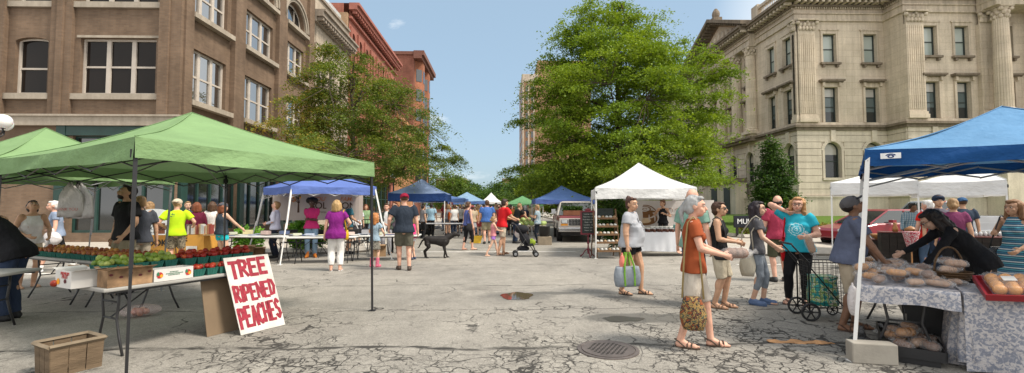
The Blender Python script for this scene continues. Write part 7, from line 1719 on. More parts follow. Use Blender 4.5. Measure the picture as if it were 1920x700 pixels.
def pickup(name, label, loc, rz, c_main, c_low, old=True, cab_y=(1.45, 2.9), L=5.1, W=1.96):
    t = thing(name, label, 'pickup truck', loc, rz); w = W/2
    P = paint('paint_'+name+'_main', c_main); Lw = paint('paint_'+name+'_low', c_low)
    hz = 1.16; bz = .56; mz = .93
    def sec(mb, y0, y1, z0, z1, wa, wb, fr=0):   # box with tapered sides
        mb.add([(-wa, y0, z0), (wa, y0, z0), (wa, y1, z0), (-wa, y1, z0), (-wb, y0+fr, z1), (wb, y0+fr, z1), (wb, y1, z1), (-wb, y1, z1)], [(0,3,2,1),(4,5,6,7),(0,1,5,4),(1,2,6,5),(2,3,7,6),(3,0,4,7)])
    q = MB(); sec(q, .02, L, bz-.04, mz, w, w*.985); q.build('lower_body', Lw, t, bevel=.03)
    q = MB(); sec(q, .03, cab_y[0]+.1, mz, hz, w*.985, w*.93, .05); q.build('hood', P, t, bevel=.05)
    q = MB(); sec(q, cab_y[0], cab_y[1], mz, hz+.02, w*.985, w*.96); q.build('door', P, t, bevel=.03)
    q = MB()
    for s in (-1, 1): q.box(*sorted((s*w*.98, s*w*.93)), cab_y[1]+.04, L, mz, hz+.02)
    q.box(-w*.93, w*.93, L-.06, L-.005, mz-.30, hz+.02); q.box(-w*.93, w*.93, cab_y[1]+.04, cab_y[1]+.09, mz, hz+.02); q.build('bed', P, t, bevel=.02)
    q = MB()
    rw = w*.74; y0, y1 = cab_y; yr0, yr1 = y0+.55, y1-.16; zt = 1.78
    base = [(-w*.94, y0), (w*.94, y0), (w*.94, y1), (-w*.94, y1)]; top = [(-rw, yr0), (rw, yr0), (rw, yr1), (-rw, yr1)]
    q.add([(*b, hz+.02) for b in base]+[(*b, zt) for b in top], [(0,3,2,1),(4,5,6,7),(0,1,5,4),(1,2,6,5),(2,3,7,6),(3,0,4,7)]); q.build('cab_glass', AUTG, t)
    q = MB(); q.add([(-rw-.03, yr0-.05, zt-.015), (rw+.03, yr0-.05, zt-.015), (rw+.03, yr1+.04, zt-.015), (-rw-.03, yr1+.04, zt-.015), (-rw+.05, yr0+.03, zt+.06), (rw-.05, yr0+.03, zt+.06), (rw-.05, yr1-.04, zt+.06), (-rw+.05, yr1-.04, zt+.06)], [(0,3,2,1),(4,5,6,7),(0,1,5,4),(1,2,6,5),(2,3,7,6),(3,0,4,7)]); q.build('roof', Lw if old else P, t, bevel=.03)
    q = MB()
    for b, tp in zip(base, top): q.tube([(b[0]*1.005, b[1]+(-.01 if b[1] < y0+.1 else .01), hz), (tp[0]*1.02, tp[1], zt)], .035, 6)
    for s in (-1, 1): q.tube([(s*w*.945, (y0+y1)/2+.1, hz), (s*rw*1.01, (yr0+yr1)/2+.05, zt)], .022, 6)
    q.build('pillar', Lw if old else P, t)
    # front: grille, lamps, bumper, plate
    q = MB(); q.box(-w*.95, w*.95, -.012, .03, .70, 1.06); q.build('front_panel', Lw, t, bevel=.015)
    q = MB(); q.box(-w*.52, w*.52, -.022, -.013, .74, 1.03); gr = q.build('grille', BLKP, t)
    q = MB(); 
    for i in range(5): q.box(-w*.52, w*.52, -.034, -.022, .745+i*.066, .765+i*.066)
    for i in range(9): x = -w*.52+i*w*1.04/8; q.box(x-.010, x+.010, -.037, -.023, .74, 1.03)
    q.build('grille_bar', CHR, gr)
    for s in (-1, 1):
        q = MB(); q.box(*sorted((s*w*.57, s*w*.86)), -.034, -.013, .84, 1.02); hl = q.build('headlight', CHR, t, bevel=.01)
        q = MB(); q.box(*sorted((s*w*.60, s*w*.83)), -.042, -.035, .865, .995); q.build('lens', mat('lamp_lens', (.55, .57, .58), .1), hl)
        q = MB(); q.box(*sorted((s*w*.57, s*w*.88)), -.030, -.013, .74, .82); q.build('turn_signal', mat('amber_lens', (.55, .22, .02), .25), t)
        q = MB(); q.box(*sorted((s*(w+.03), s*(w+.22))), y0+.28, y0+.34, hz+.08, hz+.30); q.box(*sorted((s*w*.95, s*(w+.03))), y0+.30, y0+.33, hz+.16, hz+.19); q.build('mirror', CHR if old else BLKP, t)
        q = MB(); q.box(*sorted((s*w*.90, s*w*1.0)), L-.02, L+.015, .70, 1.08); q.build('tail_light', mat('red_lens', (.35, .01, .01), .2), t)
    q = MB(); q.box(-w*1.0, w*1.0, -.14, .02, .47, .66); q.build('bumper', CHR, t, bevel=.03); q = MB(); q.box(-w*1.0, w*1.0, L, L+.14, .45, .62); q.build('bumper', CHR, t, bevel=.03)
    q = MB(); q.box(-.15+.35, .15+.35, -.155, -.141, .49, .64); pl = q.build('number_plate', WHM, t)
    q = MB(); q.box(-w*.85, w*.85, .3, L-.2, .30, bz-.04); q.build('chassis', BLKP, t)
    q = MB(); q.box(-.28, .28, yr1+.0, yr1+.07, zt+.02, zt+.065); q.build('brake_light', mat('red_lens', (.35, .01, .01), .2), t)
    for s in (-1, 1):
        for yy in (.95, L-1.25): wheel(t, s*(w-.11), yy, .37, .24, s)
    for s in (-1, 1):
        for yy in (.95, L-1.25):
            q = MB(); q.lathe([(.42, -.005), (.42, .012)], (s*(w+.0)-(.004 if s > 0 else .004), yy, .40), 24, 'x'); q.build('wheel_arch', BLKP, t)
    return t
pk_ = pickup('old_pickup_truck', 'old maroon and cream pickup truck facing the viewer under the blue tent', (3.48, 19.9, 0), R(-4), (.20, .022, .03), (.55, .50, .45))
q = MB(); q.box(-.55, .30, .45, 1.05, 1.19, 1.21); q.build('cloth_strip', riser, pk_) if False else None
pl_ = thing('planter_crate', 'wooden crate of green produce sitting on the hood of the old pickup', 'crate', (3.25, 20.65, 1.185), R(-4)); q = MB(); q.box(-.42, .42, -.2, .2, 0, .22); q.build('crate_body', mat('red_brown_wood', (.24, .10, .05), .8, .2), pl_)
rs = np.random.RandomState(3); P_ = rs.rand(500, 3)*np.array([.86, .42, .2])+np.array([-.43, -.21, .20]); o = bpy.data.objects.new('greens', leaves_mesh('greens', P_, rs.normal(size=(500, 3)), .12, .07, LD, 1)); C.objects.link(o); o.parent = pl_
p = D(1862, 388, 18.2)
pickup('silver_pickup_truck', 'silver modern pickup truck parked tail towards the viewer near the lawn', (p.x+.3, p.y+5.2, .0), PI+R(-3), (.36, .37, .39), (.34, .35, .37), False, W=2.0)
def car(name, label, loc, rz, col, L=4.5, W=1.8):
    t = thing(name, label, 'car', loc, rz); P = paint('paint_'+name, col); w = W/2
    prof = [(0, .38), (.02, .62), (.18, .74), (1.15, .92), (1.30, .95), (3.9, 1.02), (L-.06, .98), (L, .70), (L-.03, .36), (L-.5, .28), (.5, .26)]
    q = MB(); n = len(prof); k_ = [-1, -.93, .93, 1]; vs = []
    for i, yy in enumerate((-w, -w*.93, w*.93, w)):
        e_ = .04 if i in (0, 3) else 0
        vs += [(x, yy, z-e_*(1 if z > .6 else -1)) for x, z in prof]
    fs = [tuple(range(n)), tuple(3*n+n-1-i for i in range(n))]
    for r_ in range(3):
        for i in range(n): fs.append((r_*n+(i+1) % n, r_*n+i, (r_+1)*n+i, (r_+1)*n+(i+1) % n))
    q.add(vs, fs); q.build('body', P, t, bevel=.04)
    q = MB(); b0, b1, t0, t1 = 1.05, 4.05, 1.95, 3.25
    q.add([(b0, -w*.93, .93), (b1, -w*.93, 1.0), (b1, w*.93, 1.0), (b0, w*.93, .93), (t0, -w*.70, 1.42), (t1, -w*.70, 1.43), (t1, w*.70, 1.43), (t0, w*.70, 1.42)], [(0,3,2,1),(4,5,6,7),(0,1,5,4),(1,2,6,5),(2,3,7,6),(3,0,4,7)]); q.build('window_glass', AUTG, t)
    q = MB(); q.add([(t0-.05, -w*.72, 1.405), (t1+.08, -w*.72, 1.405), (t1+.08, w*.72, 1.405), (t0-.05, w*.72, 1.405), (t0+.15, -w*.6, 1.47), (t1-.1, -w*.6, 1.475), (t1-.1, w*.6, 1.475), (t0+.15, w*.6, 1.47)], [(0,3,2,1),(4,5,6,7),(0,1,5,4),(1,2,6,5),(2,3,7,6),(3,0,4,7)]); q.build('roof', P, t, bevel=.03)
    q = MB()
    for s in (-1, 1):
        for a, b in (((b0, .93), (t0, 1.42)), ((2.55, .96), (2.6, 1.42)), ((b1, 1.0), (t1, 1.43))): q.tube([(a[0], s*w*.935, a[1]), (b[0], s*w*.71, b[1])], .03, 6)
    q.build('pillar', P, t)
    for s in (-1, 1):
        for xx in (.82, L-.85):
            q = MB(); q.lathe([(.30*.6, -.1), (.31, -.1), (.325, -.07), (.325, .07), (.31, .1), (.2, .1)], (xx, s*(w-.08), .325), 24, 'y'); wh = q.build('wheel', TYRE, t, True)
            q = MB(); 
            for i in range(5): a = 2*PI*i/5; q.tube([(xx, s*(w+.015), .325), (xx+.2*math.cos(a), s*(w+.015), .325+.2*math.sin(a))], .022, 5)
            q.tube([(xx+.205*math.cos(a), s*(w+.012), .325+.205*math.sin(a)) for a in [2*PI*i/20 for i in range(21)]], .014, 5, False); q.build('rim', CHR, wh)
        q = MB(); q.lathe([(.365, -.004), (.365, .004)], (.82, s*(w+.002), .34), 24, 'y'); q.lathe([(.365, -.004), (.365, .004)], (L-.85, s*(w+.002), .34), 24, 'y'); q.build('wheel_arch', BLKP, t)
        q = MB(); q.ell((.10, s*w*.72, .68), (.12, .2, .08), 10, 8); q.build('headlight', mat('lamp_lens', (.55, .57, .58), .1), t)
        q = MB(); q.box(1.75, 1.9, *sorted((s*w*.98, s*(w+.16))), .98, 1.08); q.build('mirror', P, t)
    return t
p = D(1548, 388, 17.4)
car('red_car', 'red car parked behind the woman in turquoise, mostly hidden by the stall', (p.x, p.y, .0), R(3), (.24, .014, .025))
# ================================================================ stroller
p = G(984, 481); st = thing('stroller', 'black umbrella stroller with lime green bag behind it, pushed by the man in red', 'stroller', (p.x, p.y, 0), 0)
BF = cloth('cloth', (.018, .018, .022)); 
for s in (-1, 1):
    q = MB(); q.tube([(-.34, s*.20, 1.04), (-.27, s*.20, .98), (.0, s*.20, .55), (.34, s*.19, .10)], .013, 7); q.build('frame', BLKM, st, True)
    q = MB(); q.tube([(-.30, s*.20, .10), (-.10, s*.20, .38), (.02, s*.20, .56)], .012, 7); q.build('frame', BLKM, st, True)
    q = MB(); q.tube([(-.36, s*.20, 1.05), (-.44, s*.20, 1.03)], .018, 8); q.build('handle', BLKP, st, True)
    q = MB(); q.tube([(-.28, s*.19, .20), (.30, s*.18, .18)], .009, 6); q.build('side_rail', GRM, st)
    for xx in (-.30, .34):
        for dy in (-.028, .028):
            q = MB(); q.lathe([(.035, -.012), (.085, -.012), (.09, 0), (.085, .012), (.035, .012)], (xx, s*.20+dy, .09), 18, 'y'); w_ = q.build('wheel', TYRE, st, True); q = MB(); q.lathe([(.004, -.016), (.045, -.014), (.05, .014), (.004, .016)], (xx, s*.20+dy, .09), 12, 'y'); q.build('rim', GRM, w_)
q = MB(); q.add([(-.20, -.18, .86), (-.20, .18, .86), (.02, .17, .38), (.02, -.17, .38), (-.24, -.18, .83), (-.24, .18, .83), (-.02, .17, .35), (-.02, -.17, .35)], [(0,1,2,3),(4,7,6,5),(0,4,5,1),(2,6,7,3),(1,5,6,2),(3,7,4,0)]); q.build('seat_back', BF, st)
q = MB(); q.add([(-.02, -.17, .36), (-.02, .17, .36), (.26, .16, .40), (.26, -.16, .40), (-.02, -.17, .32), (-.02, .17, .32), (.26, .16, .36), (.26, -.16, .36)], [(0,3,2,1),(4,5,6,7),(0,1,5,4),(1,2,6,5),(2,3,7,6),(3,0,4,7)]); q.build('seat', BF, st)
q = MB(); q.add([(.26, -.15, .39), (.26, .15, .39), (.34, .15, .18), (.34, -.15, .18), (.24, -.15, .38), (.24, .15, .38), (.32, .15, .17), (.32, -.15, .17)], [(0,3,2,1),(4,5,6,7),(0,1,5,4),(1,2,6,5),(2,3,7,6),(3,0,4,7)]); q.build('footrest', BF, st)
q = MB(); q.ell((-.10, 0, .86), (.22, .21, .15), 14, 8); q.build('hood', BF, st, True); q = MB(); q.ell((.0, 0, .56), (.15, .19, .24), 14, 10, Matrix.Rotation(-.5, 3, 'Y')); q.build('seat_cloth', BF, st, True)
q = MB(); q.ell((-.05, 0, .25), (.20, .15, .09), 12, 8); q.build('basket', BF, st, True)
p2_ = G(1000, 462); sack('green_backpack', 'lime green and black backpack standing behind the stroller', 'bag', (p2_.x-.05, p2_.y+.1, 0), (.15, .10, .14), mat('lime_cloth', (.22, .30, .02), .8), 21, .06)
# ================================================================ shopping cart
p = G(1541, 597); ct = thing('shopping_cart', 'black wire shopping cart on wheels beside the woman in turquoise', 'cart', (p.x, p.y, 0), R(-12)); WR = mat('black_wire', (.012, .012, .013), .4)
def wirebox(x0, x1, y0, y1, z0, z1, nx, ny, nz):
    q = MB(); r_ = .0028
    for i in range(nx+1):
        x = x0+(x1-x0)*i/nx
        for y in (y0, y1): q.tube([(x, y, z0), (x, y, z1)], r_, 4)
        q.tube([(x, y0, z0), (x, y1, z0)], r_, 4)
    for i in range(ny+1):
        y = y0+(y1-y0)*i/ny
        for x in (x0, x1): q.tube([(x, y, z0), (x, y, z1)], r_, 4)
        q.tube([(x0, y, z0), (x1, y, z0)], r_, 4)
    for i in range(nz+1):
        z = z0+(z1-z0)*i/nz; rr = .007 if i in (0, nz) else r_; q.tube([(x0, y0, z), (x1, y0, z), (x1, y1, z), (x0, y1, z), (x0, y0, z)], rr, 4, False)
    return q
wirebox(-.20, .22, -.19, .19, .18, .80, 8, 6, 9).build('wire_basket', WR, ct)
for s in (-1, 1):
    q = MB(); q.tube([(-.23, s*.19, .13), (-.23, s*.19, .80), (-.42, s*.19, 1.02), (-.44, s*.19, 1.05)], .011, 7); q.build('frame', WR, ct, True)
    q = MB(); q.tube([(-.34, s*.19, .90), (.24, s*.19, .14)], .009, 6); q.build('brace', WR, ct)
    for xx, rr in ((-.23, .125), (.24, .078)):
        q = MB(); q.tube([(xx+rr*.88*math.cos(a), s*.225, rr+rr*.88*math.sin(a)) for a in [2*PI*i/24 for i in range(25)]], rr*.13, 6, False); w_ = q.build('wheel', BLKP, ct, True)
        q = MB(); q.lathe([(rr*.2, -.014), (rr*.2, .014)], (xx, s*.225, rr), 10, 'y')
        for i in range(6): a = PI*i/3; q.tube([(xx, s*.225, rr), (xx+rr*.84*math.cos(a), s*.225, rr+rr*.84*math.sin(a))], rr*.075, 5)
        q.build('rim', BLKP, w_)
q = MB(); q.tube([(-.44, -.19, 1.05), (-.44, .19, 1.05)], .015, 8); q.build('handle', BLKP, ct, True); q = MB(); q.tube([(-.23, -.225, .125), (-.23, .225, .125)], .007, 6); q.tube([(.24, -.225, .078), (.24, .225, .078)], .007, 6); q.build('axle', WR, ct)
sb_ = thing('shopping_bag', 'teal and green flowered shopping bag inside the wire cart', 'bag', (p.x+.02, p.y, .2), R(-12))
fm_, nt_, b_ = nodes('flowered_bag'); o_ = coord(nt_); c_ = ramp(nt_, noise(nt_, o_, 9, 2), [(.40, (.02, .30, .28)), (.47, (.02, .30, .28)), (.49, (.60, .62, .30)), (.54, (.10, .32, .04)), (.60, (.70, .66, .55)), (.64, (.03, .24, .20))]); nt_.links.new(c_, b_.inputs['Base Color']); b_.inputs['Roughness'].default_value = .45
q = MB(); rings_ = [ring(Vector((0, 0, .40*k_/6)), .165+.012*math.sin(k_), .145+.01*math.cos(k_*2), 20, None, 4.5) for k_ in range(7)]; q.loft(rings_); q.build('bag_body', fm_, sb_, True)
# ================================================================ banner tent furnishings
def flatsign(name, label, c, x, z, w, h, m, cat='banner', th=.01, wavy=0):
    t = thing(name, label, cat, c); q = MB(); q.M = frame((0, 0, 0), x, z); n = 24
    vs = [((i/n-.5)*w, (j-.5)*h*(1-.06*abs(math.sin(PI*i/n))*wavy*(1 if j else 0)), wavy*.03*math.sin(i*.9)) for j in (0, 1) for i in range(n+1)]
    vs2 = [(a, b, c_-th) for a, b, c_ in vs]; N1 = len(vs)
    fs = [(i, i+1, n+1+i+1, n+1+i) for i in range(n)]+[(N1+n+1+i, N1+n+1+i+1, N1+i+1, N1+i) for i in range(n)]
    q.add(vs+vs2, fs); q.build('panel', m, t); return t, frame((0, 0, .035*wavy+.004), x, z)
BN = mat('cream_banner_cloth', (.50, .43, .38), .8, .06, 2, 20, .1)
bc_ = D(556, 388, 14.9); bt_, FM = flatsign('vinyl_banner', 'cream banner with a coloured tree and dark lettering hung behind the blue tent', (-6.05, 15.15, 1.62), (1, .12, 0), (0, 0, 1), 2.85, .98, BN, wavy=1)
BRN = mat('brown_print', (.07, .035, .02), .8); ORP = mat('rust_print', (.55, .22, .10), .8); GRP = mat('olive_print', (.12, .16, .05), .8)
q = MB(); q.M = FM @ Matrix.Translation((-.62, -.28, .004)); q.add([(-.035, 0, 0), (.035, 0, 0), (.018, .32, 0), (-.018, .32, 0)], [(0, 1, 2, 3)])
for a in (-.9, -.45, 0, .45, .9): q.add([(-.012, .30, 0), (.012, .30, 0), (math.sin(a)*.26+.006, .30+math.cos(a)*.32, 0), (math.sin(a)*.26-.006, .30+math.cos(a)*.32, 0)], [(0, 1, 2, 3)])
q.build('tree_print', BRN, bt_)
rl = random.Random(4)
for i in range(34):
    a = rl.uniform(-1.25, 1.25); r_ = rl.uniform(.16, .42); cx_, cy_ = -.62+math.sin(a)*r_*.85, -.28+.28+math.cos(a)*r_
    m_ = MB(); m_.M = FM @ Matrix.Translation((cx_, cy_, .006+.0002*i)) @ Matrix.Rotation(-a+rl.uniform(-.5, .5), 4, 'Z'); m_.add([(0, -.05, 0), (.024, 0, 0), (0, .055, 0), (-.024, 0, 0)], [(0, 1, 2, 3)]); m_.build('leaf_print', (ORP, GRP, BRN, OPR)[i % 4], bt_)
text('lettering', 'YOUTH & FAMILY', .20, FM @ Matrix.Translation((.55, .16, .004)), ORP, bt_, .001, shear=.25, bold=.002, sx=.95)
text('lettering', 'SOLUTIONS', .30, FM @ Matrix.Translation((.55, -.06, .004)), BRN, bt_, .001, bold=.003, sx=.98)
text('lettering', 'a Nonprofit Organization', .085, FM @ Matrix.Translation((.42, -.26, .004)), BRN, bt_, .001)
def paper(loc, rz, w, h, col, label, grp): 
    m_ = MB(); m_.box(-w/2, w/2, -h/2, h/2, 0, .004); return m_.build('leaflet', mat('paper', col, .8, .05, 4, 40, 0), None, False, label, 'leaflet', grp, loc=loc, rz=rz)
t1 = D(487, 388, 13.4); t2 = D(607, 388, 12.9); t3 = D(705, 388, 13.4)
WT = [table('white folding table covered in papers at the open end of the banner tent', t1.x-.1, t1.y, 2.2, .75, R(-8), TOPW), table('white folding table in front of the woman in pink with folded arms', t2.x, t2.y+.1, 1.83, .75, R(5), TOPW), table('white folding table of leaflets left of the man in the maroon cap', t3.x+.2, t3.y+.2, 2.1, .75, R(3), TOPW)]
pcs = [(.65, .64, .62), (.45, .5, .6), (.6, .45, .4), (.5, .52, .4), (.12, .16, .28), (.62, .55, .3), (.3, .3, .32)]
for ti, (tt, Lx, lab) in enumerate(((t1, 2.0, 'leaflet spread on the white table at the open tent end'), (t2, 1.6, 'leaflet on the white table before the woman in pink'), (t3, 1.9, 'leaflet on the white table beside the maroon cap'))):
    for i in range(16): paper((tt.x+(.0, 0, .2)[ti]+rl.uniform(-Lx/2, Lx/2), tt.y+.1+rl.uniform(-.28, .28), .742+.005*(i % 7)), rl.uniform(-.6, .6), .21, .28, pcs[rl.randrange(7)], lab, ('leaflets at the tent end', 'leaflets in the middle', 'leaflets by the cap')[ti])
    for i in range(4):
        m_ = MB(); h_ = rl.uniform(.04, .12); m_.box(-.11, .11, -.08, .08, 0, h_); m_.build('leaflet_box', mat('paper', pcs[rl.randrange(7)], .8, .05, 4, 40, 0), None, False, ('small box of leaflets on the table at the open tent end', 'small box of cards on the middle white table', 'small box of pamphlets on the white table by the cap')[ti], 'box', ('boxes a', 'boxes b', 'boxes c')[ti], loc=(tt.x+(-.8+.5*i)+rl.uniform(-.1, .1), tt.y+.1+rl.uniform(-.2, .25), .775), rz=rl.uniform(-.5, .5))
def chair(label, x, y, rz, z0=0):
    t = thing('folding_chair', label, 'chair', (x, y, z0), rz, 'black folding chairs under the banner tent')
    q = MB(); q.box(-.2, .2, -.2, .2, .43, .455); q.build('seat', BLKP, t, bevel=.01); q = MB(); q.box(-.2, .2, .19, .21, .66, .84); q.build('backrest', BLKP, t, bevel=.008)
    for s in (-1, 1): q = MB(); q.tube([(s*.21, -.22, 0), (s*.21, .2, .84)], .011, 6); q.build('leg', BLKM, t); q = MB(); q.tube([(s*.21, .26, 0), (s*.21, -.16, .44)], .011, 6); q.build('leg', BLKM, t)
    return t
for px, Y_, lab in ((542, 14.6, 'black folding chair right of the slanting tent leg'), (597, 14.4, 'black folding chair behind the woman in pink'), (573, 14.6, 'black folding chair left of the orange boots'), (660, 14.7, 'black folding chair behind the purple top'), (678, 15.2, 'black folding chair near the child-sized figure in white')):
    v = D(px, 388, Y_); chair(lab, v.x, v.y, rl.uniform(-.4, .4))
for px, Y_, s_, lab in ((463, 14.0, .34, 'open cardboard box under the first white table'), (486, 14.3, .26, 'closed brown box beside the open one under the white table'), (712, 14.6, .3, 'dark brown box under the leaflet table')):
    v = D(px, 388, Y_); carton('cardboard_box', lab, (v.x, v.y, 0), .3, s_+.1, s_, s_, riser, 1.0)
# book stall
YB = mat('ochre_board', (.60, .30, .055), .7, .12, 3, 20, .15)
p = D(372, 388, 12.6); bs = thing('book_counter', 'ochre yellow counter with black lettering that holds a row of books', 'counter', (D(366, 388, 12.4).x, 12.4, .0))
xL, xR = D(262, 388, 12.4).x-bs.location.x, D(384, 388, 12.4).x-bs.location.x
q = MB(); q.box(xL, xR, 0, .03, .12, .82); q.box(xL, xR, .03, .6, .80, .82); q.box(xR-.02, xR, .03, .6, .12, .80); q.build('panel', YB, bs)
q = MB(); q.box(xR+.0, xR+.55, -.05, .25, .80, .83); q.build('shelf', mat('light_wood', (.42, .27, .13), .7), bs)
Mf = lambda x, z: Matrix.Translation((x, -.006, z)) @ Matrix.Rotation(PI/2, 4, 'X')
text('lettering', 'BOOK', .23, Mf(xL+.42, .60), BPR, bs, .001, bold=.006); text('lettering', 'FREE', .23, Mf(xL+1.05, .72), BPR, bs, .001, bold=.006); text('lettering', 'NOOK', .16, Mf(xL+.40, .36), mat('dark_ochre_print', (.20, .10, .02), .7), bs, .001)
q = MB(); q.tube([(xL+.82, -.01, .2), (xL+.86, -.01, .5), (xL+.98, -.01, .55), (xL+1.02, -.01, .2)], .012, 4); q.build('figure_outline', BPR, bs)
rbk = random.Random(6); nb_ = 0
for (px0, px1, Y_, z_, tag_) in ((354, 378, 12.5, .832, 'book standing in the row on the ochre counter'), (380, 398, 12.45, .842, 'book standing on the small wooden shelf beside the counter')):
    xa, xb = D(px0, 388, Y_).x, D(px1, 388, Y_).x; x = xa
    while x < xb:
        w_ = rbk.uniform(.02, .04); h_ = rbk.uniform(.20, .28); m_ = MB(); m_.box(-w_/2, w_/2, -.08, .08, 0, h_); m_.build('book', mat('book_cover', rbk.choice([(.55, .48, .36), (.5, .4, .25), (.25, .05, .04), (.12, .10, .08), (.5, .5, .48), (.40, .16, .08)]), .6, .1), None, False, tag_, 'book', tag_.replace('book', 'books', 1), loc=(x, Y_, z_), rz=rbk.uniform(-.05, .05)); x += w_+.004
sg2 = thing('arched_sign', 'white arched sign with a green tree drawing standing on the book counter', 'sign', (D(290, 388, 12.1).x, 12.1, .835))
q = MB(); n = 12; pts_ = [(-.37, 0), (.37, 0), (.37, .56)]+[(.37*math.cos(PI*i/n), .56+.12*math.sin(PI*i/n)) for i in range(1, n)]+[(-.37, .56)]
N_ = len(pts_); q.add([(x, 0, z) for x, z in pts_]+[(x, .02, z) for x, z in pts_], [tuple(range(N_)), tuple(range(2*N_-1, N_-1, -1))]+[((i+1) % N_, i, N_+i, N_+(i+1) % N_) for i in range(N_)]); q.build('board', mat('white_sign_board', (.66, .68, .68), .6), sg2)
text('lettering', 'BOOK NOOK', .115, Mf(0, .17), BPR, sg2, .001, bold=.002); text('lettering', 'free books', .06, Mf(0, .07), BPR, sg2, .001)
q = MB(); q.box(-.20, -.18, -.006, -.003, .26, .46); q.build('tree_trunk_print', BRN, sg2)
for i in range(22): a = rl.uniform(0, 6.3); r_ = rl.uniform(0, .11); m_ = MB(); m_.M = Mf(-.19+r_*math.cos(a), .50+r_*.9*math.sin(a)); m_.add([(-.02, 0, .001+i*.0001), (0, -.014, .001+i*.0001), (.02, 0, .001+i*.0001), (0, .014, .001+i*.0001)], [(0, 1, 2, 3)]); m_.build('leaf_print', GPR, sg2)
q = MB(); q.box(-.17, .17, -.1, .1, 0, .34); q.build('wooden_case', mat('reddish_wood', (.20, .07, .03), .5, .3, 6, 30, .2), None, False, 'reddish brown wooden case on the counter beside the neon shirt', 'case', loc=(D(306, 388, 12.2).x, 12.2, .832), bevel=.03)
q = MB(); q.box(-.14, .14, -.01, .01, 0, .30); ps = q.build('framed_picture', mat('pale_card', (.62, .6, .56), .6), None, False, 'small pale poster with a dark picture fixed low on the ochre counter', 'poster', loc=(D(361, 388, 12.36).x, 12.37, .22)); q = MB(); q.box(-.08, .08, -.014, -.011, .07, .23); q.build('picture', mat('dark_picture', (.08, .05, .09), .5, .6, 20), ps)
# kerbside fence behind the banner tent's right end
fe = thing('black_railing', 'low black metal railing behind the white table beside the teal shirt', 'railing', (D(690, 388, 17.0).x, 17.0, .13)); q = MB(); q.box(-.6, .6, -.015, .015, .95, .98); q.box(-.6, .6, -.015, .015, .1, .13); q.build('rail', BLKM, fe)
for i in range(13): q = MB(); q.box(-.6+i*.1-.008, -.6+i*.1+.008, -.008, .008, 0, .95); q.build('bar', BLKM, fe)
# ================================================================ right-hand far stalls
# chalkboard on an ornate red stand
p = G(1103, 482); cb_ = thing('chalkboard_sign', 'framed chalkboard price list on an ornate dark red iron stand', 'sign', (p.x, p.y, 0), R(4)); MR = mat('maroon_iron', (.14, .015, .025), .45, .15)
q = MB(); q.box(-.20, .20, -.02, .02, .74, 1.40); q.build('board', mat('chalkboard', (.022, .028, .026), .8, .5, 5, 40, .1), cb_)
q = MB()
for (x0, x1, z0, z1) in ((-.24, -.20, .70, 1.44), (.20, .24, .70, 1.44), (-.20, .20, .70, .74), (-.20, .20, 1.40, 1.44)): q.box(x0, x1, -.035, .03, z0, z1)
q.ell((0, 0, 1.47), (.10, .025, .05), 12, 6); q.build('board_frame', MR, cb_)
q = MB(); q.lathe([(.025, .1), (.03, .2), (.05, .24), (.025, .28), (.022, .40), (.045, .44), (.02, .48), (.02, .71)], (0, 0, 0), 12); q.build('pole', MR, cb_)
for i in range(3): a = 2*PI*i/3+.5; q = MB(); q.tube([(0, 0, .26), (.10*math.cos(a), .10*math.sin(a), .20), (.17*math.cos(a), .17*math.sin(a), .08), (.26*math.cos(a), .26*math.sin(a), .01)], [.02, .016, .016, .022], 7); q.build('leg', MR, cb_, True)
CHK = mat('chalk', (.45, .45, .43), .9)
for i, s_ in enumerate(('Tomatoes  3.00', 'Sweet Corn  .50', 'Green Beans  2.50', 'Squash  1.00', 'Cucumbers  .75', 'Potatoes  2.00', 'Onions  1.00')): text('chalk_writing', s_, .046, Matrix.Translation((0, -.022, 1.34-i*.085)) @ Matrix.Rotation(PI/2, 4, 'X'), CHK, cb_, .0005)
# stepped wooden shelf with packets
p = G(1140, 484); sh_ = thing('display_ladder', 'stepped wooden display rack loaded with small white packets', 'rack', (p.x-.02, p.y+.25, 0), R(3)); WDR = mat('brown_rack_wood', (.17, .10, .055), .8, .25, 5, 20, .3, 0, .2, .01, (1, 1, 4))
for s in (-1, 1): q = MB(); q.tube([(s*.36, -.35, 0), (s*.36, .10, 1.50)], .025, 4); q.build('upright', WDR, sh_); q = MB(); q.tube([(s*.36, .35, 0), (s*.36, .08, 1.45)], .02, 4); q.build('upright', WDR, sh_)
for i in range(5):
    z = .20+i*.245; y = -.30+.085*i; q = MB(); q.box(-.36, .36, y-.14, y+.14, z, z+.02); q.box(-.36, .36, y-.15, y-.14, z, z+.06); q.build('shelf', WDR, sh_)
    for j in range(6):
        m_ = MB(); m_.ell((0, 0, .045), (.055, .08, .05), 10, 6); m_.build('packet', mat('white_packet', (.55, .54, .50), .6, .2, 10) if (i+j) % 3 else mat('tan_packet', (.35, .22, .12), .6), None, True, 'small packet on the stepped wooden display rack', 'packet', 'packets on the wooden rack', loc=(p.x-.02-.30+j*.12, p.y+.25+y, z+.022))
q = MB(); q.box(-.28, .28, .06, .08, 1.28, 1.52); q.build('slate', mat('chalkboard', (.022, .028, .026), .8, .5, 5, 40, .1), sh_)
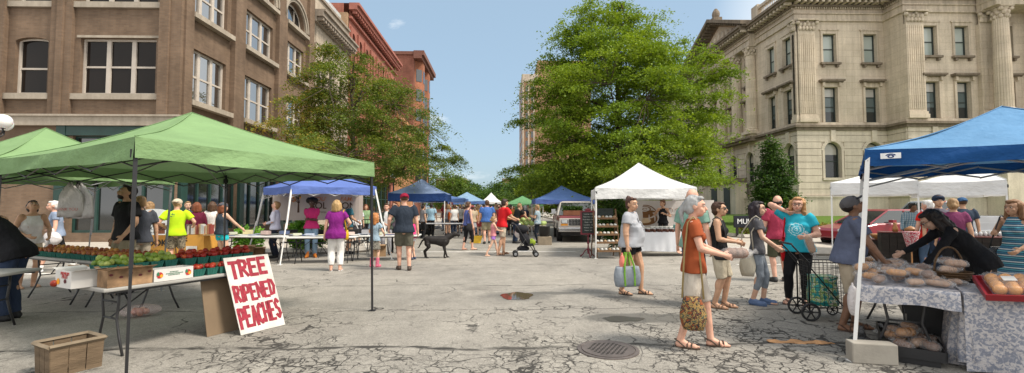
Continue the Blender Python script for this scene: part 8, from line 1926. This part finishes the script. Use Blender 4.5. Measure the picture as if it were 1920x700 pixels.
# white cloth table with jars
p0_ = D(1183, 388, 14.6); p1_ = D(1345, 388, 14.6); wc = thing('white_table', 'long table under a floor-length white cloth beneath the white peaked tent', 'table', ((p0_.x+p1_.x)/2, 14.7, 0)); L_ = p1_.x-p0_.x
q = MB(); n = 60; top_ = [(-L_/2+L_*i/n) for i in range(n+1)]
vs = []
for k_ in range(7):
    t_ = k_/6
    for x in top_: vs.append((x, -.38-.03*t_+.022*t_*math.sin(x*11)+.012*t_*math.sin(x*27), .76-.60*t_+.01*math.sin(x*5)*t_))
q.add(vs, [(k_*(n+1)+i+1, k_*(n+1)+i, (k_+1)*(n+1)+i, (k_+1)*(n+1)+i+1) for k_ in range(6) for i in range(n)]); q.box(-L_/2, L_/2, -.375, .38, .745, .758); q.box(-L_/2-.012, -L_/2-.002, -.38, .38, .2, .757); q.build('cloth', mat('white_table_cloth', (.62, .63, .66), .8, .05, 2, 14, .3), wc, True)
q = MB()
for sx_ in (-1, 1):
    for sy_ in (-1, 1): q.tube([(sx_*(L_/2-.2), sy_*.28, 0), (sx_*(L_/2-.2), sy_*.28, .745)], .014, 6)
q.build('legs', BLKM, wc)
q = MB(); q.lathe([(.0, 0), (.036, 0), (.038, .005), (.038, .08), (.034, .09), (.034, .095)], (0, 0, 0), 12); JM = q.mesh('jar', mat('jam_glass', (.10, .035, .02), .15, .5, 6, 20, 0), True)
q = MB(); q.lathe([(.036, .095), (.037, .115), (.0, .116)], (0, 0, 0), 12); LDM = q.mesh('lid', mat('white_lid', (.62, .6, .58), .4), True)
for i in range(34):
    r_ = i % 3; x = wc.location.x-L_/2+.15+(i//3)*.19+rl.uniform(-.02, .02); j = bpy.data.objects.new('jar', JM); C.objects.link(j); j.location = (x, 14.42+.14*r_, .762); tag(j, 'small dark jar with a pale lid on the white table', 'jar', 'jars on the white table'); l_ = bpy.data.objects.new('lid', LDM); C.objects.link(l_); l_.parent = j
for px, w_, h_, cm_, lab in ((1188, .5, .30, (.03, .025, .02), 'black display box at the left end of the white table'), (1236, .7, .10, (.04, .035, .03), 'long low black riser in front of the chin-resting woman'), (1268, .14, .22, (.15, .42, .40), 'small turquoise box near the end of the white table'), (1215, .28, .12, (.5, .48, .42), 'pale box of wrapped goods in the middle of the white table')):
    v = D(px, 388, 14.8); m_ = MB(); m_.box(-w_/2, w_/2, -.1, .1, 0, h_); m_.build('display_box', mat('box_paint', cm_, .6), None, False, lab, 'box', loc=(v.x, 14.82, .762), bevel=.008)
for i in range(10): v = D(1222+i*4.2, 388, 14.82); m_ = MB(); m_.ell((0, 0, .03), (.07, .06, .045), 10, 6); m_.build('wrapped_pastry', mat('white_packet', (.55, .54, .50), .6, .2, 10), None, True, 'wrapped pastry on the long low riser', 'pastry', 'wrapped pastries on the riser', loc=(v.x, 14.82+(i % 2)*.05, .866))
bn2, FM2 = flatsign('pastry_banner', 'off-white banner with a brown cinnamon roll drawing behind the white table', (D(1262, 388, 16.3).x, 16.3, 1.32), (1, 0, 0), (0, 0, 1), 3.0, .98, mat('offwhite_banner_cloth', (.50, .46, .43), .8, .05, 2, 20, .1), wavy=.5)
CIN = mat('cinnamon_print', (.16, .07, .02), .8); CIN2 = mat('icing_print', (.52, .38, .24), .8)
X0 = D(1209, 388, 16.3).x-bn2.location.x
def ellp(parent, nm, m, cx_, cy_, rx, ry, z, a0=0, a1=360, inner=0, n=28):
    q = MB(); q.M = FM2 @ Matrix.Translation((cx_, cy_, z))
    for i in range(n):
        a, b = R(a0+(a1-a0)*i/n), R(a0+(a1-a0)*(i+1)/n); q.add([(rx*math.cos(a), ry*math.sin(a), 0), (rx*math.cos(b), ry*math.sin(b), 0), (rx*inner*math.cos(b), ry*inner*math.sin(b), 0), (rx*inner*math.cos(a), ry*inner*math.sin(a), 0)], [(0, 1, 2, 3)])
    return q.build(nm, m, parent)
ellp(bn2, 'roll_print', CIN, X0, -.10, .47, .40, .004, -10, 190, .93); ellp(bn2, 'roll_print', CIN, X0, -.20, .46, .24, .005, 0, 360, 0); ellp(bn2, 'icing_print', BN, X0, -.05, .40, .16, .007, 150, 390, .78); ellp(bn2, 'icing_print', CIN2, X0, -.27, .22, .09, .008)
ellp(bn2, 'roll_print', CIN, X0, .14, .22, .11, .006, 0, 360, .80); ellp(bn2, 'roll_print', CIN, X0, .14, .10, .045, .006, 20, 330, .65); ellp(bn2, 'roll_print', CIN, X0-.24, .02, .17, .09, .006); ellp(bn2, 'roll_print', CIN, X0+.22, .02, .19, .08, .0065)
for i, s in enumerate((-.36, -.12, .15, .36)): ellp(bn2, 'icing_print', BN, X0+s, -.18, .022, .13, .009)
q = MB(); q.M = FM2; q.tube([(X0+.85+.16*math.cos(a)*(1 if a < 4 else 1.6)+.05*a, .05+.12*math.sin(a), .006) for a in [i*.35 for i in range(26)]], .008, 4, False); q.build('scroll_print', CIN, bn2)
# melons
p = D(992, 388, 20.2); table('small table heaped with pale green melons', p.x, p.y, 1.5, .7, 0, mat('pale_table_wood', (.45, .40, .32), .7))
for i in range(15): m_ = MB(); m_.ell((0, 0, .10), (.115, .115, .10), 12, 8); m_.build('melon', mat('melon_rind', (.36, .46, .16), .6, .25, 8), None, True, 'pale green melon on the small table by the stroller', 'melon', 'melons on the table', loc=(p.x-.62+(i % 6)*.24+(.1 if i > 10 else 0), p.y-.2+((i//6) % 2)*.26, .742+(.16 if i > 11 else 0)))
p = G(1021, 459); q = MB(); q.box(-.28, .28, -.22, .22, 0, .34); q.build('wooden_box', mat('grey_wood', (.26, .21, .15), .85, .2), None, False, 'grey wooden box on the road in front of the old pickup', 'box', loc=(p.x, p.y, 0), bevel=.01); q = MB(); q.lathe([(.20, 0), (.23, .40), (.25, .42)], (0, 0, 0), 14); q.build('black_bucket', BLKP, None, True, 'black bucket standing on the grey wooden box', 'bucket', loc=(p.x, p.y, .345))
p = G(790, 441); tr = thing('black_trailer', 'small black trailer beneath the blue peaked tent', 'trailer', (p.x, p.y+.5, 0)); q = MB(); q.box(-.7, .6, -.4, .4, .32, .78); q.build('trailer_body', BLKP, tr, bevel=.03); wheel(tr, -.0, -.0, .25, 1.0, 1)
p = D(800, 388, 22.3); table('table with a pale patterned cloth under the blue peaked tent', p.x+.6, p.y+.9, 2.2, .7, 0, mat('patterned_cloth_top', (.4, .4, .42), .8, .5, 14))
p = G(891, 457); q = MB(); q.add([(-.25, 0, 0), (.22, 0, 0), (.30, .1, .32), (-.12, .1, .32), (-.25, .04, 0), (.22, .04, 0), (.30, .14, .32), (-.12, .14, .32)], [(0,1,2,3),(4,7,6,5),(0,4,5,1),(2,6,7,3),(1,5,6,2),(3,7,4,0)]); q.build('yellow_board', mat('yellow_board_paint', (.70, .42, .02), .6), None, False, 'yellow board lying tilted on the road behind the woman in the blue tank top', 'board', loc=(p.x, p.y+.15, 0))
# black crates and red patterned pot on the right
p = D(1692, 388, 10.6)
DW = mat('black_stained_wood', (.022, .017, .014), .7, .4, 3, 16, .5, 0, .25, .02, (1, 1, 5))
for i, (px, Y_, w_, h_, lab) in enumerate(((1675, 10.3, .55, .98, 'tall black slatted crate nearest the tent leg'), (1728, 10.4, .60, .95, 'tall black slatted crate behind the red patterned pot'), (1640, 11.2, .7, .75, 'low black crate behind the man in the grey cap'), (1822, 10.2, 1.3, .88, 'long black covered counter behind the bread seller'))):
    v = D(px, 388, Y_); t = thing('black_crate', lab, 'crate', (v.x, v.y, 0), R(-32)); n = max(4, int(w_/.14))
    for k_ in range(n): q = MB(); q.box(-w_/2+w_*k_/n+.004, -w_/2+w_*(k_+1)/n-.004, -.27, -.25, 0, h_); q.build('slat', DW, t)
    q = MB(); q.box(-w_/2, w_/2, -.249, .25, 0, h_-.02); q.build('box_body', DW, t)
    q = MB(); q.box(-w_/2-.01, w_/2+.01, -.28, .26, h_, h_+.015); q.build('lid', mat('dark_red_stain', (.10, .02, .015), .5), t)
WBr = mat('turned_wood', (.36, .17, .06), .4, .3, 8, 30, .1)
for i, (px, Y_, z, pr_, lab) in enumerate(((1677, 10.2, 1.0, [(.05, 0), (.055, .08), (.03, .14), (.04, .20), (.0, .21)], 'small turned wooden bottle on the tall black crate'), (1706, 10.3, .98, [(.06, 0), (.12, .04), (.11, .09), (.04, .13), (.0, .15)], 'turned wooden bowl with a knob on the black crate'), (1646, 11.0, .77, [(.08, 0), (.17, .10), (.18, .13), (.15, .12), (.0, .03)], 'orange wooden bowl on the low black crate'), (1654, 11.6, .77, [(.06, 0), (.13, .08), (.13, .10), (.0, .02)], 'smaller wooden bowl behind the orange one'))):
    v = D(px, 388, Y_); q = MB(); q.lathe(pr_, (0, 0, 0), 18); q.build('wooden_bowl' if 'bowl' in lab else 'wooden_bottle', WBr, None, True, lab, 'bowl' if 'bowl' in lab else 'bottle', loc=(v.x, v.y, z))
v = D(1706, 388, 8.3); rp = thing('patterned_pot', 'small red and white patterned sign pot on a thin stake before the black crates', 'pot', (v.x, v.y, 0)); q = MB(); q.tube([(0, 0, 0), (0, 0, .80)], .012, 6); q.build('stake', WBr, rp); q = MB(); q.lathe([(.06, .78), (.09, .92), (.13, 1.10), (.13, 1.11), (.0, 1.09)], (0, 0, 0), 16); q.build('pot_body', camo('red_white_pattern', [(.40, .02, .05), (.55, .45, .45), (.35, .02, .04), (.5, .4, .4)], 22), rp, True)
for i in range(9):
    v = D(1800+i*9, 388, 10.1); q = MB(); q.lathe([(.03, 0), (.035, .06), (.02, .10), (.0, .11)], (0, 0, 0), 8); q.build('glass_jar', mat('clear_jar', (.5, .5, .5), .1), None, True, 'small pale jar on the long black counter', 'jar', 'jars on the black counter', loc=(v.x, v.y-.05*i*.0, .90))
# ================================================================ museum sign, street lamps, details
p = D(1428, 388, 21.2); ms = thing('museum_sign', 'black sign with white serif letters behind the bed of flowers', 'sign', (p.x, p.y, .17)); q = MB(); q.box(-1.35, 1.35, -.04, .04, .42, .98); q.build('board', mat('black_sign_paint', (.012, .014, .022), .35), ms, bevel=.01)
for s in (-1, 1): q = MB(); q.box(s*1.2-.05, s*1.2+.05, -.035, .035, 0, .42); q.build('post', BLKM, ms)
text('lettering', 'MUSEUM', .34, Matrix.Translation((-.55, -.046, .70)) @ Matrix.Rotation(PI/2, 4, 'X'), mat('white_letter_paint', (.7, .7, .7), .5), ms, .003, bold=.004); 
GLB, nt_, b_ = nodes('lamp_globe'); b_.inputs['Base Color'].default_value = (.80, .80, .78, 1); b_.inputs['Roughness'].default_value = .25; b_.inputs['Subsurface Weight'].default_value = .3
def lamp(label, x, y, h, arms, r_=.17, z0=.13):
    t = thing('street_lamp', label, 'street lamp', (x, y, z0)); q = MB(); q.lathe([(.16, 0), (.16, .25), (.10, .35), (.075, .6), (.055, h*.6), (.045, h-.5), (.07, h-.45), (.04, h-.3)], (0, 0, 0), 14); q.build('pole', BLKM, t, True)
    pts = [(0, 0, h)] + ([(math.cos(a)*.42, math.sin(a)*.42, h-.45) for a in (0, PI/2, PI, 1.5*PI)] if arms else [])
    for c_ in pts:
        q = MB(); q.tube([(0, 0, h-.62), (c_[0]*.7, c_[1]*.7, c_[2]-.42), (c_[0], c_[1], c_[2]-.30), (c_[0], c_[1], c_[2]-.16)], .022, 7); q.lathe([(.05, -.2), (.09, -.16), (.07, -.13)], c_, 10); ar_ = q.build('arm', BLKM, t, True)
        q = MB(); q.ell(c_, (r_, r_, r_), 18, 12); q.build('globe', GLB, ar_, True)
v = D(6, 228, 13.0); lamp('black street lamp with white globes at the left edge by the brick building', v.x-.42, v.y, v.z-.13+.45, True, .20)
v = D(738, 329, 30.0); lamp('black street lamp with one white globe beyond the feathery tree', v.x, v.y, v.z-.13, False, .22)
# manhole grate
p = G(1140, 656); mh = thing('manhole_cover', 'round cast iron manhole grate with slots, set in the cracked street', 'manhole cover', (p.x, p.y, 0)); IR = mat('cast_iron', (.16, .135, .125), .55, .2, 9, 60, .5, .5)
q = MB(); q.lathe([(.335, .0), (.335, .010), (.30, .012), (.295, .005), (.01, .005)], (0, 0, 0), 48); q.build('frame', IR, mh)
q = MB(); q.lathe([(.285, .005), (.285, .014), (.01, .014)], (0, 0, 0), 48); q.build('cover', IR, mh)
q = MB()
for j in range(-4, 5):
    for i in range(-5, 6):
        x_, y_ = i*.052+(.026 if j % 2 else 0), j*.046
        if x_*x_+y_*y_ < .215**2:
            c_, s_ = math.cos(.5), math.sin(.5); a_, b_ = .021, .009; q.add([(x_+c_*u-s_*w_, y_+s_*u+c_*w_, .0152) for u, w_ in ((-a_, -b_), (a_, -b_), (a_, b_), (-a_, b_))], [(0, 1, 2, 3)])
q.build('slot', mat('slot_black', (.004, .004, .004), .9), mh)
# torn cardboard on the street
p = G(1500, 643); q = MB(); n = 22; up_, dn_ = [], []
for i in range(n+1):
    x = -.36+.72*i/n; up_.append((x, .055*(1-abs(x)*1.2)+.012*math.sin(i*2.3)+.01*math.sin(i*5.1), .016+.010*math.sin(i*.8))); dn_.append((x, -.05*(1-abs(x)*.9)+.010*math.sin(i*3.1), .008+.006*math.cos(i*.9)))
q.add(up_+dn_+[(a, b, c_-.006) for a, b, c_ in up_+dn_], [(i+1, i, n+1+i, n+2+i) for i in range(n)]+[(2*n+2+i, 2*n+3+i, 3*n+4+i, 3*n+3+i) for i in range(n)]+[(i, i+1, 2*n+3+i, 2*n+2+i) for i in range(n)]+[(n+2+i, n+1+i, 3*n+3+i, 3*n+4+i) for i in range(n)])
q.build('cardboard_scrap', mat('wet_cardboard', (.45, .24, .11), .85, .3, 8, 30, .3), None, False, 'torn strip of tan cardboard lying flat on the cracked street', 'cardboard', loc=(p.x, p.y, 0), rz=R(-6))
